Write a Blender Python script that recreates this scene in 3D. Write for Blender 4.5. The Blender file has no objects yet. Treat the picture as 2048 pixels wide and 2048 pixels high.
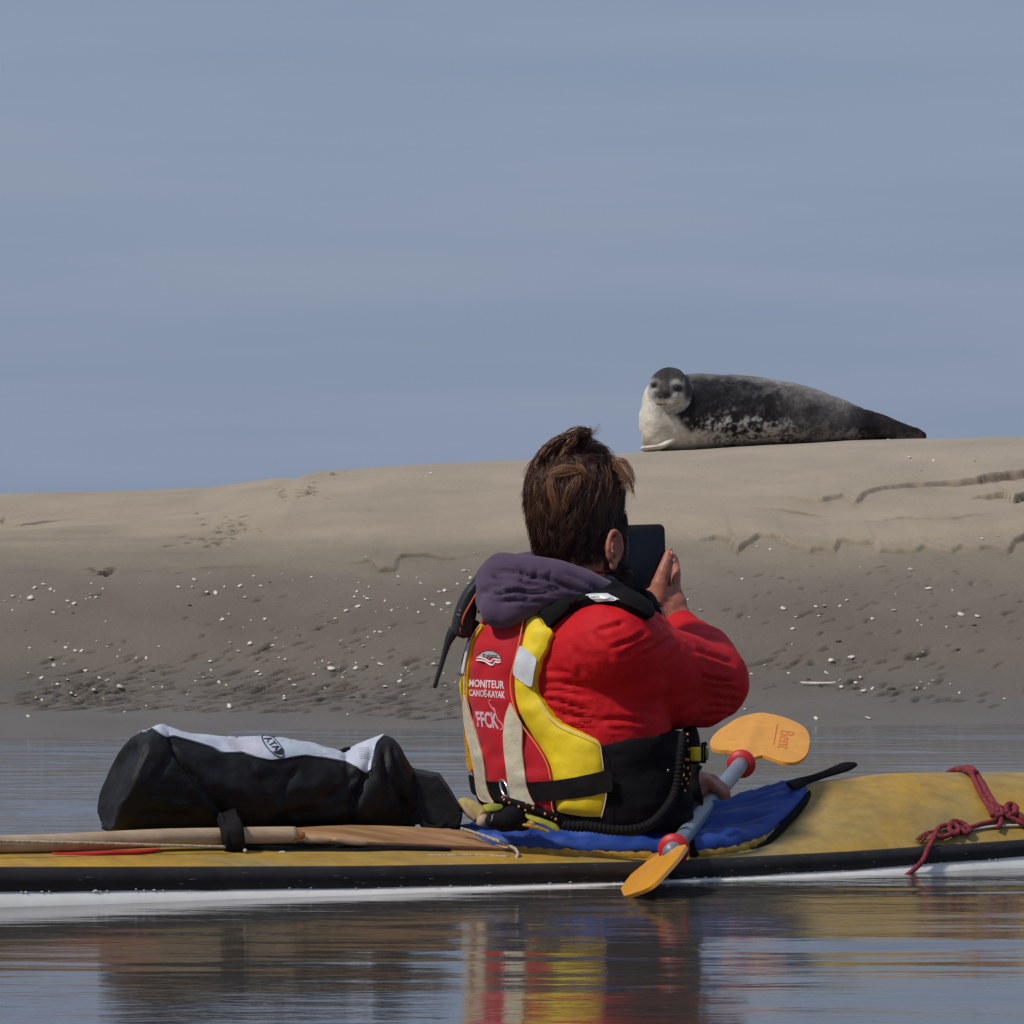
import bpy, bmesh, math, random
import numpy as np
from mathutils import Vector, Matrix, noise as mnoise
from mathutils.bvhtree import BVHTree
from mathutils.geometry import delaunay_2d_cdt

random.seed(4)
RNG = np.random.default_rng(4)
scene = bpy.context.scene
COL = scene.collection

# ------------------------------------------------------------------ camera, sky, sun, exposure
CAM_H = 0.72
cam_d = bpy.data.cameras.new("camera")
cam_d.sensor_width = 36.0
cam_d.lens = 36.0 * 11000.0 / 2048.0
cam_d.shift_y = -24.0 / 2048.0
cam_d.clip_start = 0.1
cam_d.clip_end = 6000.0
cam = bpy.data.objects.new("camera", cam_d)
cam.location = (0, 0, CAM_H)
cam.rotation_euler = (math.radians(90), 0, 0)
COL.objects.link(cam)
scene.camera = cam

SUN_EL = math.radians(50)
SUN_AZ = math.radians(-124)         # measured from +Y towards +X: the sun stands behind the camera's left shoulder
sun_vec = Vector((math.sin(SUN_AZ) * math.cos(SUN_EL), math.cos(SUN_AZ) * math.cos(SUN_EL), math.sin(SUN_EL)))
sd = bpy.data.lights.new("sun", "SUN")
sd.energy = 3.0
sd.angle = math.radians(5)
sd.color = (1.0, 0.94, 0.86)
sun = bpy.data.objects.new("sun", sd)
sun.rotation_euler = (-sun_vec).to_track_quat('-Z', 'Y').to_euler()
sun.location = (0, 0, 30)
COL.objects.link(sun)

world = bpy.data.worlds.new("World")
scene.world = world
world.use_nodes = True
wn, wl = world.node_tree.nodes, world.node_tree.links
wn.clear()
wo = wn.new("ShaderNodeOutputWorld")
sky = wn.new("ShaderNodeTexSky")
sky.sky_type = 'NISHITA'
sky.sun_disc = False
sky.sun_elevation = SUN_EL
sky.sun_rotation = SUN_AZ
sky.air_density = 1.0
sky.dust_density = 1.5
bg1 = wn.new("ShaderNodeBackground"); bg1.inputs[1].default_value = 0.055
wl.new(sky.outputs[0], bg1.inputs[0])
# thin veil of high cloud over the whole sky, faint stretched streaks
tc = wn.new("ShaderNodeTexCoord")
mp = wn.new("ShaderNodeMapping"); mp.inputs['Scale'].default_value = (4.0, 4.0, 42.0); mp.inputs['Rotation'].default_value = (0.0, 0.035, 0.0)
wl.new(tc.outputs['Generated'], mp.inputs[0])
nz = wn.new("ShaderNodeTexNoise"); nz.inputs['Scale'].default_value = 1.6; nz.inputs['Detail'].default_value = 5.0; nz.inputs['Roughness'].default_value = 0.55
wl.new(mp.outputs[0], nz.inputs['Vector'])
cr = wn.new("ShaderNodeValToRGB")
cr.color_ramp.elements[0].position = 0.3; cr.color_ramp.elements[0].color = (0.236, 0.308, 0.455, 1)
cr.color_ramp.elements[1].position = 0.72; cr.color_ramp.elements[1].color = (0.282, 0.343, 0.468, 1)
wl.new(nz.outputs['Fac'], cr.inputs[0])
bg2 = wn.new("ShaderNodeBackground"); bg2.inputs[1].default_value = 1.0
wl.new(cr.outputs[0], bg2.inputs[0])
mx = wn.new("ShaderNodeMixShader"); mx.inputs[0].default_value = 0.82
wl.new(bg1.outputs[0], mx.inputs[1]); wl.new(bg2.outputs[0], mx.inputs[2]); wl.new(mx.outputs[0], wo.inputs[0])

scene.view_settings.view_transform = 'Standard'
scene.view_settings.look = 'None'
scene.view_settings.exposure = 0.0
scene.view_settings.gamma = 1.0
scene.view_settings.use_curve_mapping = False

# ------------------------------------------------------------------ helpers
def P(px, py, Y):
    """the place at distance Y that the photograph shows at (px, py)"""
    return np.array(((px - 1024.0) / 11000.0 * Y, Y, CAM_H + (1000.0 - py) / 11000.0 * Y))

def tag(o, label=None, cat=None, group=None, kind=None):
    if label: o['label'] = label
    if cat: o['category'] = cat
    if group: o['group'] = group
    if kind: o['kind'] = kind
    return o

def empty(name, loc, label=None, cat=None, group=None):
    o = bpy.data.objects.new(name, None)
    o.location = Vector(loc); o.empty_display_size = 0.05
    COL.objects.link(o)
    return tag(o, label, cat, group)

def base_of(parent):
    v = Vector((0, 0, 0))
    while parent is not None:
        v += parent.location; parent = parent.parent
    return np.array(v)

def mesh_obj(name, V, F, mat, parent=None, smooth=True, origin=None, cols=None):
    """V in world coordinates; the object's origin is its parent's place or `origin`"""
    V = np.asarray(V, dtype=np.float64).reshape(-1, 3)
    off = base_of(parent) if parent is not None else (np.array(origin, dtype=float) if origin is not None else np.zeros(3))
    me = bpy.data.meshes.new(name)
    if isinstance(F, np.ndarray) and F.ndim == 2:
        n, k = F.shape
        me.vertices.add(len(V)); me.vertices.foreach_set("co", (V - off).astype(np.float32).ravel())
        me.loops.add(n * k); me.loops.foreach_set("vertex_index", F.astype(np.int32).ravel())
        me.polygons.add(n); me.polygons.foreach_set("loop_start", np.arange(0, n * k, k, dtype=np.int32))
        me.update(calc_edges=True)
    else:
        me.from_pydata([tuple(v) for v in (V - off)], [], [tuple(int(i) for i in f) for f in F])
        me.update()
    me.validate()
    if smooth: me.polygons.foreach_set("use_smooth", np.ones(len(me.polygons), dtype=bool))
    if cols is not None:
        a = me.color_attributes.new("coat", 'FLOAT_COLOR', 'POINT')
        c = np.ones((len(V), 4), dtype=np.float32); c[:, :3] = cols
        a.data.foreach_set("color", c.ravel())
    if mat: me.materials.append(mat)
    o = bpy.data.objects.new(name, me)
    COL.objects.link(o)
    if parent is not None: o.parent = parent
    else: o.location = Vector(off)
    return o

class MB:
    def __init__(s): s.V = []; s.F = []
    def add(s, V, F):
        b = sum(len(v) for v in s.V)
        s.V.append(np.asarray(V, dtype=float).reshape(-1, 3)); s.F += [tuple(int(i) + b for i in f) for f in F]
        return s
    def verts(s): return np.concatenate(s.V)
    def build(s, name, mat, parent=None, **k): return mesh_obj(name, s.verts(), s.F, mat, parent, **k)

def unit(v):
    v = np.asarray(v, dtype=float); return v / max(1e-9, np.linalg.norm(v))

def smooth_path(pts, n=6):
    pts = [np.asarray(p, dtype=float) for p in pts]
    if len(pts) < 3: return np.array([pts[0] + (pts[-1] - pts[0]) * k / n for k in range(n + 1)])
    out = []
    for i in range(len(pts) - 1):
        p0 = pts[max(0, i - 1)]; p1 = pts[i]; p2 = pts[i + 1]; p3 = pts[min(len(pts) - 1, i + 2)]
        for k in range(n):
            t = k / n
            out.append(0.5 * ((2 * p1) + (-p0 + p2) * t + (2 * p0 - 5 * p1 + 4 * p2 - p3) * t * t + (-p0 + 3 * p1 - 3 * p2 + p3) * t ** 3))
    out.append(pts[-1])
    return np.array(out)

def tube(path, r, n=8, flat=None, flatdir=None, closed=False, cap=True):
    """tube along a path; r may vary; flat squashes across flatdir"""
    path = np.asarray(path, dtype=float); m = len(path)
    r = np.full(m, r) if np.isscalar(r) else np.interp(np.linspace(0, 1, m), np.linspace(0, 1, len(r)), r)
    T = np.gradient(path, axis=0) if not closed else (np.roll(path, -1, 0) - np.roll(path, 1, 0))
    T /= np.linalg.norm(T, axis=1)[:, None] + 1e-12
    u = np.asarray(flatdir, dtype=float) if flatdir is not None else (np.array((0, 0, 1.0)) if abs(T[0][2]) < 0.9 else np.array((1.0, 0, 0)))
    V = []
    for i in range(m):
        if flatdir is not None: u = np.asarray(flatdir, dtype=float)
        u = u - T[i] * np.dot(u, T[i]); u = unit(u); w = np.cross(T[i], u)
        for k in range(n):
            a = 2 * math.pi * k / n
            V.append(path[i] + r[i] * (math.cos(a) * u * (flat if flat else 1.0) + math.sin(a) * w))
    F = []
    mm = m if closed else m - 1
    for i in range(mm):
        j = (i + 1) % m
        for k in range(n):
            F.append((i * n + k, i * n + (k + 1) % n, j * n + (k + 1) % n, j * n + k))
    if cap and not closed:
        F.append(tuple(range(n - 1, -1, -1))); F.append(tuple((m - 1) * n + k for k in range(n)))
    return V, F

def ball(c, r, nu=16, nv=10, rot=None):
    r = np.array((r, r, r)) if np.isscalar(r) else np.array(r)
    V = [(0, 0, 1)]
    for i in range(1, nv):
        for k in range(nu):
            a = math.pi * i / nv; b = 2 * math.pi * k / nu
            V.append((math.sin(a) * math.cos(b), math.sin(a) * math.sin(b), math.cos(a)))
    V.append((0, 0, -1))
    V = np.array(V) * r
    if rot is not None: V = V @ np.array(rot)        # rows of rot are the three axes
    V = V + np.asarray(c)
    F = [(0, 1 + k, 1 + (k + 1) % nu) for k in range(nu)]
    for i in range(nv - 2):
        for k in range(nu):
            a = 1 + i * nu; b = a + nu
            F.append((a + k, b + k, b + (k + 1) % nu, a + (k + 1) % nu))
    L = len(V) - 1; a = 1 + (nv - 2) * nu
    F += [(L, a + (k + 1) % nu, a + k) for k in range(nu)]
    return V, F

def chain(mb, pts, n=16):
    """tapered limbs: list of (centre, radius) merged later by a voxel remesh"""
    for (a, ra), (b, rb) in zip(pts[:-1], pts[1:]):
        mb.add(*tube(np.array([np.asarray(a), np.asarray(b)]), [ra, rb], n))
    for a, ra in pts: mb.add(*ball(a, ra, 16, 10))

def loft(sections, n=32, cap=True, expo=2.0):
    """sections: (centre, axis_u, axis_v) -> closed surface"""
    V = []
    for c, u, v in sections:
        for k in range(n):
            a = 2 * math.pi * k / n; ca, sa = math.cos(a), math.sin(a)
            e = 2.0 / expo
            V.append(np.asarray(c) + np.asarray(u) * math.copysign(abs(ca) ** e, ca) + np.asarray(v) * math.copysign(abs(sa) ** e, sa))
    F = []
    m = len(sections)
    for i in range(m - 1):
        for k in range(n):
            F.append((i * n + k, i * n + (k + 1) % n, (i + 1) * n + (k + 1) % n, (i + 1) * n + k))
    if cap:
        V.append(np.asarray(sections[0][0])); V.append(np.asarray(sections[-1][0]))
        a, b = len(V) - 2, len(V) - 1
        F += [(a, (k + 1) % n, k) for k in range(n)]
        F += [(b, (m - 1) * n + k, (m - 1) * n + (k + 1) % n) for k in range(n)]
    return V, F

def remesh(mb, voxel, smooth=4, factor=0.5):
    """union of everything in the builder as one continuous surface; returns V, F"""
    me = bpy.data.meshes.new("tmp"); me.from_pydata([tuple(v) for v in mb.verts()], [], mb.F); me.update()
    o = bpy.data.objects.new("tmp", me); COL.objects.link(o)
    m = o.modifiers.new("r", 'REMESH'); m.mode = 'VOXEL'; m.voxel_size = voxel; m.adaptivity = 0.0
    if smooth:
        s = o.modifiers.new("s", 'SMOOTH'); s.factor = factor; s.iterations = smooth
    dg = bpy.context.evaluated_depsgraph_get(); dg.update()
    e = o.evaluated_get(dg).to_mesh()
    V = np.zeros(len(e.vertices) * 3); e.vertices.foreach_get("co", V); V = V.reshape(-1, 3)
    F = [tuple(p.vertices) for p in e.polygons]
    bpy.data.objects.remove(o); bpy.data.meshes.remove(me)
    return V, F

def vnormals(V, F):
    V = np.asarray(V); N = np.zeros_like(V)
    q = np.array([f if len(f) == 4 else (f[0], f[1], f[2], f[2]) for f in F if len(f) in (3, 4)])
    n = np.cross(V[q[:, 2]] - V[q[:, 0]], V[q[:, 3]] - V[q[:, 1]])
    for k in range(4): np.add.at(N, q[:, k], n)
    return N / (np.linalg.norm(N, axis=1)[:, None] + 1e-12)

_L = RNG.random((64, 64, 64)) * 2 - 1
def vnoise(X, seed=0):
    """smooth value noise, X is (n,2) or (n,3) -> (n,) in -1..1"""
    X = np.asarray(X, dtype=float)
    if X.shape[1] == 2: X = np.column_stack((X, np.full(len(X), 7.3 + seed)))
    X = X + np.array((13.7, 5.1, 9.9)) * seed
    I = np.floor(X).astype(int); f = X - I; f = f * f * (3 - 2 * f); I = I % 64
    J = (I + 1) % 64
    r = 0
    for a in (0, 1):
        for b in (0, 1):
            for c in (0, 1):
                w = (f[:, 0] if a else 1 - f[:, 0]) * (f[:, 1] if b else 1 - f[:, 1]) * (f[:, 2] if c else 1 - f[:, 2])
                r = r + w * _L[J[:, 0] if a else I[:, 0], J[:, 1] if b else I[:, 1], J[:, 2] if c else I[:, 2]]
    return r
def fbm(X, seed=0, oct=4, gain=0.5):
    s = 0; a = 1.0; X = np.asarray(X, dtype=float)
    for k in range(oct):
        s = s + a * vnoise(X, seed + k * 3.1); X = X * 2.03; a *= gain
    return s
def sstep(a, b, x):
    t = np.clip((x - a) / (b - a), 0, 1); return t * t * (3 - 2 * t)

def bvh_of(V, F, closed=True):
    V = np.asarray(V); F = [tuple(f) for f in F]
    if closed:
        t = np.array([(f[0], f[k], f[k + 1]) for f in F for k in range(1, len(f) - 1)])
        c = V - V.mean(0)
        if np.einsum('ij,ij->i', c[t[:, 0]], np.cross(c[t[:, 1]], c[t[:, 2]])).sum() < 0: F = [f[::-1] for f in F]
    else:
        t = np.array([(f[0], f[k], f[k + 1]) for f in F for k in range(1, len(f) - 1)])
        if np.cross(V[t[:, 1]] - V[t[:, 0]], V[t[:, 2]] - V[t[:, 0]])[:, 2].sum() < 0: F = [f[::-1] for f in F]
    return BVHTree.FromPolygons([tuple(v) for v in V], F)
CO = Vector((0, 0, CAM_H))
def cast(bvh, px, py):
    d = Vector(((px - 1024) / 11000, 1.0, (1000 - py) / 11000)).normalized()
    h = bvh.ray_cast(CO, d)
    if h[0] is None:
        # just outside the outline: the nearest place on the surface to that line of sight
        best = None
        for k in range(6):
            q = CO + d * (10.35 if best is None else (best[0] - CO).dot(d))
            best = bvh.find_nearest(q)
        h = best
    return np.array(h[0]), np.array(h[1])
def cast_in(bvh, px, py, cx, cy):
    """as cast, but a line of sight that misses slides in towards (cx, cy) until it meets the surface"""
    for t in list(np.linspace(0, 0.12, 25)) + list(np.linspace(0.14, 0.9, 20)):
        x, y = px + (cx - px) * t, py + (cy - py) * t
        d = Vector(((x - 1024) / 11000, 1.0, (1000 - y) / 11000)).normalized(); h = bvh.ray_cast(CO, d)
        if h[0] is not None: return np.array(h[0]), np.array(h[1])
    return cast(bvh, px, py)
def castdir(bvh, px, py, off):
    p, n = cast(bvh, px, py)
    if np.dot(n, unit(p - np.array((0, 0, CAM_H)))) > 0.4: n = -n
    return p + n * off

def polydist(q, poly):
    """distance of points q (n,2) to a closed outline"""
    d = np.full(len(q), 1e9)
    for a, b in zip(poly, np.roll(poly, -1, 0)):
        ab = b - a; t = np.clip(((q - a) @ ab) / (ab @ ab + 1e-9), 0, 1)
        d = np.minimum(d, np.linalg.norm(q - (a + t[:, None] * ab), axis=1))
    return d
def inside(q, poly):
    r = np.zeros(len(q), dtype=bool)
    for a, b in zip(poly, np.roll(poly, -1, 0)):
        c = ((a[1] > q[:, 1]) != (b[1] > q[:, 1]))
        x = (b[0] - a[0]) * (q[:, 1] - a[1]) / (b[1] - a[1] + 1e-12) + a[0]
        r ^= c & (q[:, 0] < x)
    return r
def densify(poly, step, curve=True):
    poly = np.array(poly, dtype=float)
    out = []
    for a, b in zip(poly, np.roll(poly, -1, 0)):
        m = max(1, int(np.linalg.norm(b - a) / step))
        for k in range(m): out.append(a + (b - a) * k / m)
    out = np.array(out)
    if curve:
        for _ in range(2): out = (np.roll(out, 1, 0) + 2 * out + np.roll(out, -1, 0)) / 4
    return out
def fill2d(poly, step):
    """triangulate an outline with interior points; returns pts2d, tris, number of border points"""
    lo, hi = poly.min(0), poly.max(0)
    gx, gy = np.meshgrid(np.arange(lo[0], hi[0], step), np.arange(lo[1], hi[1], step))
    g = np.column_stack((gx.ravel(), gy.ravel()))
    g[:, 0] += (np.round((g[:, 1] - lo[1]) / step).astype(int) % 2) * step * 0.5
    g = g[inside(g, poly)]
    if len(g): g = g[polydist(g, poly) > step * 0.55]
    pts = [Vector(p) for p in poly] + [Vector(p) for p in g]
    nb = len(poly)
    v, e, f, ov, oe, of = delaunay_2d_cdt(pts, [], [list(range(nb))], 1, 1e-6)
    return np.array([tuple(p) for p in v]), [tuple(t) for t in f], nb

def patch(name, bvh, poly, mat, parent, thick=0.004, off=0.0, step=6.0, puff=0.0, puffpx=14.0, curve=True, dense=None, rough=0.0, ret=False, seed=1, down=None):
    """a piece of cloth or foam laid on a surface: its outline is given as the photograph shows it, it has real thickness"""
    pl = densify(poly, dense or step, curve)
    q, T, nb = fill2d(pl, step)
    d = polydist(q, pl)
    h = puff * (1 - np.exp(-d / puffpx))
    if rough: h = h + rough * vnoise(q / 22.0, seed) * (1 - np.exp(-d / 6.0))
    A = []; B = []
    cx_, cy_ = (q.mean(0) if down is None else (0, 0))
    for (x, y), hh in zip(q, h):
        p, n = cast_in(bvh, x, y, cx_, cy_) if down is None else cast_in(bvh, x, y, x, y + down)
        if np.dot(n, unit(p - np.array((0, 0, CAM_H)))) > 0.4: n = -n
        A.append(p + n * (off + thick + hh)); B.append(p + n * off)
    # which points are on the rim: those used by an edge with one face
    cnt = {}
    for t in T:
        for a, b in ((t[0], t[1]), (t[1], t[2]), (t[2], t[0])):
            cnt[(a, b)] = 1
    m = len(A); F = [tuple(t) for t in T] + [tuple(i + m for i in reversed(t)) for t in T]
    for (a, b) in list(cnt):
        if (b, a) not in cnt: F.append((b, a, a + m, b + m))
    V = np.array(A + B)
    # face the camera side outwards
    t = T[len(T) // 2]; nn = np.cross(V[t[1]] - V[t[0]], V[t[2]] - V[t[0]])
    if np.dot(nn, V[t[0]] - np.array((0, 0, CAM_H))) > 0: F = [tuple(reversed(f)) for f in F]
    o = mesh_obj(name, V, F, mat, parent)
    shade_auto(o)
    if ret: return o, bvh_of(V, F)
    return o

def shade_auto(o, ang=35):
    me = o.data
    me.polygons.foreach_set("use_smooth", np.ones(len(me.polygons), dtype=bool))
    bm = bmesh.new(); bm.from_mesh(me)
    c = math.radians(ang)
    for e in bm.edges:
        if len(e.link_faces) == 2 and e.calc_face_angle(0) > c: e.smooth = False
    bm.to_mesh(me); bm.free()

def line_on(bvh, pts, off, n=5):
    pts = smooth_path([np.array((x, y, 0.0)) for x, y in pts], n)
    return np.array([castdir(bvh, x, y, off) for x, y, _ in pts])

# ------------------------------------------------------------------ materials
def mat(name, col, rough=0.6, col2=None, scale=8.0, bump=0.0, bscale=60.0, metal=0.0, sheen=0.0, spec=0.5, detail=6.0, coat=0.0, sss=0.0,
        attr=None, mapscale=(1, 1, 1), lo=0.35, hi=0.65, bdist=0.002, trans=0.0, rot=0.0, grime=0.0, gscale=25.0):
    m = bpy.data.materials.new(name); m.use_nodes = True
    nt = m.node_tree; N, L = nt.nodes, nt.links
    b = N["Principled BSDF"]
    b.inputs['Base Color'].default_value = (*col, 1); b.inputs['Roughness'].default_value = rough
    b.inputs['Metallic'].default_value = metal; b.inputs['Specular IOR Level'].default_value = spec
    b.inputs['Sheen Weight'].default_value = sheen; b.inputs['Coat Weight'].default_value = coat
    b.inputs['Subsurface Weight'].default_value = sss; b.inputs['Transmission Weight'].default_value = trans
    if sss: b.inputs['Subsurface Scale'].default_value = 0.012; b.inputs['Subsurface Radius'].default_value = (1.0, 0.3, 0.15)
    t = N.new("ShaderNodeTexCoord"); mpn = N.new("ShaderNodeMapping"); mpn.inputs['Scale'].default_value = mapscale; mpn.inputs['Rotation'].default_value = (0, 0, math.radians(rot))
    L.new(t.outputs['Object'], mpn.inputs[0])
    if attr:
        a = N.new("ShaderNodeAttribute"); a.attribute_name = attr
        L.new(a.outputs['Color'], b.inputs['Base Color'])
    elif col2 is not None:
        nz = N.new("ShaderNodeTexNoise"); nz.inputs['Scale'].default_value = scale; nz.inputs['Detail'].default_value = detail; nz.inputs['Roughness'].default_value = 0.6
        L.new(mpn.outputs[0], nz.inputs['Vector'])
        r = N.new("ShaderNodeValToRGB"); r.color_ramp.elements[0].position = lo; r.color_ramp.elements[1].position = hi
        r.color_ramp.elements[0].color = (*col, 1); r.color_ramp.elements[1].color = (*col2, 1)
        L.new(nz.outputs['Fac'], r.inputs[0]); L.new(r.outputs[0], b.inputs['Base Color'])
    if grime and not attr:      # worn, dusty and salt-stained patches of the thing itself
        g1 = N.new("ShaderNodeTexNoise"); g1.inputs['Scale'].default_value = gscale; g1.inputs['Detail'].default_value = 9.0; g1.inputs['Roughness'].default_value = 0.72
        L.new(mpn.outputs[0], g1.inputs['Vector'])
        gr = N.new("ShaderNodeMapRange"); gr.inputs[1].default_value = 0.30; gr.inputs[2].default_value = 0.72; gr.inputs[3].default_value = 1 - grime; gr.inputs[4].default_value = 1 + grime * 0.8
        L.new(g1.outputs['Fac'], gr.inputs[0])
        vs_ = N.new("ShaderNodeVectorMath"); vs_.operation = 'SCALE'; L.new(gr.outputs[0], vs_.inputs['Scale'])
        if b.inputs['Base Color'].links: L.new(b.inputs['Base Color'].links[0].from_socket, vs_.inputs[0])
        else: vs_.inputs[0].default_value = col
        L.new(vs_.outputs[0], b.inputs['Base Color'])
    if bump:
        n2 = N.new("ShaderNodeTexNoise"); n2.inputs['Scale'].default_value = bscale; n2.inputs['Detail'].default_value = 4.0
        L.new(mpn.outputs[0], n2.inputs['Vector'])
        bp = N.new("ShaderNodeBump"); bp.inputs['Strength'].default_value = bump; bp.inputs['Distance'].default_value = bdist
        L.new(n2.outputs['Fac'], bp.inputs['Height']); L.new(bp.outputs[0], b.inputs['Normal'])
    return m

M = {}
M['red_nylon'] = mat("red_nylon", (0.54, 0.003, 0.009), 0.75, (0.46, 0.003, 0.008), 9, 0.7, 46, sheen=0.0, bdist=0.004, grime=0.12, gscale=14, spec=0.3)
M['red_panel'] = mat("red_panel", (0.50, 0.005, 0.016), 0.7, (0.43, 0.004, 0.014), 14, 0.25, 300, sheen=0.1, bdist=0.001, spec=0.3)
M['yellow_panel'] = mat("yellow_panel", (0.84, 0.62, 0.015), 0.6, (0.72, 0.52, 0.015), 16, 0.5, 34, bdist=0.003, spec=0.35, grime=0.10, gscale=18)
M['cream'] = mat("cream_webbing", (0.62, 0.56, 0.40), 0.7, (0.48, 0.44, 0.33), 26, 0.6, 70, bdist=0.003)
M['silver'] = mat("silver_reflective", (0.62, 0.64, 0.66), 0.35, (0.50, 0.53, 0.56), 40, 0.5, 60, bdist=0.002, spec=0.8)
M['black_cloth'] = mat("black_cloth", (0.0055, 0.005, 0.006), 0.85, (0.009, 0.008, 0.009), 12, 0.5, 60, bdist=0.003, spec=0.12)
M['black_web'] = mat("black_webbing", (0.006, 0.0052, 0.006), 0.8, (0.010, 0.008, 0.009), 60, 0.4, 400, bdist=0.001, spec=0.15)
M['piping'] = mat("orange_piping", (0.85, 0.30, 0.05), 0.6)
M['piping_pale'] = mat("pale_piping", (0.85, 0.42, 0.30), 0.6)
M['print_white'] = mat("print_white", (0.80, 0.62, 0.62), 0.7)
M['print_lilac'] = mat("print_lilac", (0.62, 0.42, 0.48), 0.7)
M['print_pink'] = mat("print_pink", (0.80, 0.30, 0.32), 0.7)
M['print_dark'] = mat("print_dark", (0.05, 0.03, 0.035), 0.7)
M['print_grey'] = mat("print_grey", (0.42, 0.38, 0.38), 0.7)
M['hood'] = mat("purple_fleece", (0.088, 0.058, 0.105), 0.9, (0.070, 0.047, 0.085), 30, 0.5, 420, sheen=0.15, bdist=0.0015, spec=0.2)
M['skin'] = mat("skin", (0.40, 0.155, 0.095), 0.5, (0.33, 0.115, 0.075), 40, 0.3, 260, sss=0.2, bdist=0.0008, spec=0.4)
M['hair_base'] = mat("hair_base", (0.018, 0.009, 0.006), 0.7)
M['hair'] = mat("hair_strands", (0.05, 0.02, 0.01), 0.42, attr="coat", spec=0.6)
M['phone'] = mat("phone_case", (0.006, 0.006, 0.006), 0.6, spec=0.25)
M['glass'] = mat("phone_glass", (0.004, 0.006, 0.013), 0.25, spec=0.3)
M['radio'] = mat("radio_plastic", (0.008, 0.009, 0.010), 0.5, bump=0.1, bscale=300)
M['radio_orange'] = mat("orange_cord", (0.60, 0.10, 0.02), 0.5)
M['deck'] = mat("yellow_fibreglass", (0.46, 0.255, 0.018), 0.5, (0.26, 0.20, 0.080), 4.5, 0.15, 30, lo=0.32, hi=0.68, detail=9, spec=0.35, grime=0.28, gscale=22)
M['hull'] = mat("white_gelcoat", (0.80, 0.78, 0.74), 0.45, (0.74, 0.72, 0.68), 14, grime=0.08, gscale=30)
M['band'] = mat("black_tape", (0.008, 0.007, 0.008), 0.7, (0.020, 0.017, 0.018), 18, 0.4, 70, bdist=0.002)
M['scuff'] = mat("scuffed_paint", (0.16, 0.155, 0.155), 0.7)
M['blue'] = mat("blue_nylon", (0.014, 0.058, 0.30), 0.6, (0.010, 0.042, 0.22), 14, 0.5, 30, bdist=0.004, spec=0.4)
M['gold'] = mat("yellow_frill", (0.42, 0.25, 0.02), 0.5, (0.30, 0.17, 0.015), 40, 0.6, 90, bdist=0.003)
M['navy'] = mat("navy_cloth", (0.014, 0.018, 0.075), 0.7)
M['orange_blade'] = mat("orange_blade", (0.74, 0.32, 0.02), 0.38, (0.68, 0.30, 0.035), 5, spec=0.4, sss=0.0, grime=0.16, gscale=30)
M['shaft'] = mat("grey_shaft", (0.17, 0.21, 0.26), 0.4, (0.14, 0.17, 0.21), 12)
M['ring'] = mat("red_rubber", (0.45, 0.008, 0.012), 0.5)
M['blade_print'] = mat("blade_print", (0.58, 0.12, 0.035), 0.5, (0.66, 0.22, 0.035), 60)
M['wood'] = mat("pale_wood", (0.46, 0.34, 0.23), 0.6, (0.36, 0.25, 0.15), 2.5, 0.3, 30, mapscale=(1, 14, 14), rot=-29, bdist=0.002, grime=0.2, gscale=6)
M['wood_blade'] = mat("blade_wood", (0.40, 0.23, 0.11), 0.65, (0.24, 0.115, 0.045), 2.2, 0.3, 26, mapscale=(1, 14, 14), rot=-29, bdist=0.002, grime=0.25, gscale=6)
M['wood_orange'] = mat("varnished_wood", (0.36, 0.17, 0.05), 0.5, (0.32, 0.12, 0.03), 9)
M['worn_wood'] = mat("worn_wood", (0.48, 0.34, 0.22), 0.7, (0.33, 0.20, 0.12), 18)
M['red_wood'] = mat("red_brown_wood", (0.14, 0.045, 0.02), 0.6, (0.10, 0.03, 0.016), 12)
M['bag_black'] = mat("black_tarpaulin", (0.0085, 0.0085, 0.010), 0.62, (0.0055, 0.0055, 0.0065), 5, 0.8, 17, bdist=0.010, spec=0.28)
M['bag_white'] = mat("white_tarpaulin", (0.50, 0.54, 0.62), 0.5, (0.43, 0.45, 0.53), 5, 0.2, 14, bdist=0.004)
M['ink'] = mat("navy_ink", (0.015, 0.012, 0.025), 0.5)
M['cord'] = mat("beige_cord", (0.50, 0.42, 0.30), 0.8, (0.28, 0.23, 0.17), 220, lo=0.45, hi=0.55)
M['white_cord'] = mat("white_cord", (0.60, 0.56, 0.50), 0.8, (0.42, 0.38, 0.33), 180)
M['red_rope'] = mat("red_rope", (0.25, 0.026, 0.036), 0.85, (0.13, 0.012, 0.018), 160, 0.8, 320, lo=0.42, hi=0.58, bdist=0.003)
M['red_flat'] = mat("red_flat", (0.50, 0.012, 0.01), 0.5)
M['lime'] = mat("lime_webbing", (0.33, 0.33, 0.03), 0.8, (0.18, 0.19, 0.02), 40, 0.4, 200)
M['foam'] = mat("cream_yellow_foam", (0.44, 0.36, 0.13), 0.8, (0.27, 0.19, 0.06), 22, 0.5, 60)
M['fleck'] = mat("orange_fleck", (0.75, 0.26, 0.09), 0.6)
M['steel'] = mat("steel", (0.75, 0.75, 0.75), 0.18, metal=1.0)
M['seal'] = mat("seal_coat", (0.2, 0.2, 0.2), 0.62, attr="coat", bump=0.5, bscale=110, bdist=0.004, spec=0.14)
M['seal_eye'] = mat("seal_eye", (0.006, 0.005, 0.006), 0.12)
M['seal_nose'] = mat("seal_nose", (0.012, 0.010, 0.011), 0.35)
M['nail'] = mat("nail", (0.55, 0.30, 0.24), 0.3)
M['whisker'] = mat("whisker", (0.5, 0.47, 0.42), 0.5)
M['shell'] = mat("shell_white", (0.74, 0.69, 0.60), 0.5, (0.52, 0.46, 0.37), 4, 0.4, 200)
M['shell_grey'] = mat("shell_grey", (0.42, 0.38, 0.33), 0.5, (0.30, 0.27, 0.23), 30, 0.4, 200)
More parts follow.
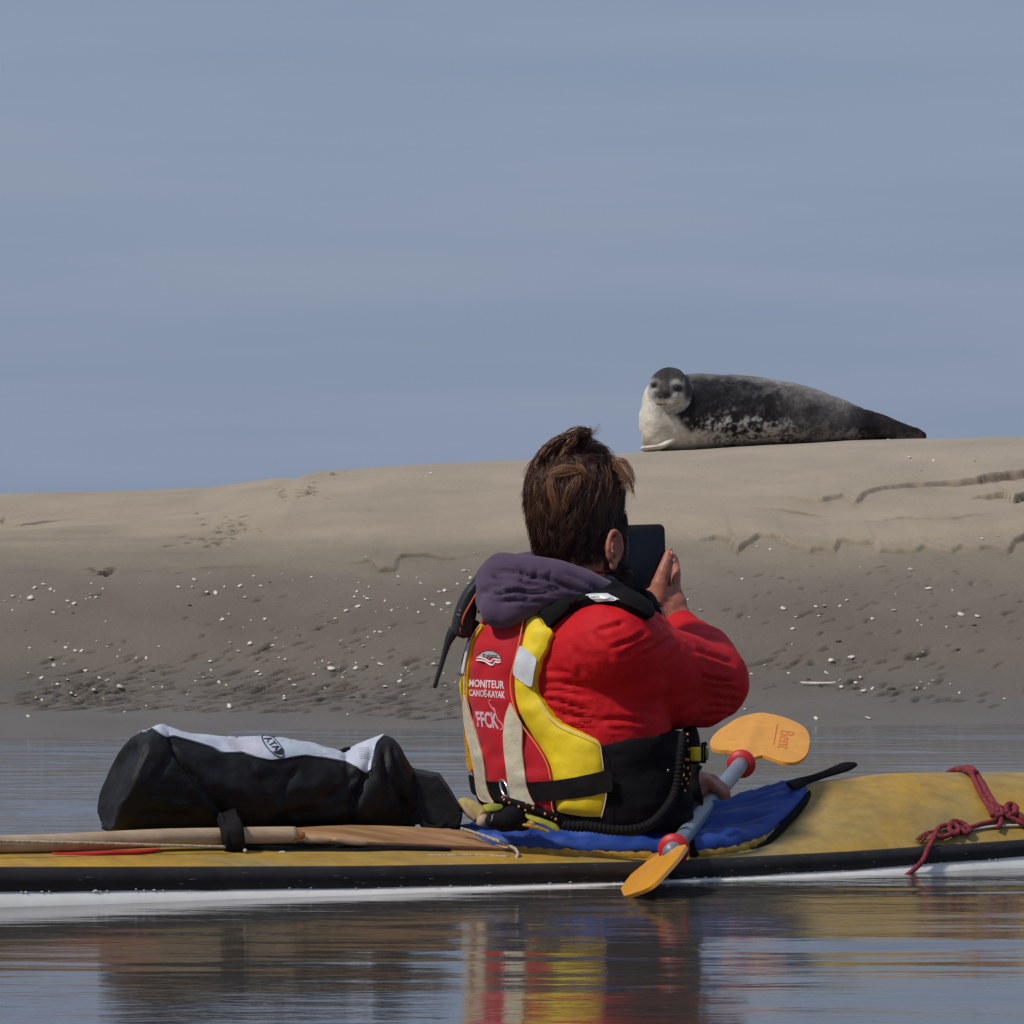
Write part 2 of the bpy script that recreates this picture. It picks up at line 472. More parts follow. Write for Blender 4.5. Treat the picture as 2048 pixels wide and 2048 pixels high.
M['pebble'] = mat("dark_pebble", (0.05, 0.042, 0.035), 0.7, (0.03, 0.025, 0.02), 30)

# ------------------------------------------------------------------ water
WATER_Z = 0.011
def make_water():
    def axis(lo, a, b, hi, st):
        mid = np.arange(a, b + 1e-6, st)
        l = a - np.geomspace(st * 2, a - lo, 40); r = b + np.geomspace(st * 2, hi - b, 40)
        return np.concatenate((l[::-1], mid, r))
    xs = axis(-3000, -3, 3, 3000, 0.06); ys = axis(-600, 6.6, 18.2, 4000, 0.012)
    X, Y = np.meshgrid(xs, ys)
    V = np.column_stack((X.ravel(), Y.ravel(), np.full(X.size, WATER_Z)))
    # real ripples on the channel: long low crests, calmer in the lee of the kayak
    nr = (np.abs(V[:, 0]) < 60) & (V[:, 1] > 0) & (V[:, 1] < 60); q = V[nr]
    amp = 0.0026 * (0.75 + 0.9 * sstep(9.9, 11.4, q[:, 1])) * (0.55 + 0.75 * np.clip(0.5 + vnoise(np.column_stack((q[:, 0] * 0.5, q[:, 1] * 1.1)), 7), 0, 1))
    fade = np.exp(-np.maximum(0, np.abs(q[:, 0]) - 3) / 2) * np.exp(-np.maximum(0, 6.6 - q[:, 1]) / 2)
    V[nr, 2] += amp * fade * (fbm(np.column_stack((q[:, 0] * 1.5 + q[:, 1] * 0.2, q[:, 1] * 5.2)), 9, 3, 0.42) + 0.5 * vnoise(np.column_stack((q[:, 0] * 0.5, q[:, 1] * 2.3)), 3))
    nx, ny = len(xs), len(ys)
    i, j = np.meshgrid(np.arange(nx - 1), np.arange(ny - 1)); a = (j * nx + i).ravel()
    F = np.column_stack((a, a + 1, a + nx + 1, a + nx))
    m = bpy.data.materials.new("sea_water"); m.use_nodes = True
    N, L = m.node_tree.nodes, m.node_tree.links
    b = N["Principled BSDF"]
    b.inputs['Base Color'].default_value = (0.062, 0.057, 0.050, 1); b.inputs['Roughness'].default_value = 0.06
    b.inputs['IOR'].default_value = 1.36
    t = N.new("ShaderNodeTexCoord")
    def noise(scale, mapscale, rot, detail, rough=0.5):
        mp = N.new("ShaderNodeMapping"); mp.inputs['Scale'].default_value = mapscale; mp.inputs['Rotation'].default_value = (0, 0, math.radians(rot))
        L.new(t.outputs['Object'], mp.inputs[0])
        n = N.new("ShaderNodeTexNoise"); n.inputs['Scale'].default_value = scale; n.inputs['Detail'].default_value = detail; n.inputs['Roughness'].default_value = rough
        L.new(mp.outputs[0], n.inputs['Vector']); return n
    n0 = noise(1.0, (0.30, 1.7, 1), 5, 1)     # slow swell that bends the mirror images
    n1 = noise(1.0, (1.7, 6.5, 1), 3, 5)      # long low ripples
    n2 = noise(1.0, (14.0, 34.0, 1), -5, 4)   # fine cat's-paw ripples
    n3 = noise(1.0, (0.35, 1.3, 1), 8, 2)     # where the breeze ruffles the surface
    rr = N.new("ShaderNodeMapRange"); rr.inputs[1].default_value = 0.35; rr.inputs[2].default_value = 0.68; rr.inputs[3].default_value = 0.25; rr.inputs[4].default_value = 1.0
    L.new(n3.outputs['Fac'], rr.inputs[0])
    # calmer in the lee of the kayak than in the open channel behind it
    sp_ = N.new("ShaderNodeSeparateXYZ"); L.new(t.outputs['Object'], sp_.inputs[0])
    lee = N.new("ShaderNodeMapRange"); lee.inputs[1].default_value = 9.9; lee.inputs[2].default_value = 11.2; lee.inputs[3].default_value = 0.55; lee.inputs[4].default_value = 1.8; L.new(sp_.outputs['Y'], lee.inputs[0])
    def mulx(a, b_):
        q = N.new("ShaderNodeMath"); q.operation = 'MULTIPLY'; L.new(a, q.inputs[0]); L.new(b_, q.inputs[1]); return q
    mu = mulx(mulx(n2.outputs['Fac'], rr.outputs[0]).outputs[0], lee.outputs[0]); h1 = mulx(n1.outputs['Fac'], lee.outputs[0])
    b0 = N.new("ShaderNodeBump"); b0.inputs['Strength'].default_value = 1.0; b0.inputs['Distance'].default_value = WAVE0; L.new(n0.outputs['Fac'], b0.inputs['Height'])
    b1 = N.new("ShaderNodeBump"); b1.inputs['Strength'].default_value = 1.0; b1.inputs['Distance'].default_value = WAVE1
    b2 = N.new("ShaderNodeBump"); b2.inputs['Strength'].default_value = 1.0; b2.inputs['Distance'].default_value = WAVE2
    L.new(h1.outputs[0], b1.inputs['Height']); L.new(mu.outputs[0], b2.inputs['Height'])
    L.new(b0.outputs[0], b1.inputs['Normal']); L.new(b1.outputs[0], b2.inputs['Normal']); L.new(b2.outputs[0], b.inputs['Normal'])
    o = mesh_obj("water", V, F, m)
    o['kind'] = 'structure'
WAVE0, WAVE1, WAVE2 = 0.0026, 0.0034, 0.0015
make_water()

# ------------------------------------------------------------------ sandbank
def zc_front(px): return np.interp(px, [-400, 0, 130, 330, 470, 560, 620, 760, 900, 1050, 1200, 1260, 1330, 1500, 1700, 1850, 2048, 2500],
                                   [1075, 1046, 1036, 1022, 1002, 975, 948, 936, 929, 922, 912, 908, 904, 894, 882, 876, 872, 868])
def zc_back(px): return np.interp(px, [-400, 0, 150, 300, 430, 480, 520, 560, 620, 900, 2500], [996, 990, 986, 983, 976, 968, 962, 957, 956, 960, 960])
YF, YB = 25.2, 30.0
def _ground_profile():
    ky = np.array([-50, 6, 13, 16.2, 17.4, 18.2, 20.5, YF - 1.6, YF, YF + 1.6, YB - 1.0, YB, YB + 4, 60, 90, 400])
    return ky
def base_height(X, Y):
    """X, Y arrays -> height of the bank without its relief"""
    px = 1024 + 11000 * X / YF; pb = 1024 + 11000 * X / YB
    cf = CAM_H + (1000 - zc_front(px)) / 11000 * YF
    cb = CAM_H + (1000 - zc_back(pb)) / 11000 * YB
    left = 1 - sstep(520, 640, px)
    lo = 0.50
    ky = [-50, 6, 13, 16.2, 17.4, 18.2, 20.5, YF - 1.6, YF, YF + 1.6, YB - 1.0, YB, YB + 4, 60, 90, 400]
    kz = [-2 + 0 * cf, -1.2 + 0 * cf, -0.45 + 0 * cf, -0.07 + 0 * cf, 0.011 + 0.0 * cf, 0.105 + 0 * cf, lo + 0 * cf,
          lo + (cf - lo) * 0.76, cf, cf * 0.985 - 0.01 - 0.035 * left, np.where(left > 0.02, cb - 0.015, cf - 0.12), np.where(left > 0.02, cb * left + (cf - 0.16) * (1 - left), cf - 0.16),
          cf * 0.5 + 0.1, 0.15 + 0 * cf, -0.3 + 0 * cf, -3 + 0 * cf]
    K = np.array(kz); ky = np.array(ky)
    i = np.clip(np.searchsorted(ky, Y) - 1, 0, len(ky) - 2)
    n = np.arange(len(Y))
    h = ky[1:] - ky[:-1]
    D = (K[1:] - K[:-1]) / h[:, None]
    Mv = np.zeros_like(K); Mv[1:-1] = np.where(D[1:] * D[:-1] > 0, 2 * D[1:] * D[:-1] / (D[1:] + D[:-1] + 1e-12), 0); Mv[0] = D[0]; Mv[-1] = D[-1]
    t = (Y - ky[i]) / h[i]; hh = h[i]
    z = (2 * t ** 3 - 3 * t ** 2 + 1) * K[i, n] + (t ** 3 - 2 * t ** 2 + t) * hh * Mv[i, n] + (-2 * t ** 3 + 3 * t ** 2) * K[i + 1, n] + (t ** 3 - t ** 2) * hh * Mv[i + 1, n]
    f = sstep(45, 130, np.abs(X))
    return z * (1 - f) - 1.2 * f

def axis2(segs):
    out = [segs[0][0]]
    for a, b, s0, s1 in segs:
        x = a; n = max(2, int(round((b - a) / ((s0 + s1) / 2))))
        w = np.linspace(s0, s1, n); c = np.cumsum(w); out += list(a + c / c[-1] * (b - a))
    return np.array(out)
gx = axis2([(-400, -60, 80, 12), (-60, -8, 10, 0.8), (-8, -3.2, 0.6, 0.05), (-3.2, 3.2, 0.0092, 0.0092), (3.2, 8, 0.05, 0.6), (8, 60, 0.8, 10), (60, 400, 12, 80)])
gy = axis2([(-40, 10, 8, 1.5), (10, 16.6, 0.5, 0.05), (16.6, 20.6, 0.013, 0.013), (20.6, 24.4, 0.0115, 0.0125), (24.4, 26.6, 0.02, 0.025), (26.6, 34, 0.06, 0.3), (34, 90, 0.6, 8), (90, 400, 15, 60)])
GX, GY = np.meshgrid(gx, gy)
gshape = GX.shape
fx, fy = GX.ravel(), GY.ravel()
Z = base_height(fx, fy)
near = (np.abs(fx) < 9) & (fy > 15) & (fy < 40)
# gentle swells and grain of the sand
Z += 0.065 * np.exp(-((fy - 16.8) / 0.9) ** 2) * sstep(0.6, -1.6, fx) * (np.abs(fx) < 12) + np.where(near & (fy < 18.4), 1, 0) * 0.010 * fbm(np.column_stack((fx * 1.1, fy * 1.3)), 4, 3) * sstep(16.2, 16.8, fy) * sstep(18.4, 17.8, fy)
Z += np.where(near, 1, 0) * (0.018 * fbm(np.column_stack((fx * 0.8, fy * 0.9)), 2, 3) + 0.0045 * fbm(np.column_stack((fx * 4.2, fy * 3.0)), 5, 4)) * sstep(17.2, 18.5, fy) * (1 - 0.55 * sstep(22.5, 24.5, fy))

def base_at(x, y): return float(base_height(np.array([x]), np.array([y]))[0])
def ground_xy(px, py):
    """where on the bank the photograph's pixel lies (before relief)"""
    ys = np.arange(16.5, 31, 0.02); xs = (px - 1024) / 11000 * ys; zs = CAM_H + (1000 - py) / 11000 * ys
    b = base_height(xs, ys); k = np.argmax(b > zs)
    return xs[k], ys[k]

# small eroded ledges in the damp sand
ledges = [
 (0.034, [(1530, 1006), (1600, 1001), (1645, 1004), (1690, 997), (1712, 1006), (1730, 988), (1760, 976), (1830, 964), (1900, 960), (1960, 956), (2048, 950), (2200, 946)]),
 (0.030, [(1900, 1008), (1925, 1003), (1960, 992), (2010, 996), (2030, 1006), (2060, 990), (2200, 985)]),
 (0.014, [(1690, 1040), (1800, 1042), (1900, 1044), (1960, 1032), (2048, 1034)]),
 (0.012, [(1470, 1018), (1560, 1022), (1640, 1030), (1700, 1036)]),
 (0.028, [(1340, 1057), (1375, 1062), (1395, 1076), (1430, 1068), (1462, 1070), (1472, 1090), (1486, 1080), (1520, 1068), (1560, 1073), (1584, 1096), (1610, 1100), (1622, 1106), (1650, 1102), (1672, 1108), (1680, 1084), (1705, 1078), (1748, 1082), (1760, 1100), (1800, 1104), (1835, 1102), (1850, 1092), (1880, 1102), (1905, 1106), (1925, 1095), (1960, 1104), (1990, 1098), (2015, 1102), (2030, 1084), (2060, 1082), (2200, 1080)]),
 (0.016, [(1780, 1090), (1840, 1086), (1900, 1082), (1960, 1080)]),
 (0.020, [(640, 1122), (700, 1119), (740, 1116), (758, 1132), (790, 1132), (800, 1112), (860, 1112), (920, 1114), (945, 1112), (985, 1108), (1000, 1100), (1030, 1098), (1060, 1096), (1120, 1092), (1250, 1080), (1340, 1060)]),
 (0.013, [(-100, 1142), (0, 1140), (80, 1141), (150, 1150), (195, 1152), (215, 1136), (260, 1140), (310, 1133), (345, 1132), (390, 1134), (420, 1130), (520, 1128), (640, 1124)]),
 (0.016, [(0, 1047), (40, 1050), (100, 1042), (170, 1034), (250, 1026), (330, 1022)]),
]
SHADE_MASK = np.zeros(len(fx))  # painted shade of ledges and gouges, darkens the sand colour
for h, pl in ledges:
    g = np.array([ground_xy(x, y) for x, y in pl])
    m = near & (fx > g[0, 0] - 0.1) & (fx < g[-1, 0] + 0.1)
    X, Y = fx[m], fy[m]
    yl = np.interp(X, g[:, 0], g[:, 1]) + 0.07 * vnoise(np.column_stack((X * 9, X * 0 + h * 99)), 3) + 0.020 * vnoise(np.column_stack((X * 17, X * 0 + 3)), 6)
    # how much of the ledge stands at this place along it
    along = sstep(0, 0.25, X - g[0, 0]) * sstep(0, 0.25, g[-1, 0] - X) * (0.45 + 0.75 * np.clip(0.5 + vnoise(np.column_stack((X * 3.1, X * 0 + 9 * h)), 8), 0, 1))
    d = Y - yl + 0.016 * fbm(np.column_stack((X * 30, Y * 22)), 11, 2)
    frag = sstep(-0.25, 0.30, vnoise(np.column_stack((X * 2.6 + 31 * h, X * 0 + 50 * h)), 12)); along = along * (0.15 + 0.85 * frag if g[0, 0] < -0.2 or h < 0.01 else 0.65 + 0.35 * frag)
    st_ = sstep(-0.012, 0.014, d)
    h = h * 0.78
    Z[m] += h * along * (st_ * np.exp(-np.maximum(d, 0) / 0.6) * 0.8 - (1 - st_) * np.exp(np.minimum(d, 0) / 0.22) * 0.45)
    Z[m] += 0.0045 * along * (fbm(np.column_stack((X * 24, Y * 16)), 4, 3)) * np.exp(-(np.abs(d + 0.05) / 0.10) ** 2)
    # overhang shade on the broken face and the crumbs below, painted into the colour
    SHADE_MASK[m] = np.maximum(SHADE_MASK[m], np.clip(along * 1.3, 0, 1) * (0.62 * np.exp(-((d + 0.004) / 0.018) ** 2) * (0.5 + 0.5 * frag) + 0.25 * (1 - st_) * np.exp(np.minimum(d, 0) / 0.10)))

# gouges and tool marks running up the slope, thickest near the water
def stamp(cx, cy, ang, L, W, depth, seed):
    r = max(L, W) * 1.2
    i0, i1 = np.searchsorted(gx, (cx - r, cx + r)); j0, j1 = np.searchsorted(gy, (cy - r, cy + r))
    if i1 <= i0 or j1 <= j0: return
    xx = GX[j0:j1, i0:i1] - cx; yy = GY[j0:j1, i0:i1] - cy
    c, s = math.cos(ang), math.sin(ang)
    u = (xx * c + yy * s) / L; v = (-xx * s + yy * c) / W
    v = v + 0.45 * np.sin(u * 4 + seed)
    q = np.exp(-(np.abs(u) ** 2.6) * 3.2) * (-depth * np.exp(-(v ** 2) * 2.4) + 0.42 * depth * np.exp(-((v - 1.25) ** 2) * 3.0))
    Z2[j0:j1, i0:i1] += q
    D2[j0:j1, i0:i1] = np.maximum(D2[j0:j1, i0:i1], sstep(0.35, 0.8, -q / depth) * min(1.0, depth / 0.008) * 0.95)  # shade inside the gouge, painted as darker sand colour
Z2 = Z.reshape(gshape); D2 = SHADE_MASK.reshape(gshape)
clusters = [((150, 1420), 70, 18, 50), ((190, 1395), 50, 20, 60), ((230, 1370), 90, 30, 50), ((640, 1385), 110, 30, 90), ((560, 1350), 100, 40, 50), ((800, 1420), 130, 26, 70), ((420, 1440), 120, 22, 40),
            ((900, 1330), 140, 60, 20), ((1700, 1335), 90, 30, 22), ((1860, 1330), 60, 20, 10), ((1900, 1390), 120, 18, 22), ((1500, 1180), 150, 40, 30), ((1800, 1170), 150, 40, 30),
            ((700, 1260), 160, 50, 40), ((1700, 1240), 200, 50, 22), ((300, 1260), 260, 70, 18), ((1580, 1300), 140, 60, 10), ((1980, 1280), 90, 60, 8), ((1960, 1190), 80, 40, 16), ((1300, 1260), 250, 90, 20)]
for (cx, cy), sx, sy, n in clusters:
    for k in range(n):
        px = random.gauss(cx, sx); py = min(1448, random.gauss(cy, sy))
        if py < 1120: continue
        x, y = ground_xy(px, py)
        big = random.random() < 0.14
        wet = sstep(1180, 1380, py)
        L = random.uniform(0.03, 0.085) * (1.7 if big else 1) * (0.8 + 0.5 * wet)
        stamp(x, y, math.radians(random.gauss(63, 7)), L, random.uniform(0.0055, 0.0095) * (1.7 if big else 1), random.uniform(0.006, 0.012) * (1.5 if big else 1) * (0.6 + 0.7 * wet), random.uniform(0, 6))
# trampled patches higher up
for (cx, cy), sx, sy, n in [((470, 1052), 26, 10, 46), ((425, 1085), 30, 8, 16), ((600, 985), 26, 9, 22), ((620, 980), 10, 5, 8), ((675, 950), 10, 3, 6), ((210, 1142), 12, 4, 12), ((20, 1046), 20, 3, 8), ((160, 1408), 30, 12, 20), ((180, 1380), 30, 12, 20)]:
    for k in range(n):
        x, y = ground_xy(random.gauss(cx, sx), random.gauss(cy, sy))
        stamp(x, y, math.radians(random.gauss(70, 22)), random.uniform(0.03, 0.09), random.uniform(0.012, 0.024), random.uniform(0.008, 0.020), random.uniform(0, 6))
Z = Z2.ravel()

def make_sand():
    ny, nx = gshape
    V = np.column_stack((fx, fy, Z))
    i, j = np.meshgrid(np.arange(nx - 1), np.arange(ny - 1)); a = (j * nx + i).ravel()
    F = np.column_stack((a, a + 1, a + nx + 1, a + nx))
    m = bpy.data.materials.new("beach_sand"); m.use_nodes = True
    N, L = m.node_tree.nodes, m.node_tree.links
    b = N["Principled BSDF"]
    t = N.new("ShaderNodeTexCoord"); sx = N.new("ShaderNodeSeparateXYZ"); L.new(t.outputs['Object'], sx.inputs[0])
    def nz(scale, detail, ms=(1, 1, 1), rough=0.55):
        mp = N.new("ShaderNodeMapping"); mp.inputs['Scale'].default_value = ms; L.new(t.outputs['Object'], mp.inputs[0])
        n = N.new("ShaderNodeTexNoise"); n.inputs['Scale'].default_value = scale; n.inputs['Detail'].default_value = detail; n.inputs['Roughness'].default_value = rough
        L.new(mp.outputs[0], n.inputs['Vector']); return n.outputs['Fac']
    def math_(op, a, bb, c=None):
        q = N.new("ShaderNodeMath"); q.operation = op
        for k, v in enumerate((a, bb, c)):
            if v is None: continue
            if isinstance(v, (int, float)): q.inputs[k].default_value = v
            else: L.new(v, q.inputs[k])
        return q.outputs[0]
    # dampness falls with height above the water, along an uneven line
    wob = nz(0.9, 4); hz = math_('ADD', sx.outputs['Z'], math_('MULTIPLY', math_('SUBTRACT', wob, 0.5), 0.16))
    ramp = N.new("ShaderNodeValToRGB"); e = ramp.color_ramp
    e.elements[0].position = 0.0; e.elements[0].color = SAND_WET
    e.elements[1].position = 1.0; e.elements[1].color = SAND_TOP
    for p_, c_ in ((0.10, SAND_WET), (0.40, SAND_DAMP), (0.53, SAND_MID), (0.60, SAND_DRY)):
        q = e.elements.new(p_); q.color = c_
    L.new(hz, ramp.inputs[0])
    # blotches and grain
    blot = nz(2.2, 5, (1, 0.6, 1)); grain = nz(260, 2); speck = nz(70, 3)
    f1 = math_('MULTIPLY_ADD', math_('SUBTRACT', blot, 0.5), 0.55, 1.0)
    f2 = math_('MULTIPLY_ADD', math_('SUBTRACT', grain, 0.5), 0.8, f1)
    f3 = math_('MULTIPLY_ADD', math_('SUBTRACT', speck, 0.5), 0.3, f2)
    vm = N.new("ShaderNodeVectorMath"); vm.operation = 'SCALE'; L.new(ramp.outputs[0], vm.inputs[0]); L.new(f3, vm.inputs['Scale'])
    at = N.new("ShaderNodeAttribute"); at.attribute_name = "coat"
    dm = N.new("ShaderNodeVectorMath"); dm.operation = 'MULTIPLY'; L.new(vm.outputs[0], dm.inputs[0]); L.new(at.outputs['Color'], dm.inputs[1])  # sand colour times the painted ledge and gouge shade
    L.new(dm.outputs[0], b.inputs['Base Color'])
    rr = N.new("ShaderNodeMapRange"); rr.inputs[1].default_value = 0.02; rr.inputs[2].default_value = 0.24; rr.inputs[3].default_value = 0.42; rr.inputs[4].default_value = 0.9
    L.new(hz, rr.inputs[0]); L.new(rr.outputs[0], b.inputs['Roughness'])
    b.inputs['Specular IOR Level'].default_value = 0.22
    bp = N.new("ShaderNodeBump"); bp.inputs['Strength'].default_value = 0.5; bp.inputs['Distance'].default_value = 0.006
    L.new(math_('ADD', nz(38, 5), math_('MULTIPLY', grain, 0.3)), bp.inputs['Height']); L.new(bp.outputs[0], b.inputs['Normal'])
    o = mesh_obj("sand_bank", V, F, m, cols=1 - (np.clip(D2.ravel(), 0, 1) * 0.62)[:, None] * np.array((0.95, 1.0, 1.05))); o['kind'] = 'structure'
    return o
SAND_WET = (0.132, 0.110, 0.086, 1); SAND_DAMP = (0.164, 0.138, 0.106, 1); SAND_MID = (0.232, 0.192, 0.142, 1); SAND_DRY = (0.310, 0.256, 0.186, 1); SAND_TOP = (0.345, 0.286, 0.222, 1)
make_sand()

def ground_hit(px, py):
    ys = np.arange(16.5, 31, 0.008); xs = (px - 1024) / 11000 * ys; zs = CAM_H + (1000 - py) / 11000 * ys
    i = np.clip(np.searchsorted(gx, xs) - 1, 0, len(gx) - 2); j = np.clip(np.searchsorted(gy, ys) - 1, 0, len(gy) - 2)
    u = (xs - gx[i]) / (gx[i + 1] - gx[i]); v = (ys - gy[j]) / (gy[j + 1] - gy[j])
    b = Z2[j, i] * (1 - u) * (1 - v) + Z2[j, i + 1] * u * (1 - v) + Z2[j + 1, i] * (1 - u) * v + Z2[j + 1, i + 1] * u * v
    k = int(np.argmax(b > zs))
    return np.array((xs[k], ys[k], b[k])), k > 0
def ground_z(x, y):
    i = min(max(np.searchsorted(gx, x) - 1, 0), len(gx) - 2); j = min(max(np.searchsorted(gy, y) - 1, 0), len(gy) - 2)
    u = (x - gx[i]) / (gx[i + 1] - gx[i]); v = (y - gy[j]) / (gy[j + 1] - gy[j])
    return float(Z2[j, i] * (1 - u) * (1 - v) + Z2[j, i + 1] * u * (1 - v) + Z2[j + 1, i] * (1 - u) * v + Z2[j + 1, i + 1] * u * v)

# ------------------------------------------------------------------ shells
def shell_mesh(name, kind, m):
    rnd = random.Random(kind * 7 + 3)
    if kind == 4:    # razor shell: a long shallow trough
        V = []; F = []; n = 12
        for i in range(n + 1):
            t = i / n * 2 - 1
            w = 0.13 * (1 - abs(t) ** 7) ** 0.5 + 0.01
            for k in range(5):
                a = (k / 4 - 0.5) * 2.4
                V.append((t, w * math.sin(a), 0.10 * math.cos(a) + 0.02 * t * t))
        for i in range(n):
            for k in range(4): F.append((i * 5 + k, i * 5 + k + 1, (i + 1) * 5 + k + 1, (i + 1) * 5 + k))
    else:            # cockle or clam valve: a ribbed fan, domed, with its hinge at one end
        V = [(-0.92, 0, 0.30)]; F = []; nr, na = 4, 14
        for i in range(1, nr + 1):
            r = i / nr
            for k in range(na):
                a = 2 * math.pi * k / na
                rib = 1 + (0.05 if k % 2 else -0.02) * r
                x = -0.92 * (1 - r) + r * rib * math.cos(a) * (1.0 if kind != 2 else 0.85); y = r * rib * math.sin(a) * (0.86 if kind != 1 else 0.62)
                z = (0.52 if kind != 1 else 0.30) * (1 - r ** 2.2) + 0.02 + (0.04 * rnd.random() if r == 1 else 0)
                V.append((x, y, z))
        F += [(0, 1 + k, 1 + (k + 1) % na) for k in range(na)]
        for i in range(nr - 1):
            for k in range(na):
                a = 1 + i * na; b = a + na; F.append((a + k, b + k, b + (k + 1) % na, a + (k + 1) % na))
        F.append(tuple(1 + (nr - 1) * na + k for k in range(na - 1, -1, -1)))
    me = bpy.data.meshes.new(name); me.from_pydata(V, [], F); me.update(); me.materials.append(m)
    me.polygons.foreach_set("use_smooth", np.ones(len(me.polygons), dtype=bool))
    return me
shell_kinds = [shell_mesh("shell", k, M['shell']) for k in (0, 1, 2)] + [shell_mesh("shell", 0, M['shell_grey'])]
razor_me = shell_mesh("razor_shell", 4, M['shell'])
pebble_me = bpy.data.meshes.new("pebble")
_v, _f = ball((0, 0, 0.2), (1, 0.7, 0.45), 8, 6); pebble_me.from_pydata([tuple(v * (1 + 0.1 * math.sin(9 * v[0] + 5 * v[1]))) for v in _v], [], _f); pebble_me.update(); pebble_me.materials.append(M['pebble'])
pebble_me.polygons.foreach_set("use_smooth", np.ones(len(pebble_me.polygons), dtype=bool))
A = [(i * .2692, 880 + j * .2692, w * .2692) for i, j, w in [
 (325,1080,40),(257,1105,40),(378,1122,34),(404,1127,18),(96,1167,40),(155,1170,20),(142,1205,20),(35,1202,22),(225,1192,55),(505,1204,36),(550,1226,42),(517,1244,18),(676,1153,28),(668,1175,20),(638,1185,16),(714,1179,36),(766,1110,20),(1040,1073,18),(678,1072,18),(92,1271,22),(400,1292,36),
 (1447,1048,46),(1328,1100,36),(1432,1102,34),(1555,994,20),(1535,1142,32),(1602,1145,46),(1667,1098,20),(1780,1094,40),(1885,1019,24),(1822,1176,32),(1700,1300,18),(1655,1336,26)]]
A += [(i * .2484, 1160 + j * .2484, w * .2484) for i, j, w in [
 (1787,329,48),(1843,281,22),(242,556,30),(528,556,36),(552,517,20),(610,584,40),(655,580,36),(775,498,16),(868,547,26),(945,623,20),(966,570,18),(1280,544,28),(1098,633,22),(1178,638,36),(411,650,42),(437,702,46),(519,688,30),(228,752,26),(332,798,32),(517,771,16),(463,846,32),(424,848,22),(546,821,40),(692,738,44),(812,752,16),(801,806,42),(864,818,40),(970,886,54),(757,912,38),(575,935,30),(607,940,28),(836,970,22),(520,956,14),(287,966,28),(338,972,30),(1852,512,36),(1690,666,36),(1700,733,28),(1602,756,22),(1637,796,24),(1710,786,26),(1575,818,22),(1765,834,36),(1822,851,26),(1525,900,20),(1510,925,20),(1305,868,20),(1236,868,16),(1160,820,14),(1847,1030,62),(1178,1022,22),(1148,1028,12),(1005,1068,26),(226,1104,34),(465,1155,28),(368,1210,22),(732,1210,36),(656,1168,28),(512,1180,44),(392,1324,22),(740,1322,30),(850,340,16),(260,382,14)]]
A += [(460 + i * .2484, 1160 + j * .2484, w * .2484) for i, j, w in [
 (78,60,34),(247,55,30),(122,147,28),(782,182,28),(1020,102,26),(1003,145,30),(1082,140,26),(1110,162,44),(1028,222,44),(935,257,46),(1035,30,18),(1250,180,28),(1120,65,26),(1536,37,34),(1683,106,34),(1727,97,38),(1572,165,32),(1636,214,58),(1700,246,26),(1757,201,38),(1748,268,16),(1829,37,24),(1518,267,32),(1302,252,24),(1348,232,20),(1175,260,20),(1430,234,18),(172,333,24),(283,325,34),(107,385,16),(535,393,28),(545,474,16),(852,320,28),(768,360,22),(1284,390,26),(1163,427,24),(1210,433,42),(1110,466,22),(893,496,26),(160,526,52),(345,537,48),(432,545,22),(367,473,22),(1070,541,32),(963,560,18),(1300,606,14),(1648,568,28),(443,645,30),(397,634,26),(72,583,40),(745,660,22),(798,678,36),(685,675,16),(1153,642,34),(1015,672,24),(1211,688,58),(1090,686,22),(813,725,66),(720,713,22),(877,713,16),(1010,725,44),(1418,716,28),(1436,740,20),(217,748,50),(242,770,34),(674,767,30),(925,752,34),(907,790,26),(1210,765,14),(1380,779,34),(1467,770,22),(1364,824,40),(480,808,30),(518,858,38),(768,882,32),(1246,870,40),(435,942,30),(437,968,38),(1733,858,18),(1812,828,22),(1405,935,24),(1640,688,52),(1720,760,20),(1748,982,24),(950,1090,28),(820,1277,20),(1430,1293,60),(1640,1283,50),(40,1180,46)]]
A += [(500 + i * .2899, 880 + j * .2899, w * .2899) for i, j, w in [
 (27,946,22),(225,930,16),(427,950,24),(74,1013,24),(295,973,14),(598,966,22),(1024,952,26),(1180,996,30),(1152,957,20),(1247,236,28),(1212,255,16),(799,808,14),(1515,908,18),(1475,910,36),(1520,960,30),(1552,790,24),(1508,995,22),(1430,1000,20)]]
A += [(1300 + i * .3872, 840 + j * .3872, w * .3872) for i, j, w in [
 (1341,198,24),(1463,214,18),(1717,618,22),(1796,604,14),(555,658,18),(620,673,16),(1347,780,30),(1437,877,32),(1563,884,14),(475,826,16),(195,930,16),(262,988,28),(690,982,34),(858,968,24),(900,966,22),(1017,938,24),(980,966,20),(873,1016,20),(755,1023,16),(1260,988,34),(1605,1011,32),(1268,903,12),(1087,763,12)]]
A += [(1380 + i * .3458, 1160 + j * .3458, w * .3458) for i, j, w in [
 (1057,231,32),(1665,218,30),(1315,240,20),(1340,265,16),(1484,274,18),(592,291,28),(590,376,14),(343,218,14),(614,220,20),(433,497,22),(568,544,20),(358,551,22),(817,478,42),(937,464,44),(792,547,34),(866,584,22),(877,628,26),(959,602,38),(985,572,20),(1003,650,38),(1055,634,34),(1316,462,18),(1345,432,20),(1337,598,24),(1383,606,14),(1404,590,18),(1506,606,20),(1820,692,24),(1310,634,20),(1357,632,18),(1495,845,30),(318,750,24),(730,808,34),(965,880,20),(1030,805,40),(1560,660,20)]]
marks = ["behind dry bag", "left of life vest", "right of raised elbow", "at bank's right end"]
def zone(px): return 0 if px < 470 else 1 if px < 1000 else 2 if px < 1720 else 3
def band(py): return "high dry sand" if py < 1110 else "sand below ledge" if py < 1200 else "grey slope" if py < 1330 else "waterline sand"
things = {}
for (px, py, w) in A: things.setdefault((zone(px), band(py)), []).append((px, py, w))
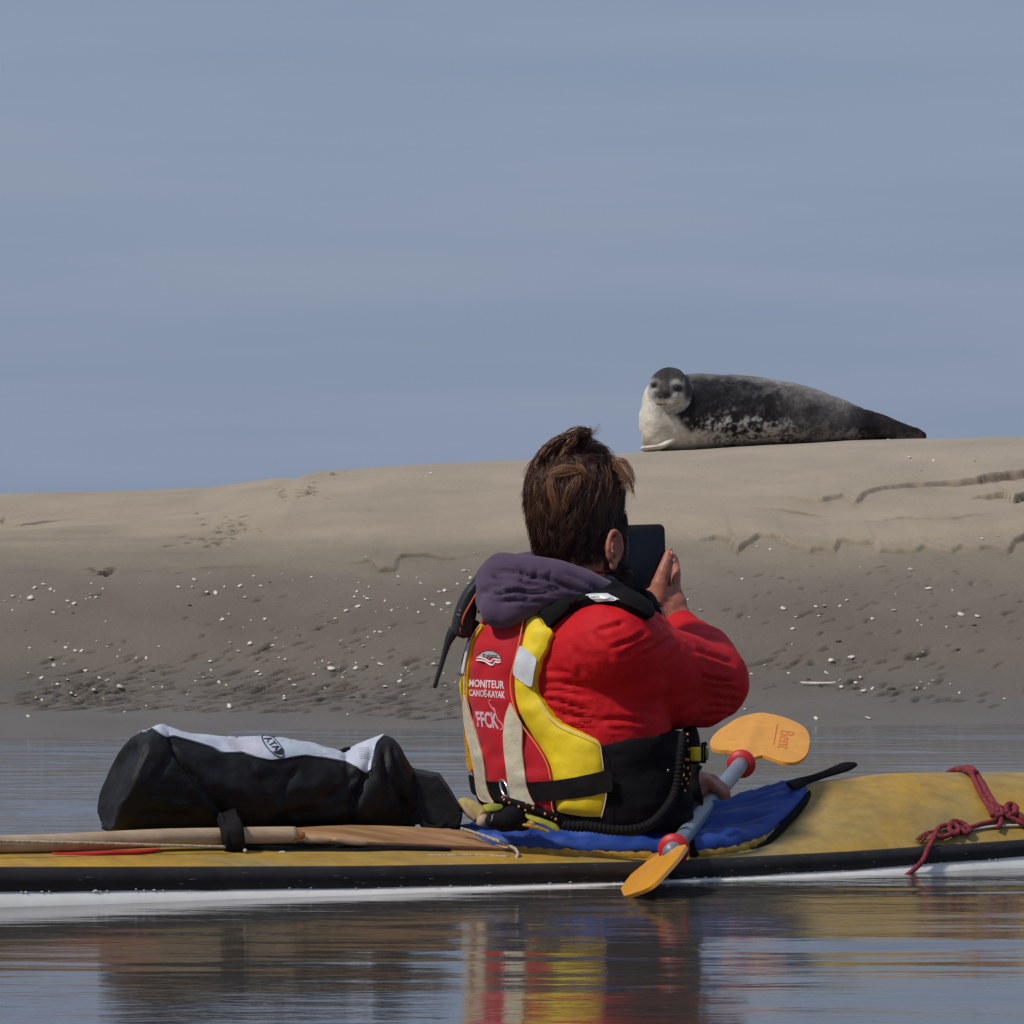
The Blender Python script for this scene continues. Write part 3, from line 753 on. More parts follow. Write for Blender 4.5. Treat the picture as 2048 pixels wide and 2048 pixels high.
ordn = ["first", "second", "third", "fourth", "fifth", "sixth", "seventh", "eighth", "ninth", "tenth", "eleventh", "twelfth", "thirteenth", "fourteenth", "fifteenth", "sixteenth", "seventeenth", "eighteenth", "nineteenth", "twentieth"]
def nth(k): return ordn[k] if k < 20 else ("twenty-" + ordn[k - 20] if k < 29 else ("thirty-" + ordn[k - 30] if 30 <= k < 39 else "%dth" % (k + 1)))
first_shell = {}
for (zi, bd), lst in things.items():
    lst.sort()
    for k, (px, py, w) in enumerate(lst):
        p, ok = ground_hit(px, py)
        if not ok or py > 1446: continue
        rad = w / 2 * p[1] / 11000 * random.uniform(0.95, 1.2)
        ki = random.choice([0, 0, 1, 2, 2, 3]) if w < 11 else random.choice([0, 1, 2])
        if ki in first_shell: o = first_shell[ki].copy()
        else: o = bpy.data.objects.new("shell", shell_kinds[ki]); first_shell[ki] = o
        COL.objects.link(o); o.name = "shell"
        o.location = Vector((p[0], p[1], p[2] + rad * 0.35)); o.scale = (rad, rad * 1.0, rad * random.uniform(0.8, 1.25))
        o.rotation_euler = (Matrix.Rotation(random.uniform(0.15, 0.8), 3, 'X') @ Matrix.Rotation(random.uniform(-0.4, 0.4), 3, 'Y') @ Matrix.Rotation(random.uniform(0, 6.28), 3, 'Z')).to_euler()
        size = "large" if w > 12 else "small" if w < 7 else "middling"
        tone = "greyish" if ki == 3 else "white"
        tag(o, f"{size} {tone} shell, {nth(k)} from left on the {bd} {marks[zi]}", "shell", "shells scattered over the sandbank")
p, ok = ground_hit(1636, 1371)
rz = bpy.data.objects.new("razor_shell", razor_me); COL.objects.link(rz); rz.location = Vector(p + np.array((0, 0, 0.006))); rz.scale = (0.058, 0.058, 0.058); rz.rotation_euler = (0.15, 0, 0.02)
tag(rz, "long pale razor shell lying level on the wet sand right of the elbow", "shell")
PB = [(1300 + i * .3872, 840 + j * .3872, w * .3872) for i, j, w in [(1403, 265, 12), (1678, 214, 14), (1704, 287, 8), (1847, 175, 8), (250, 235, 10)]] + [(460 + i * .2484, 1160 + j * .2484, w * .2484) for i, j, w in [(985, 950, 60), (1355, 38, 22), (320, 22, 30)]] + \
     [(i * .2484, 1160 + j * .2484, w * .2484) for i, j, w in [(915, 754, 34), (1528, 210, 40), (1230, 737, 44), (585, 272, 30), (418, 243, 18), (445, 494, 24), (205, 410, 26), (1520, 800, 18), (1803, 600, 22)]] + \
     [(1380 + i * .3458, 1160 + j * .3458, w * .3458) for i, j, w in [(1165, 634, 58), (1643, 266, 36), (860, 360, 40), (1550, 410, 40), (685, 580, 28)]]
PB.sort()
for k, (px, py, w) in enumerate(PB):
    p, ok = ground_hit(px, py)
    if not ok: continue
    o = bpy.data.objects.new("pebble", pebble_me); COL.objects.link(o)
    rad = w / 2 * p[1] / 11000; o.location = Vector(p); o.scale = (rad, rad * 1.3, rad * 0.7); o.rotation_euler = (0, 0, random.uniform(0, 6.28))
    tag(o, f"dark pebble on the {band(py)}, {nth(k)} pebble from the bank's left end", "pebble", "dark pebbles on the sandbank")

# ------------------------------------------------------------------ seal
def make_seal():
    Y = 25.35
    st = [(1283, 800, 886), (1292, 776, 895), (1308, 762, 901), (1342, 751, 903), (1394, 748, 901), (1445, 748, 898), (1496, 751, 895), (1547, 760, 893), (1599, 768, 890), (1650, 785, 887), (1705, 807, 884), (1745, 826, 882), (1775, 842, 880)]
    secs = []
    for k, (x, t, b) in enumerate(st):
        c = P(x, (t + b) / 2, Y); hz = (b - t) / 2 / 11000 * Y
        hy = hz * (0.95 if k > 1 else 0.9)
        if k < 3: c[1] -= 0.02
        secs.append((c, np.array((0, hy, 0)), np.array((0, 0, hz))))
    # denser along the body
    dense = []
    ct = smooth_path([s[0] for s in secs], 4); hy = smooth_path([s[1] for s in secs], 4); hz = smooth_path([s[2] for s in secs], 4)
    mb = MB(); mb.add(*loft(list(zip(ct, hy, hz)), 40, expo=2.1))
    mb.add(*ball(P(1313, 842, Y - 0.01), (0.082, 0.13, 0.125), 24, 16))       # chest
    mb.add(*ball(P(1330, 868, Y - 0.02), (0.10, 0.12, 0.075), 24, 16))
    # neck and head, turned to look at the camera
    hc = P(1338, 777, Y - 0.13)
    chain(mb, [(P(1332, 815, Y), 0.105), (P(1334, 797, Y - 0.07), 0.100), (hc + np.array((0, 0.03, -0.01)), 0.088)])
    mb.add(*ball(hc, (0.096, 0.10, 0.094), 28, 18))
    mb.add(*ball(hc + np.array((0.004, 0.02, 0.012)), (0.088, 0.09, 0.088), 28, 18))
    mz = hc + np.array((-0.006, -0.088, -0.022))
    mb.add(*ball(mz + np.array((-0.004, 0.012, 0.004)), (0.036, 0.050, 0.036), 20, 14))           # bridge of the nose
    for s in (-1, 1): mb.add(*ball(mz + np.array((0.022 * s - 0.002, 0.006, -0.020)), (0.031, 0.036, 0.026), 18, 12))   # whisker pads
    mb.add(*ball(mz + np.array((-0.002, 0.014, -0.044)), (0.034, 0.034, 0.020), 18, 12))                          # chin
    for s in (-1, 1): mb.add(*ball(hc + np.array((0.045 * s - 0.004, -0.066, 0.040)), (0.022, 0.020, 0.010), 14, 10))   # brows
    for s in (-1, 1): mb.add(*ball(hc + np.array((0.040 * s - 0.004, -0.070, -0.004)), (0.028, 0.020, 0.020), 14, 10))   # cheeks
    # fore flippers
    def flip(pts, th, wid, fl):
        sp = smooth_path(pts, 6); n = len(sp)
        w = np.interp(np.linspace(0, 1, n), [0, 0.3, 0.8, 1], [wid * 0.8, wid, wid * 0.8, wid * 0.3])
        T = np.gradient(sp, axis=0)
        secs = []
        for i in range(n):
            t = unit(T[i]); side = unit(np.cross(t, fl)); up = unit(np.cross(side, t)); secs.append((sp[i], side * w[i], up * th * (1.2 - 0.6 * i / n)))
        return loft(secs, 16)
    gz = lambda x, y: ground_z(x, y)
    def onp(px, Yv, h): x = (px - 1024) / 11000 * Yv; return np.array((x, Yv, gz(x, Yv) + h))
    mb.add(*flip([onp(1345, Y - 0.10, 0.045), onp(1318, Y - 0.14, 0.020), onp(1296, Y - 0.15, 0.016), onp(1281, Y - 0.14, 0.018)], 0.014, 0.042, np.array((0, 0.2, 1.0))))
    mb.add(*flip([onp(1352, Y + 0.12, 0.05), onp(1330, Y + 0.19, 0.02), onp(1308, Y + 0.22, 0.015)], 0.014, 0.042, np.array((0, -0.2, 1.0))))
    # hind flippers pressed together, pointing back
    for s, zz in ((-1, 0.0), (1, 0.008)):
        mb.add(*flip([P(1725, 835, Y + 0.02 * s), P(1770, 853, Y + 0.035 * s), P(1815, 869, Y + 0.035 * s), P(1853, 875, Y + 0.03 * s)], 0.016, 0.055, np.array((0.3, 1.0 * s, 0.2))))
    V, F = remesh(mb, 0.0068, 5)
    V = np.array(V)
    # eye sockets and mouth crease pressed in, small nostril slits
    eyes = [P(1308.5, 770.5, 1), P(1355, 776, 1)]
    def px_of(V): return 1024 + 11000 * V[:, 0] / V[:, 1], 1000 - 11000 * (V[:, 2] - CAM_H) / V[:, 1]
    X, Yp = px_of(V); front = V[:, 1] < Y - 0.09
    for ex, ey, ew, eh in ((1308.5, 770.5, 8.0, 5.5), (1354.5, 776.0, 10.5, 6.5)):
        g = np.exp(-(((X - ex) / ew) ** 2 + ((Yp - ey) / eh) ** 2)) * front; V[:, 1] += 0.011 * g
    mouth = np.exp(-((Yp - (808.5 + 0.02 * (X - 1322) ** 2 * 0.5)) / 1.6) ** 2) * np.exp(-((X - 1322) / 12) ** 4) * (V[:, 1] < Y - 0.15); V[:, 1] += 0.006 * mouth
    groove = np.exp(-((X - 1324) / 1.5) ** 2) * ((Yp > 798) & (Yp < 808)) * (V[:, 1] < Y - 0.15); V[:, 1] += 0.005 * groove
    N = vnormals(V, F)
    V += N * (0.0025 * vnoise(V * 28, 4) + 0.003 * vnoise(V * np.array((9, 9, 22)), 2))[:, None]
    # coat: dark back and crown, pale belly, chest and cheeks, mottled flank
    X, Yp = px_of(V)
    top = np.interp(X, [a for a, _, _ in st], [b for _, b, _ in st]); bot = np.interp(X, [a for a, _, _ in st], [c for _, _, c in st])
    h = (Yp - top) / (bot - top)
    n1 = fbm(V * np.array((16, 16, 20)), 3, 4); n2 = fbm(V * 42, 9, 3); n3 = fbm(V * 95, 5, 2); n4 = fbm(V * 7, 6, 2)
    dark = np.array((0.008, 0.0075, 0.010)); mid = np.array((0.095, 0.088, 0.086)); pale = np.array((0.50, 0.47, 0.44)); brown = np.array((0.10, 0.078, 0.068))
    g = 0.10 + 0.10 * n4
    f_pale = sstep(0.42, 0.9, h + 0.20 * n1 + 0.10 * n2) * 0.85
    ridge = sstep(0.10, 0.01, h + 0.04 * n1) + 0.5 * sstep(0.22, 0.05, h + 0.05 * n1) * sstep(1490, 1540, X) * sstep(1600, 1560, X)                                     # bright rim light along the spine, painted into the coat
    speck = sstep(0.30, 0.85, 0.7 * n2 + 1.0 * n3 + 1.5 * (h - 0.42)) * sstep(0.25, 0.6, h)
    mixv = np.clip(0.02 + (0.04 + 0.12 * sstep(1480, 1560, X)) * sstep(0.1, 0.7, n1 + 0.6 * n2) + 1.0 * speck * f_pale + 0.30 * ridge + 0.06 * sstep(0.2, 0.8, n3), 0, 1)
    C = dark + (pale * 0.8 - dark) * mixv[:, None]
    # back half is an even grey, the rump and hind flippers dark brown
    rear = sstep(1540, 1620, X) * (1 - sstep(1680, 1735, X))
    gr = np.clip(0.26 + 0.05 * n1 + 0.05 * n3 + 0.25 * sstep(0.35, 0.0, h), 0, 1)[:, None]
    C = C * (1 - 0.75 * rear[:, None]) + (dark + (pale - dark) * gr * 0.8) * 0.75 * rear[:, None]
    patch_ = np.exp(-(((X - 1625) / 26) ** 2 + ((Yp - 822) / 16) ** 2))[:, None]; C = C * (1 - 0.7 * patch_) + dark * 0.7 * patch_
    # the black saddle behind the head
    sad = np.exp(-(((X - 1400) / 62) ** 4 + ((Yp - 800) / 30) ** 4)) * sstep(-0.9, 0.2, n1 + 0.6); sad = np.clip(sad * 1.1, 0, 1)[:, None] * 0.85
    C = C * (1 - sad) + dark * sad
    f = (sstep(1685, 1740, X + 8 * n1) * 0.95)[:, None]; C = C * (1 - f) + np.array((0.014, 0.010, 0.011)) * f
    # low flank pale brown-pink streaks
    bb = (sstep(0.72, 0.95, h) * sstep(1395, 1450, X) * (1 - sstep(1560, 1640, X)) * sstep(-0.2, 0.5, n2 + n1))[:, None]; C = C * (1 - 0.6 * bb) + brown * 0.6 * bb
    # chest: creamy
    ch = sstep(0, 22, (1368 - X) + 0.9 * (Yp - 838) * 1.0 + 6 * n1) * sstep(1452, 1392, X + 30 * n2 * 0.3 - 0 * X)
    ch = ch * np.where(Yp > 800, 1, sstep(1312, 1296, X))
    low = sstep(856, 872, Yp + 5 * n1) * (1 - sstep(1385, 1445, X + 20 * n2))
    ch = np.clip(np.maximum(ch, low), 0, 1)[:, None]
    C = C * (1 - ch) + (np.array((0.58, 0.54, 0.46)) * (1 + 0.07 * n1)[:, None]) * ch
    # head
    hd = (((X - 1339) / 47) ** 2 + ((Yp - 781) / 49) ** 2 < 1) & (V[:, 1] < Y - 0.045)
    fx_, fy_ = X[hd], Yp[hd]; m1 = n2[hd]; m0 = n1[hd]
    cf = np.tile(np.array((0.50, 0.47, 0.42)), (hd.sum(), 1))
    def lay(mask, col, a=1.0):
        nonlocal cf
        mask = (np.clip(mask, 0, 1) * a)[:, None]; cf = cf * (1 - mask) + np.array(col) * mask
    lay(sstep(770, 753, fy_ + 5 * m1 + 3 * n3[hd]), (0.026, 0.024, 0.027), 0.93)                     # crown
    lay(sstep(1362, 1374, fx_ + 3 * m1) * sstep(815, 790, fy_), (0.030, 0.028, 0.031), 0.92)                            # dark side of the head
    lay(np.exp(-(((fx_ - 1329) / 15) ** 2)) * sstep(798, 790, fy_) * 1.4, (0.030, 0.027, 0.027), 0.97)                   # bridge
    lay(np.exp(-(((fx_ - 1324) / 17) ** 4 + ((fy_ - 790) / 8) ** 4)) * 1.1, (0.024, 0.021, 0.021), 0.95)                   # muzzle top
    for ex, ey in ((1310, 764), (1354, 767)): lay(np.exp(-(((fx_ - ex) / 10) ** 2 + ((fy_ - ey) / 4.5) ** 2)) * 1.2, (0.32, 0.30, 0.28), 0.85)
    for ex, ey, ew, eh in ((1308.5, 771, 9.5, 7), (1356, 777.5, 13.5, 8)): lay(np.exp(-(((fx_ - ex) / ew) ** 4 + ((fy_ - ey) / eh) ** 4)), (0.014, 0.012, 0.013), 0.96)
    lay(np.exp(-(((fx_ - 1345) / 12) ** 2 + ((fy_ - 806) / 9) ** 2)), (0.20, 0.16, 0.15), 0.6)
    lay(np.exp(-((fy_ - (808.5 + 0.010 * (fx_ - 1322) ** 2)) / 1.3) ** 2) * (np.abs(fx_ - 1322) < 11), (0.05, 0.035, 0.035), 0.9)
    lay(sstep(822, 830, fy_ + 0.3 * (fx_ - 1325)), (0.16, 0.14, 0.12), 0.5)
    C[hd] = cf
    C = np.clip(C * (1 + 0.16 * n3 + 0.08 * n2)[:, None], 0.004, 0.7)
    root = empty("seal", (float(P(1500, 890, Y)[0]), Y, ground_z(float(P(1500, 890, Y)[0]), Y)),
                 "mottled grey seal with pale chest lying on the sandbank crest, facing the camera", "seal")
    b = mesh_obj("body", V, F, M['seal'], root, cols=C)
    bv = bvh_of(V, F)
    for ex, ey, r in ((1308.5, 770.5, 0.0130), (1354.5, 776.5, 0.0165)):
        p, n = cast(bv, ex, ey)
        mesh_obj("eye", *ball(p + np.array((0, 0.0045, 0)), r, 16, 10), M['seal_eye'], root)
    for ex in (1319.5, 1329.5):
        p, n = cast(bv, ex, 794)
        mesh_obj("nostril", *ball(p, (0.0055, 0.003, 0.0085), 10, 8), M['seal_nose'], root)
    w = MB()
    for s in (-1, 1):
        for k in range(9):
            p, n = cast(bv, 1324 + s * (5 + 3.2 * (k % 3)), 799 + 2.6 * (k // 3))
            d = np.array((s * 0.045, -0.022, -0.018 + 0.01 * (k % 3))) * random.uniform(0.7, 1.1)
            w.add(*tube(smooth_path([p, p + d * 0.6, p + d + np.array((0, 0, -0.008))], 3), [0.0009, 0.0003], 4))
    w.build("whiskers", M['whisker'], root)
make_seal()

# ------------------------------------------------------------------ kayak (t runs along it to the bow, s to the side nearer the camera)
def K(t, s, z): return np.array((0.12 + 0.875 * t + 0.485 * s, 10.40 + 0.485 * t - 0.875 * s, z))
def k_b(t): return 0.27 * np.maximum(0.0, 1 - np.abs(t / 2.65) ** 2.3) ** 0.8
def k_zg(t): return np.interp(t, [-2.65, -2, -1.3, -0.6, 0, 0.45, 0.9, 1.5, 2.1, 2.65], [0.20, 0.12, 0.080, 0.061, 0.050, 0.055, 0.066, 0.095, 0.145, 0.24])
def k_zs(t): return np.interp(t, [-2.65, -2, -1.3, -0.6, 0, 0.45, 0.9, 1.5, 2.1, 2.65], [0.15, 0.075, 0.038, 0.0233, 0.016, 0.022, 0.0355, 0.055, 0.095, 0.19])
def k_zr(t): return np.interp(t, [-2.65, -1.3, -0.6, -0.22, 0.15, 0.3, 0.403, 0.52, 0.72, 1.0, 1.5, 2.1, 2.65], [0.205, 0.103, 0.092, 0.076, 0.074, 0.092, 0.128, 0.174, 0.187, 0.182, 0.167, 0.165, 0.245])
def deck_z(t, s):
    b = k_b(t) + 1e-6
    return k_zg(t) + (k_zr(t) - k_zg(t)) * np.maximum(0, 1 - (np.abs(s) / b) ** 1.7)
kayak = empty("kayak", K(0, 0, 0), "yellow sea kayak with black gunwale band and white bottom floating beside the sandbank", "kayak")
def kayak_strip(prof, ts, closed=False):
    V = []; n = None
    for t in ts:
        row = prof(t); n = len(row); V += [K(t, s, z) for s, z in row]
    F = []
    for i in range(len(ts) - 1):
        for k in range(n - 1): F.append((i * n + k, (i + 1) * n + k, (i + 1) * n + k + 1, i * n + k + 1))
    return V, F
ts = np.linspace(-2.62, 2.62, 180)
def hull_prof(t):
    b = float(k_b(t)); zs = float(k_zs(t)); kz = -0.095 + 0.24 * max(0, abs(t) / 2.65 - 0.75) ** 1.2 * 3
    half = [(0, kz), (0.45 * b, kz + 0.012), (0.75 * b, kz + 0.035), (0.97 * b + 0.008, -0.035 + max(0, kz + 0.05)), (b + 0.013, min(0, kz + 0.08)), (b + 0.0125, zs * 0.22), (b + 0.006, zs * 0.65), (0.995 * b, zs)]
    return [(-s, z) for s, z in half[::-1]] + half[1:]
V, F = kayak_strip(hull_prof, ts); mesh_obj("hull", V, F, M['hull'], kayak)
def band_prof(t, sg):
    b = float(k_b(t)); zs = float(k_zs(t)); zg = float(k_zg(t))
    r = [(0.995 * b - 0.004, zs - 0.001), (0.995 * b + 0.003, zs + 0.001), (b * 0.995 + 0.005, zs + (zg - zs) * 0.5), (b + 0.003, zg - 0.001), (b - 0.006, zg + 0.0015)]
    w = 0.0012 * math.sin(t * 23) + 0.0008 * math.sin(t * 61 + 2)
    r = [(s, z + (w if k < 2 else 0)) for k, (s, z) in enumerate(r)]
    return [(sg * s, z) for s, z in r]
for sg in (1, -1):
    V, F = kayak_strip(lambda t: band_prof(t, sg), ts); mesh_obj("gunwale_band", V, F, M['band'], kayak)
def deck_prof(t):
    b = float(k_b(t)) - 0.003
    return [(b * u, float(deck_z(t, b * u)) - (0.0 if abs(u) < 0.999 else 0.004)) for u in np.linspace(-1, 1, 33)]
DV, DF = kayak_strip(deck_prof, ts); DV = np.array(DV)
DV[:, 2] += 0.0006 * vnoise(DV * 12, 3)
mesh_obj("deck", DV, DF, M['deck'], kayak)
deck_bvh = bvh_of(DV, DF, False)
HV, HF = kayak_strip(lambda t: band_prof(t, 1), ts); band_bvh = bvh_of(HV, HF, False)
# scuffs on the band and torn edge of white paint where band and hull meet
mb = MB()
for k in range(95):
    x = random.uniform(-5, 2060)
    t0 = (x - 1250) / 1100 / 0.87
    b = float(k_b(t0)); zs = float(k_zs(t0))
    c = K(t0, 0.985 * b + 0.005, zs + random.uniform(-0.0008, 0.0012) + 0.0012 * math.sin(t0 * 23))
    r = random.uniform(0.0004, 0.0013) * (1.6 if random.random() < 0.1 else 1)
    mb.add(*ball(c, (r * random.uniform(1.5, 4), r, r), 7, 5))
o = mb.build("paint_crust", M['hull'], kayak); o['kind'] = 'stuff'
mb = MB()
for k in range(46):
    t0 = random.uniform(-1.2, 1.1); b = float(k_b(t0)); zs = float(k_zs(t0)); zg = float(k_zg(t0))
    c = K(t0, b + 0.0052, zs + (zg - zs) * random.uniform(0.2, 0.95)); L = random.uniform(0.003, 0.016)
    mb.add(*tube(smooth_path([c, c + np.array((L * 0.875, L * 0.485, random.uniform(-.001, .001)))], 2), random.uniform(0.00018, 0.00045), 5))
o = mb.build("scuff_marks", M['scuff'], kayak); o['kind'] = 'stuff'
# coaming: black rim round the cockpit
CT, CA, CB = 0.128, 0.352, 0.213
def rim_z(t): return float(np.interp(t, [-0.23, -0.1, 0.05, 0.2, 0.3, 0.403, 0.47, 0.52], [0.098, 0.088, 0.081, 0.086, 0.102, 0.138, 0.168, 0.184]))
def rim(phi, out=0.0, dz=0.0):
    c, s = math.cos(phi), math.sin(phi)
    n = unit((c / CA, s / CB))
    t = CT + CA * c + n[0] * out; q = CB * math.copysign(abs(s) ** 0.92, s) * (1 - 0.60 * max(0.0, c) ** 1.8) + n[1] * out
    return K(t, q, rim_z(CT + CA * c) + dz)
ph = np.linspace(0, 2 * math.pi, 97)[:-1]
mesh_obj("coaming_rim", *tube(np.array([rim(a, 0.032, -0.041 + 0.027 * float(sstep(0.2, 0.42, CT + CA * math.cos(a)))) for a in ph]), 0.0075, 8, closed=True), M['black_cloth'], kayak)
V = []; F = []
for a in ph:
    for o_, d_ in ((0.010, -0.008), (0.016, -0.020), (0.030, -0.050)): V.append(rim(a, o_, d_))
n = len(ph); F = [(i * 3 + k, ((i + 1) % n) * 3 + k, ((i + 1) % n) * 3 + k + 1, i * 3 + k + 1) for i in range(n) for k in range(2)]
mesh_obj("coaming_wall", V, F, M['black_cloth'], kayak)
# deck lines and their fittings
mesh_obj("deck_line", *tube(line_on(deck_bvh, [(1630, 1668), (1700, 1667), (1800, 1664), (1930, 1664), (1990, 1656), (2048, 1654), (2080, 1652)][3:], 0.004), 0.0028, 6), M['white_cord'], kayak)

# ------------------------------------------------------------------ spray skirt
skirt = empty("spray_skirt", K(CT, 0, 0.08), "blue nylon spray skirt with gathered yellow edge stretched over the cockpit", "spray skirt")
C0 = np.array((0.115, 10.40))
def waist(phi_vec, k):
    """waist of the sitter in the direction of a rim point"""
    d = phi_vec / np.linalg.norm(phi_vec)
    sdir = np.array((0.766, -0.643)); fdir = np.array((0.643, 0.766))
    u, v = d @ sdir, d @ fdir
    r = 1 / math.sqrt((u / 0.19) ** 2 + (v / 0.135) ** 2)
    return C0 + d * r * k
V = []; nr = 16; na = 192; phs = np.linspace(0, 2 * math.pi, na + 1)[:-1]
for a in phs:
    R = rim(a, 0.014, 0.006); w = waist(R[:2] - C0, 0.98)
    W = np.array((w[0], w[1], 0.112))
    for i in range(nr + 1):
        t = i / nr
        p = W * (1 - t) + R * t
        L = np.linalg.norm((R - W)[:2])
        p[2] += -0.010 * math.sin(math.pi * t) * min(1, L / 0.16) + 0.006 * math.sin(a * 9 + 3 * t) * math.sin(math.pi * t) + 0.004 * math.sin(a * 23 + 5 * t) * t * (1 - t) * 4 + 0.0035 * math.sin(a * 41) * t ** 3
        V.append(p)
    # lip that folds over the coaming, its lower edge pulled up and down by the elastic
    wav = 0.0048 * math.sin(a * 31 + 1.4 * math.sin(a * 5)) + 0.003 * math.sin(a * 17)
    V.append(rim(a, 0.024, 0.000)); V.append(rim(a, 0.027, -0.012 + wav * 0.5)); V.append(rim(a, 0.026, -0.020 + wav))
m_ = nr + 4
F = [(i * m_ + k, ((i + 1) % na) * m_ + k, ((i + 1) % na) * m_ + k + 1, i * m_ + k + 1) for i in range(na) for k in range(m_ - 1)]
V = np.array(V); V[:, 2] += 0.004 * fbm(V * 22, 3, 3) * np.tile(np.r_[np.ones(nr), np.full(4, 0.3)], na)
o = mesh_obj("skirt_deck", V, F, M['blue'], skirt); md = o.modifiers.new("cloth", 'SOLIDIFY'); md.thickness = 0.0015
V = []
for a in phs:
    w1 = 0.004 * math.sin(a * 47 + 2 * math.sin(a * 7)); w2 = 0.0035 * math.sin(a * 71)
    V += [rim(a, 0.022, -0.010), rim(a, 0.030 + w2 * 0.6, -0.020 + w1 * 0.3), rim(a, 0.032 + w2, -0.031 + w1), rim(a, 0.020, -0.037 + w1)]
F = [(i * 4 + k, ((i + 1) % na) * 4 + k, ((i + 1) % na) * 4 + k + 1, i * 4 + k + 1) for i in range(na) for k in range(3)]
o = mesh_obj("elastic_frill", V, F, M['gold'], skirt); md = o.modifiers.new("cloth", 'SOLIDIFY'); md.thickness = 0.0012
# grab loop running forward onto the deck
pts = [P(1580, 1572, 10.55), P(1600, 1565, 10.60), P(1612, 1561, 10.62), P(1640, 1552, 10.65), P(1665, 1543, 10.67), P(1690, 1534, 10.69), P(1713, 1528, 10.71)]
sp = smooth_path(pts, 4)
mesh_obj("grab_loop", *tube(sp, [0.010, 0.012, 0.010, 0.008, 0.008, 0.010, 0.011, 0.004], 10, flat=0.35, flatdir=(0.2, -0.7, 0.5)), M['black_web'], skirt)
# pull tab on the near edge
mesh_obj("pull_tab", *tube(smooth_path([rim(1.62, 0.026, 0.004), rim(1.62, 0.032, -0.012), rim(1.60, 0.034, -0.028)], 4), [0.010, 0.008, 0.009], 8, flat=0.3, flatdir=(0.3, -0.9, 0)), M['black_web'], skirt)

# ------------------------------------------------------------------ the paddle across the cockpit
PL = P(1346, 1700, 10.06); PU = P(1483, 1527, 11.10); PD = unit(PU - PL)
paddle = empty("paddle", PL, "double paddle with grey shaft and orange blades held across the cockpit", "paddle")
mesh_obj("shaft", *tube(smooth_path([PL - PD * 0.03, PU + PD * 0.04], 10), 0.0158, 20), M['shaft'], paddle)
def drip(c, d):
    prof = [(0.016, -0.010), (0.0275, -0.007), (0.0295, 0.0), (0.0285, 0.006), (0.020, 0.009), (0.016, 0.010)]
    u = unit(np.cross(d, (0, 0, 1))); w = np.cross(u, d); V = []; n = 28
    for r, h in prof:
        for k in range(n): V.append(c + d * h * 1.0 + r * (math.cos(2 * math.pi * k / n) * u + math.sin(2 * math.pi * k / n) * w))
    F = [(i * n + k, i * n + (k + 1) % n, (i + 1) * n + (k + 1) % n, (i + 1) * n + k) for i in range(len(prof) - 1) for k in range(n)]
    return V, F
mesh_obj("drip_ring", *drip(PL + PD * 0.01, PD), M['ring'], paddle)
mesh_obj("drip_ring", *drip(PU - PD * 0.005, PD), M['ring'], paddle)
def blade(name, O, d2, w, outline, spine_h, mat_, thick=0.0035, cup=0.0, spine=None):
    n = unit(np.cross(d2, w)); pl = densify(outline, 5, True); q, T, nb = fill2d(pl, 6)
    cam0 = np.array((0, 0, CAM_H)); pts = []
    for x, y in q:
        r = np.array(((x - 1024) / 11000, 1.0, (1000 - y) / 11000)); k = np.dot(O - cam0, n) / np.dot(r, n); pts.append(cam0 + r * k)
    pts = np.array(pts); W = unit(w - d2 * np.dot(w, d2)); u = (pts - O) @ d2; v = (pts - O) @ W
    if n[2] < 0: n = -n
    h = spine_h * np.exp(-(v / 0.012) ** 2) * np.clip(1 - u / 0.5, 0.2, 1) + cup * (v / 0.1) ** 2
    A = pts + n * (h + thick)[:, None]; B = pts + n * (h - thick)[:, None]; m = len(A)
    E = set(); 
    for t in T:
        for a, b in ((t[0], t[1]), (t[1], t[2]), (t[2], t[0])): E.add((a, b))
    F = [tuple(t) for t in T] + [tuple(i + m for i in reversed(t)) for t in T] + [(b, a, a + m, b + m) for a, b in E if (b, a) not in E]
    V = np.concatenate((A, B)); o = mesh_obj(name, V, F, mat_, paddle); shade_auto(o, 50)
    bm = bmesh.new(); bm.from_mesh(o.data); bmesh.ops.recalc_face_normals(bm, faces=bm.faces); bm.to_mesh(o.data); bm.free()
    return bvh_of(V, F), (u.min(), u.max(), v.min(), v.max())
up = [(1418, 1487), (1424, 1473), (1440, 1458), (1455, 1451), (1463, 1444), (1480, 1436), (1502, 1431), (1530, 1429), (1555, 1433), (1580, 1439), (1605, 1449), (1616, 1458), (1620, 1475), (1616, 1500), (1606, 1513), (1590, 1522), (1568, 1524), (1545, 1518), (1525, 1512), (1513, 1515), (1505, 1520), (1490, 1524), (1476, 1510), (1462, 1503), (1440, 1502), (1424, 1498)]
d2u = unit(np.array((0.13, 0.97, 0.20))); wu = unit(np.array((0.99, -0.13, -0.02)))
ub_bvh, sz = blade("blade", PU + PD * 0.02, d2u, wu, up, 0.006, M['orange_blade'], cup=-0.006)
print("upper blade", sz)
lowb = [(1377, 1691), (1352, 1696), (1330, 1702), (1312, 1709), (1296, 1719), (1281, 1732), (1265, 1750), (1250, 1770), (1241, 1785), (1236, 1796), (1252, 1795), (1275, 1788), (1298, 1779), (1312, 1769), (1330, 1751), (1343, 1736), (1356, 1722), (1366, 1708)]
d2l = unit(np.array((-0.061, -0.41, -0.053))); wl_ = unit(np.array((0.80, -0.05, 0.60)))
lb_bvh, sz = blade("blade", PL - PD * 0.02, d2l, wl_, lowb, 0.0, M['orange_blade'], cup=0.0)
print("lower blade", sz)

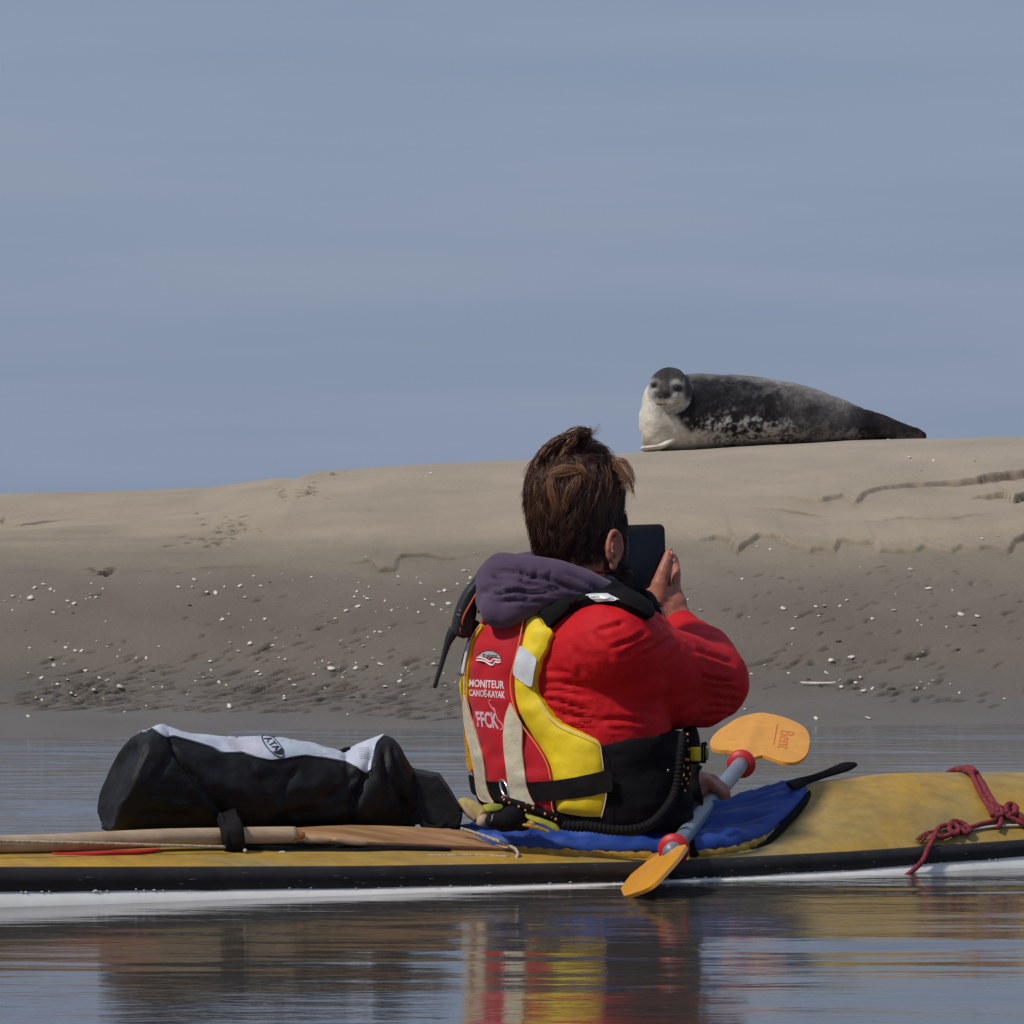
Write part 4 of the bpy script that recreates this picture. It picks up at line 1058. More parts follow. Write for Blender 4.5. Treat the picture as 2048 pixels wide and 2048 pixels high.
def text_mesh(s, bold=0.0):
    c = bpy.data.curves.new("t", 'FONT'); c.body = s; c.size = 1.0; c.offset = bold; c.resolution_u = 3
    o = bpy.data.objects.new("t", c); COL.objects.link(o)
    dg = bpy.context.evaluated_depsgraph_get(); dg.update()
    me = o.evaluated_get(dg).to_mesh()
    V = np.array([tuple(v.co) for v in me.vertices])[:, :2]; F = [tuple(p.vertices) for p in me.polygons]
    bpy.data.objects.remove(o)
    V = V - V.min(0); return V / V.max(0), F
def print_on(name, bvh, s, corners, mat_, parent, off=0.0008, bold=0.02):
    """lettering laid on a surface: corners = bottom-left, bottom-right, top-left, top-right in the photograph"""
    V, F = text_mesh(s, bold)
    bl, br, tl, tr = [np.array(c, dtype=float) for c in corners]
    q = [bl * (1 - x) * (1 - y) + br * x * (1 - y) + tl * (1 - x) * y + tr * x * y for x, y in V]
    W = [castdir(bvh, a, b, off) for a, b in q]
    return mesh_obj(name, W, F, mat_, parent, smooth=False)
print_on("blade_print", ub_bvh, "Bent", [(1561, 1461), (1554, 1496), (1589, 1464), (1583, 1501)], M['blade_print'], paddle, 0.0006, 0.0)
mesh_obj("blade_print", *tube(line_on(ub_bvh, [(1554, 1450), (1551, 1468), (1547, 1489)], 0.0004), 0.0011, 5), M['blade_print'], paddle)

# ------------------------------------------------------------------ spare wooden paddle strapped on the rear deck
wp = empty("wooden_paddle", P(433, 1674, 9.92), "pale wooden spare paddle strapped along the rear deck of the kayak", "paddle")
pts = [P(-90, 1692, 9.66), P(0, 1689, 9.72), P(110, 1686, 9.77), P(220, 1681, 9.82), P(330, 1676, 9.87), P(433, 1674, 9.925), P(520, 1672, 9.965), P(590, 1670, 9.99)]
mesh_obj("shaft", *tube(smooth_path(pts, 5), [0.0160, 0.0162, 0.0165, 0.0168, 0.0168, 0.0168, 0.0168, 0.0155], 18), M['wood'], wp)
def slab(name, top, bot_dz, Yf, Yb, m, parent):
    """board seen from its edge: top outline in the photograph at the near and the far edge"""
    V = []; n = len(top)
    for (x, yf, yb) in top:
        f = P(x, yf, Yf(x)); b = P(x, yb, Yb(x)); V += [f, b, b - np.array((0, 0, bot_dz)), f - np.array((0, 0, bot_dz))]
    F = [(i * 4 + k, (i + 1) * 4 + k, (i + 1) * 4 + (k + 1) % 4, i * 4 + (k + 1) % 4) for i in range(n - 1) for k in range(4)] + [(3, 2, 1, 0), tuple((n - 1) * 4 + k for k in range(4))]
    o = mesh_obj(name, V, F, m, parent); shade_auto(o, 30)
    bm = bmesh.new(); bm.from_mesh(o.data); bmesh.ops.recalc_face_normals(bm, faces=bm.faces); bm.to_mesh(o.data); bm.free(); return o
Yf = lambda x: 10.0 + (x - 590) / 440 * 0.19; Yb = lambda x: 10.0 + (x - 590) / 440 * 0.19 + 0.10
xs = [555, 590, 640, 700, 760, 820, 880, 920, 950, 975, 1000, 1018, 1036]
top = [(x, np.interp(x, [555, 600, 660, 740, 860, 960, 1036], [1684, 1682, 1680, 1684, 1688, 1693, 1699]), np.interp(x, [555, 600, 700, 800, 900, 930, 960, 1036], [1658, 1654, 1650, 1652, 1658, 1661, 1668, 1694])) for x in xs]
slab("blade", top, 0.007, Yf, Yb, M['wood_blade'], wp)
top2 = [(x, np.interp(x, [640, 700, 860, 1033], [1683, 1688, 1692, 1702]) - 0.2, np.interp(x, [640, 700, 860, 1033], [1683, 1688, 1692, 1702]) - 0.4) for x in np.linspace(640, 1033, 12)]
slab("blade_edge", top2, 0.0055, lambda x: Yf(x) - 0.004, lambda x: Yf(x) - 0.001, M['red_wood'], wp)
def tapered_ball(a, b, r): return tube(smooth_path([a, (a + b) / 2, b], 4), [r * 0.4, r, r, r * 0.3], 10, flat=0.5, flatdir=(0, -1, 0.3))
mesh_obj("worn_patch", *tapered_ball(P(545, 1668, 9.972), P(610, 1670, 9.985), 0.0125), M['wood_orange'], wp)
mesh_obj("worn_patch", *tapered_ball(P(600, 1677, 9.985), P(662, 1681, 10.012), 0.0062), M['worn_wood'], wp)
mesh_obj("worn_patch", *tapered_ball(P(666, 1679, 10.01), P(735, 1687, 10.04), 0.0062), M['worn_wood'], wp)
# black strap holding it
strap = MB()
strap.add(*tube(smooth_path([P(452, 1624, 10.05), P(456, 1640, 9.94), P(463, 1656, 9.905), P(466, 1676, 9.900), P(468, 1694, 9.905), P(470, 1704, 9.93)], 4), [0.020, 0.020, 0.021, 0.021, 0.021, 0.018], 12, flat=0.22, flatdir=(0, -1, 0.1)))
strap.add(*tube(smooth_path([P(440, 1628, 9.96), P(448, 1650, 9.925), P(452, 1672, 9.90), P(458, 1696, 9.90)], 4), [0.004, 0.007, 0.007, 0.005], 8))
o = strap.build("strap", M['black_web'], None, origin=P(466, 1690, 9.92)); tag(o, "black webbing strap wrapped round the pale wooden paddle shaft below the dry bag", "strap")
# dark netting and red flat thing under the wooden paddle
mb = MB()
mb.add(*tube(smooth_path([P(462, 1701, 9.93), P(510, 1706, 9.945), P(560, 1711, 9.955), P(620, 1710, 9.985), P(720, 1705, 10.03), P(800, 1702, 10.08)], 4), [0.006, 0.008, 0.010, 0.011, 0.008, 0.004], 10))
mb.add(*tube(smooth_path([P(470, 1694, 9.94), P(560, 1699, 9.975), P(680, 1699, 10.03), P(900, 1702, 10.12)], 4), [0.010, 0.012, 0.012, 0.005], 10))
o = mb.build("mesh_bag", M['black_cloth'], None, origin=P(560, 1708, 9.96)); tag(o, "flat black cloth bundle tucked under the brown blade of the wooden paddle", "bundle")
mb = MB(); mb.add(*tube(smooth_path([P(104, 1706, 9.745), P(140, 1709, 9.755), P(200, 1708, 9.78), P(270, 1705, 9.815), P(318, 1699, 9.845)], 4), [0.001, 0.004, 0.0055, 0.0055, 0.002], 8, flat=2.2, flatdir=(0.4, -0.85, 0)))
o = mb.build("flat_red_float", M['red_flat'], None, origin=P(200, 1708, 9.78)); tag(o, "thin red float lying on the rear deck under the wooden shaft", "float")
# beige cords
def cord(name, pts, r, label, m=None, r2=None, n=5):
    o = mesh_obj(name, *tube(smooth_path(pts, n), r2 or r, 7), m or M['cord'], None, origin=pts[0]); tag(o, label, "cord")
    return o
cord("cord", [P(-60, 1680, 9.63), P(0, 1682.5, 9.66), P(110, 1685, 9.715), P(220, 1687.5, 9.775), P(330, 1691, 9.825), P(400, 1693, 9.86), P(450, 1694, 9.885)], 0.0028, "thin beige cord stretched along the pale wooden shaft left of the black strap")
cord("cord", [P(545, 1712, 9.925), P(565, 1717, 9.935), P(620, 1716, 9.955), P(700, 1714, 9.99), P(800, 1713, 10.03), P(900, 1711, 10.07), P(960, 1711, 10.095), P(1018, 1714, 10.11)], 0.0028, "thin beige cord running low on the deck edge below the brown paddle blade")
cord("cord", [P(921, 1657, 10.20), P(950, 1666, 10.20), P(985, 1678, 10.19), P(1015, 1690, 10.165), P(1030, 1698, 10.135), P(1036, 1708, 10.115), P(1033, 1718, 10.10), P(1043, 1730, 10.098)], 0.0032, "beige cord slanting over the tip of the brown paddle blade and down to the gunwale")
cord("cord", [P(566, 1716, 9.94), P(556, 1712, 9.945), P(545, 1711, 9.94), P(566, 1704, 9.945), P(572, 1711, 9.945), P(584, 1718, 9.945), P(570, 1724, 9.935)], 0.0022, "frayed white knot of cord at the edge of the rear deck", M['white_cord'])
cord("cord", [P(600, 1708, 9.99), P(630, 1706, 9.99), P(655, 1712, 9.99), P(657, 1720, 9.98)], 0.0026, "short loose white cord end beside the knot below the dry bag", M['white_cord'])
cord("cord", [P(84, 1722, 9.70), P(92, 1719, 9.705), P(98, 1724, 9.70), P(88, 1729, 9.695), P(100, 1731, 9.695), P(105, 1738, 9.69)], 0.0030, "small white lashing on the gunwale near the left edge of the picture", M['white_cord'])
mesh_obj("cleat", *ball(P(490, 1701, 9.90), 0.0035, 8, 6), M['white_cord'], kayak)

# ------------------------------------------------------------------ dry bag
bag = empty("dry_bag", P(560, 1660, 10.10), "black roll-top dry bag with a pale printed panel lying on the rear deck", "dry bag")
bst = [(222, 1500, 1652, .055), (212, 1482, 1662, .085), (218, 1468, 1664, .100), (250, 1455, 1667, .108), (290, 1450, 1668, .112), (330, 1453, 1668, .114), (390, 1464, 1668, .114), (460, 1472, 1668, .112), (520, 1471, 1668, .110), (580, 1476, 1667, .107), (625, 1486, 1667, .103), (665, 1502, 1667, .100),
       (685, 1508, 1667, .100), (705, 1499, 1667, .098), (735, 1480, 1667, .093), (762, 1467, 1667, .086), (782, 1472, 1666, .078), (800, 1500, 1666, .070), (815, 1528, 1664, .060), (828, 1544, 1662, .050)]
secs = []
for x, t, b, hy in bst:
    Y = 10.02 + (x - 207) / 713 * 0.36
    c = P(x, (t + b) / 2, Y); hz = (b - t) / 2 / 11000 * Y
    secs.append((c, np.array((-0.30 * hy, hy, 0)), np.array((0, 0, hz))))
secs[0] = (secs[0][0], secs[0][1], secs[0][2])
cc = smooth_path([s[0] for s in secs], 4); hy = smooth_path([s[1] for s in secs], 4); hz = smooth_path([s[2] for s in secs], 4)
mb = MB(); mb.add(*loft(list(zip(cc, hy, hz)), 48, expo=2.3))
V, F = remesh(mb, 0.006, 3)
V = np.array(V); N = vnormals(V, F)
X = 1024 + 11000 * V[:, 0] / V[:, 1]; Yp = 1000 - 11000 * (V[:, 2] - CAM_H) / V[:, 1]
def fold(x0, y0, x1, y1, w, dep):
    d = np.array((x1 - x0, y1 - y0), dtype=float); L = np.linalg.norm(d); d = d / L
    u = (X - x0) * d[0] + (Yp - y0) * d[1]; v = -(X - x0) * d[1] + (Yp - y0) * d[0]
    return -dep * np.exp(-(v / w) ** 2) * sstep(-0.15 * L, 0.15 * L, u) * sstep(1.15 * L, 0.85 * L, u)
disp = 0.0045 * fbm(V * np.array((7, 7, 11)), 4, 3) - 0.0028 * np.abs(fbm(V * np.array((13, 13, 17)), 8, 3)) * 2
for f in [(745, 1500, 700, 1650, 6, .012), (790, 1490, 800, 1560, 5, .010), (720, 1545, 660, 1600, 6, .008), (600, 1530, 560, 1600, 7, .006), (500, 1525, 540, 1580, 6, .005), (250, 1500, 235, 1600, 7, .006), (330, 1475, 395, 1560, 5, .013), (395, 1560, 455, 1640, 8, .008), (345, 1500, 300, 1560, 10, .006), (275, 1632, 380, 1636, 9, .010), (300, 1600, 380, 1612, 7, -.006), (770, 1490, 775, 1600, 7, .012), (745, 1540, 700, 1620, 12, .010), (800, 1520, 815, 1620, 7, .010), (640, 1600, 720, 1580, 12, .006),
          (520, 1560, 640, 1540, 16, .005), (430, 1560, 520, 1600, 14, -.005), (560, 1640, 700, 1610, 12, .006), (790, 1560, 830, 1640, 9, .010), (690, 1512, 700, 1560, 8, .008)]:
    disp += fold(*f)
V += N * disp[:, None]
V[:, 0] += 0.00040 * np.clip(1610 - Yp, 0, 200) * sstep(360, 215, X) * 1.0
mesh_obj("body", V, F, M['bag_black'], bag)
bag_bvh = bvh_of(V, F)
panel = [(276, 1452), (290, 1444), (320, 1447), (390, 1464), (440, 1471), (530, 1470), (580, 1476), (624, 1486), (665, 1500), (688, 1505), (705, 1495), (745, 1480), (770, 1470), (753, 1487), (747, 1517), (742, 1540), (732, 1548), (718, 1538), (694, 1525), (650, 1517), (608, 1511), (575, 1516), (540, 1521), (510, 1515), (485, 1506), (446, 1507), (422, 1495), (390, 1485), (346, 1473), (331, 1476), (317, 1465), (298, 1454)]
_, pan_bvh = patch("printed_panel", bag_bvh, panel, M['bag_white'], bag, thick=0.0030, off=0.0006, step=4, dense=3, ret=True, down=60)
# faint pink and blue-green print, then the oval badge
M['bag_pink'] = mat("faded_pink_print", (0.43, 0.37, 0.45), 0.5, (0.50, 0.50, 0.58), 14)
M['bag_teal'] = mat("faded_teal_print", (0.40, 0.50, 0.55), 0.5, (0.50, 0.54, 0.62), 14)
patch("faded_print", pan_bvh, [(455, 1476), (500, 1473), (522, 1490), (528, 1506), (512, 1512), (488, 1503), (462, 1500), (448, 1488)], M['bag_pink'], bag, thick=0.0004, off=0.0, step=7)
patch("faded_print", pan_bvh, [(548, 1476), (590, 1482), (640, 1494), (660, 1508), (620, 1508), (580, 1512), (556, 1512), (566, 1500)], M['bag_teal'], bag, thick=0.0004, off=0.0, step=7)
oval = [np.array((545.5, 1491)) + np.array((math.cos(a) * 31 * 0.66 - math.sin(a) * 11.5 * 0.78, math.cos(a) * 31 * 0.75 + math.sin(a) * 11.5 * 0.66)) for a in np.linspace(0, 2 * math.pi, 30)[:-1]]
oval = [q for q in oval]
def ring_on(name, bvh, poly, r, m, parent, off): 
    W = [castdir(bvh, x, y, off) for x, y in poly]
    return mesh_obj(name, *tube(np.array(W), r, 5, closed=True), m, parent)
ring_on("badge_rim", pan_bvh, [q for q in densify(oval, 4) if q[1] > 1470.5] , 0.0012, M['ink'], bag, 0.0008)
patch("badge_shade", pan_bvh, [(544, 1503), (553, 1503), (560, 1498), (564, 1494), (569, 1502), (568, 1508), (562, 1510), (552, 1508)], M['ink'], bag, thick=0.0005, off=0.0004, step=3, dense=2)
print_on("badge_letters", pan_bvh, "ATA", [(526, 1477), (551, 1503), (540, 1472), (562, 1497)], M['ink'], bag, 0.0009, 0.02)
for k in range(7):
    y = 1497 + k * 3.4
    mesh_obj("small_print", *tube(line_on(pan_bvh, [(717 + k * .4, y), (728, y - 1), (738, y - 2)], 0.0006, 2), 0.0004, 4), M['print_grey'], bag)
# rolled closure with its buckle loop
def prism(name, outline, Y0, Y1, m, parent, bev=0.004, seed=1):
    pl = densify(outline, 9, False); n = len(pl); V = []; k_ = 9
    for j in range(k_):
        Yv = Y0 + (Y1 - Y0) * j / (k_ - 1)
        for i_, (x, y) in enumerate(pl): V.append(P(x, y, Y0) + np.array((0, Yv - Y0, 0)))
    V = np.array(V); V += 0.0022 * np.column_stack((vnoise(V * 22, seed), vnoise(V * 22, seed + 1), vnoise(V * 22, seed + 2)))
    F = [(j * n + i_, j * n + (i_ + 1) % n, (j + 1) * n + (i_ + 1) % n, (j + 1) * n + i_) for j in range(k_ - 1) for i_ in range(n)] + [tuple(range(n - 1, -1, -1)), tuple((k_ - 1) * n + q for q in range(n))]
    o = mesh_obj(name, V, F, m, parent, smooth=False); shade_auto(o, 28)
    bm = bmesh.new(); bm.from_mesh(o.data); bmesh.ops.recalc_face_normals(bm, faces=bm.faces); bm.to_mesh(o.data); bm.free()
    b = o.modifiers.new("edge", 'BEVEL'); b.width = bev; b.segments = 2; b.limit_method = 'ANGLE'; b.angle_limit = math.radians(50)
    return o
prism("roll_top", [(800, 1535), (826, 1545), (850, 1549), (876, 1553), (892, 1575), (907, 1600), (924, 1630), (922, 1646), (914, 1658), (880, 1657), (850, 1646), (820, 1652), (795, 1655)], 10.27, 10.43, M['bag_black'], bag)
mesh_obj("buckle_strap", *tube(smooth_path([P(842, 1640, 10.26), P(850, 1652, 10.255), P(870, 1657, 10.255), P(884, 1652, 10.255), P(893, 1646, 10.26)], 5), [0.006, 0.007, 0.007, 0.006, 0.004], 10, flat=0.4, flatdir=(0, -1, 0)), M['black_web'], bag)
mesh_obj("side_tab", *tube(smooth_path([P(680, 1504, 10.26), P(690, 1502, 10.27), P(699, 1496, 10.28)], 3), [0.004, 0.007, 0.003], 8), M['black_web'], bag)

# ------------------------------------------------------------------ red rope at the bow
rr = MB()
def rope_px(pts, r, off=0.007):
    pts = smooth_path([np.array((x, y, 0.0)) for x, y in pts], 5); W = []
    for x, y, _ in pts: W.append(castdir(deck_bvh, x, y, off))
    return tube(np.array(W), r, 8)
def c7(pts): return [(1500 + x * .2836, 1400 + y * .2836) for x, y in pts]
over = [K(0.80, -0.16, 0.145), K(0.84, -0.10, 0.180)]
def mixp(first, px, r, off=0.007, shift=0.0):
    W = [castdir(deck_bvh, x + shift, y, off) for x, y in c7(px)]
    return tube(smooth_path(first + W, 5), r, 9)
top_pts = [P(1895, 1547, 10.92), P(1908, 1540, 10.86), P(1922, 1537, 10.84)]
rr.add(*tube(smooth_path(top_pts + [P(1940, 1536, 10.80), P(1949, 1543, 10.75)] + [castdir(deck_bvh, *q, 0.011) for q in c7([(1600, 570), (1650, 680), (1700, 760), (1770, 800)])], 5), 0.0058, 9))
rr.add(*tube(smooth_path([P(1905, 1547, 10.9), P(1915, 1541, 10.85), P(1928, 1539, 10.81), P(1942, 1546, 10.75)] + [castdir(deck_bvh, *q, 0.011) for q in c7([(1570, 590), (1620, 700), (1670, 780), (1700, 850)])], 5), 0.0055, 9))
rr.add(*tube(smooth_path([P(1925, 1537, 10.82), P(1946, 1541, 10.75)] + [castdir(deck_bvh, *q, 0.013) for q in c7([(1590, 560), (1640, 660), (1690, 740), (1730, 820), (1690, 850)])], 5), 0.0052, 9))
rr.add(*rope_px(c7([(1740, 780), (1790, 810), (1830, 790), (1862, 820), (1900, 860), (1940, 880), (2000, 920)]), 0.0058, 0.009))
rr.add(*rope_px(c7([(1720, 790), (1770, 835), (1850, 870), (1920, 905), (2000, 930)]), 0.0054, 0.010))
rr.add(*rope_px(c7([(1800, 840), (1790, 795), (1825, 775), (1860, 800), (1850, 840), (1810, 850)]), 0.0060, 0.014))
rr.add(*rope_px(c7([(1690, 770), (1710, 850), (1760, 840), (1740, 800), (1700, 830)]), 0.0062, 0.012))
rr.add(*rope_px(c7([(1770, 835), (1700, 875), (1620, 895), (1560, 915), (1500, 930), (1440, 950)]), 0.0050))
rr.add(*rope_px(c7([(1540, 945), (1500, 905), (1440, 885), (1405, 895), (1395, 940), (1430, 970), (1460, 940), (1430, 900)]), 0.0054, 0.010))
rr.add(*rope_px(c7([(1430, 910), (1370, 910), (1325, 925), (1300, 970), (1340, 990), (1400, 970), (1440, 955)]), 0.0052, 0.009))
rr.add(*rope_px(c7([(1480, 940), (1510, 960), (1545, 945)]), 0.0055, 0.010))
rr.add(*rope_px(c7([(1745, 850), (1760, 880), (1745, 915), (1735, 930)]), 0.0050, 0.010))
q = [castdir(deck_bvh, *c7([(1310, 940)])[0], 0.008), castdir(deck_bvh, *c7([(1280, 1000)])[0], 0.010)]
tail = q + [P(1856, 1697, q[1][1] - 0.02), P(1847, 1718, q[1][1] - 0.035), P(1832, 1736, q[1][1] - 0.045), P(1815, 1749, q[1][1] - 0.05), P(1808, 1753, q[1][1] - 0.06)]
rr.add(*tube(smooth_path(tail, 5), [0.0058, 0.0055, 0.0052, 0.0050, 0.0045, 0.0040], 9))
for k in range(26):
    a = castdir(deck_bvh, 1838 + random.gauss(0, 7), 1686 + random.gauss(0, 4), 0.006); rr.add(*tube(smooth_path([q[0], (a + q[0]) / 2 + np.array((0, -0.004, 0.004)), a], 3), 0.0006, 4))
V = rr.verts()
o = rr.build("red_rope", M['red_rope'], None, origin=K(0.85, 0.1, 0.10)); tag(o, "dark red rope looped over the foredeck and knotted, its end trailing to the water", "rope")

# ------------------------------------------------------------------ the man
SD = np.array((0.766, -0.643, 0.0)); FD = np.array((0.643, 0.766, 0.0)); UP = np.array((0, 0, 1.0))
man = empty("person", (0.12, 10.40, 0.06), "person seen from behind in red jacket and yellow-red life vest, holding up a phone", "person")
rows = [(1668, 985, 1370), (1650, 968, 1386), (1625, 955, 1392), (1600, 947, 1393), (1570, 941, 1388), (1540, 936, 1378), (1500, 930, 1370), (1470, 926, 1366), (1430, 921, 1362), (1400, 918, 1358), (1360, 915, 1350), (1330, 914, 1342), (1300, 918, 1330), (1270, 925, 1318), (1240, 935, 1304), (1210, 950, 1288), (1185, 975, 1268), (1165, 1010, 1245), (1150, 1050, 1215)]
def lean(y): return 0.0
def torso(shrink=0.0, rws=rows, dr=0.72):
    secs = []
    for y, l, r in rws:
        c = P((l + r) / 2, y, 10.40); hw = (r - l) / 2 / 11000 * 10.40
        w = hw / 0.895 - shrink; d = w * dr if y > 1250 else w * (dr - 0.12 * (1250 - y) / 100)
        secs.append((c, SD * w, FD * d))
    return secs
def dense(secs, n=4):
    return list(zip(smooth_path([s[0] for s in secs], n), smooth_path([s[1] for s in secs], n), smooth_path([s[2] for s in secs], n)))
VSV, VSF = loft(dense(torso(0.0)), 96, expo=2.15)
vs = bvh_of(VSV, VSF)

# --- joints
SR = P(1225, 1292, 10.27); MR = P(1320, 1340, 10.38); ER = P(1420, 1364, 10.50); FR = P(1402, 1312, 10.62); WR = P(1362, 1250, 10.72)
SL = np.array((0.005, 10.49, 0.450)); EL = np.array((0.10, 10.74, 0.28)); WL = np.array((0.335, 10.725, 0.180))
q_ = None
for k in np.linspace(0, 1, 400):
    c = PL + (PU - PL) * k
    if 1024 + 11000 * c[0] / c[1] >= 1428: q_ = c; break
GRIP = q_
HC = P(1150, 1012, 10.42); hf = np.array((0.36, 0.933, 0.0)); hr = np.array((0.933, -0.36, 0.0))

# --- body: head, neck, trunk, arms and hands as one surface
mb = MB()
mb.add(*ball(HC + UP * 0.010, (0.078, 0.100, 0.098), 28, 18, (hr, hf, UP)))
mb.add(*ball(HC + hf * 0.028 - UP * 0.055, (0.070, 0.080, 0.075), 24, 16, (hr, hf, UP)))
mb.add(*ball(HC + hf * 0.050 - UP * 0.100, (0.052, 0.056, 0.045), 20, 14, (hr, hf, UP)))       # jaw
mb.add(*ball(HC + hf * 0.092 - UP * 0.135, (0.022, 0.020, 0.020), 14, 10, (hr, hf, UP)))       # chin
chain(mb, [(HC + hf * 0.104 - UP * 0.030, 0.010), (HC + hf * 0.128 - UP * 0.068, 0.014)])        # nose
for s in (-1, 1):
    mb.add(*ball(HC + hf * 0.114 - UP * 0.074 + hr * 0.013 * s, (0.010, 0.012, 0.009), 12, 8, (hr, hf, UP)))
    mb.add(*ball(HC + hf * 0.096 + hr * 0.030 * s - UP * 0.014, (0.024, 0.012, 0.008), 12, 8, (hr, hf, UP)))   # brow
    mb.add(*ball(HC + hf * 0.078 + hr * 0.040 * s - UP * 0.060, (0.020, 0.018, 0.016), 12, 8, (hr, hf, UP)))   # cheekbone
for dz, th in ((-0.098, 0.0065), (-0.109, 0.0075)): mb.add(*ball(HC + hf * 0.106 + UP * dz, (0.024, 0.012, th), 14, 8, (hr, hf, UP)))   # lips
chain(mb, [(HC - hf * 0.012 - UP * 0.05, 0.062), (HC - hf * 0.02 - UP * 0.13, 0.060), (P(1160, 1215, 10.42), 0.075)])
def ear(side, c):
    a = unit(hf * 0.93 + hr * side * 0.34); rot = (a, np.cross(UP, a), UP)
    e = []
    for k in range(15):
        t = math.radians(-70 + 300 * k / 14)
        e.append(c + a * 0.0185 * math.cos(t) * -1 * -1 + UP * 0.030 * math.sin(t))
    mb.add(*tube(np.array(e), [0.0045, 0.0062, 0.0062, 0.006, 0.006, 0.0075], 8))
    mb.add(*ball(c - a * 0.001 + hf * 0.007, (0.0125, 0.0035, 0.024), 14, 10, rot))
    mb.add(*ball(c - UP * 0.034 - a * 0.004, (0.010, 0.007, 0.012), 10, 8, rot))
    chain(mb, [(c - hr * side * 0.004 + hf * 0.004, 0.007), (c - hr * side * 0.020 + hf * 0.022, 0.012)])
ER_C = P(1229, 1094, 10.335)
ear(1, ER_C); ear(-1, HC - hr * 0.080 - UP * 0.075 + hf * 0.002)
chain(mb, [(P(1234, 1045, 10.46), .018), (P(1236, 1085, 10.47), .021), (P(1232, 1120, 10.475), .023), (P(1218, 1155, 10.48), .026)])
tb = [(c, u, v) for c, u, v in torso(0.055)][2:]
mb.add(*loft(dense(tb, 3), 40))
chain(mb, [(SR, 0.055), (MR, 0.050), (ER, 0.044)]); chain(mb, [(ER, 0.044), (FR, 0.040), (WR, 0.029)])
chain(mb, [(SL, 0.055), ((SL + EL) / 2, 0.050), (EL, 0.044), ((EL + WL) / 2, 0.038), (WL, 0.027)])
# right hand, palm towards the head, holding the phone by its lower right edge
def hand_pts(*p): return [P(*q) for q in p]
PHY = 10.745
palm = [((1352, 1232, 10.722), .029), ((1343, 1215, 10.724), .031), ((1328, 1196, 10.728), .024), ((1348, 1192, 10.732), .020), ((1313, 1187, 10.722), .018)]
mb.add(*tube(np.array([P(1356, 1250, 10.72), P(1350, 1228, 10.722)]), [0.029, 0.030], 14))
for (p, r) in palm: mb.add(*ball(P(*p), (r, r * 0.72, r * 1.1), 16, 12))
chain(mb, [(P(1338, 1222, 10.72), .024), (P(1318, 1190, 10.718), .020), (P(1296, 1186, 10.718), .009)])
# thumb lies along the front edge of the phone
chain(mb, [(P(1318, 1198, 10.715), .023), (P(1320, 1168, 10.712), .0175), (P(1329, 1138, 10.714), .0135), (P(1337, 1110, 10.722), .0095), (P(1339, 1103, 10.724), .0085)])
# four fingers behind it, curled round the far side
for k, (bx, by, mx, my, tx, ty, ln) in enumerate([(1350, 1178, 1353, 1143, 1348, 1114, 0), (1352, 1188, 1352, 1156, 1334, 1140, 1), (1352, 1200, 1350, 1172, 1326, 1160, 2), (1350, 1214, 1342, 1192, 1318, 1182, 3)]):
    chain(mb, [(P(bx, by, 10.735), .0105), (P(mx, my, 10.752 + 0.002 * k), .0092), (P((mx + tx) / 2, (my + ty) / 2, 10.768), .0086), (P(tx, ty, 10.766), .0076)])
mb.add(*ball(P(1360, 1207, 10.73), (0.014, 0.016, 0.020), 12, 10))
# left hand closed round the shaft
gd = PD; gu = unit(np.array((0, 0, 1.0)) - gd * gd[2]); gs = np.cross(gd, gu)      # gs points to the right of the shaft direction
back = GRIP - gs * 0.004 + gu * 0.024
chain(mb, [(WL, 0.027), (WL * 0.4 + (back - gs * 0.012) * 0.6, 0.025)])
chain(mb, [(WL * 0.4 + (back - gs * 0.012) * 0.6, 0.025), (back - gs * 0.006 - gd * 0.018, 0.021)]); chain(mb, [(WL * 0.4 + (back - gs * 0.012) * 0.6, 0.025), (back - gs * 0.006 + gd * 0.022, 0.021)])
for k in range(4):
    o_ = gd * (-0.034 + 0.0215 * k); rr_ = (0.0092, 0.0098, 0.0096, 0.0086)[k]
    R_ = 0.0158 + rr_ * 0.85
    seg = []
    for a in (75, 30, -20, -75, -125, -160)[:6 - (k in (0, 3))]:
        t = math.radians(a); seg.append((GRIP + o_ + gs * R_ * math.cos(t) + gu * R_ * math.sin(t) * (1.15 if a > 20 else 1), rr_ * (1.1 if a > 20 else 0.95)))
    seg[0] = (back + o_ * 0.9 + gs * 0.006, rr_ * 1.25)
    chain(mb, seg, 10)
chain(mb, [(back - gs * 0.016 - gd * 0.030, .013), (GRIP - gs * 0.027 - gd * 0.044, .0105), (GRIP - gs * 0.022 - gu * 0.012 - gd * 0.046, .009)])
V, F = remesh(mb, 0.0042, 3)
V = np.array(V)
# eye hollows
for s in (-1, 1):
    e = HC + hf * 0.10 + hr * 0.031 * s - UP * 0.030; d = np.linalg.norm((V - e) * 1.0, axis=1); V -= hf * (0.006 * np.exp(-(d / 0.014) ** 2))[:, None]
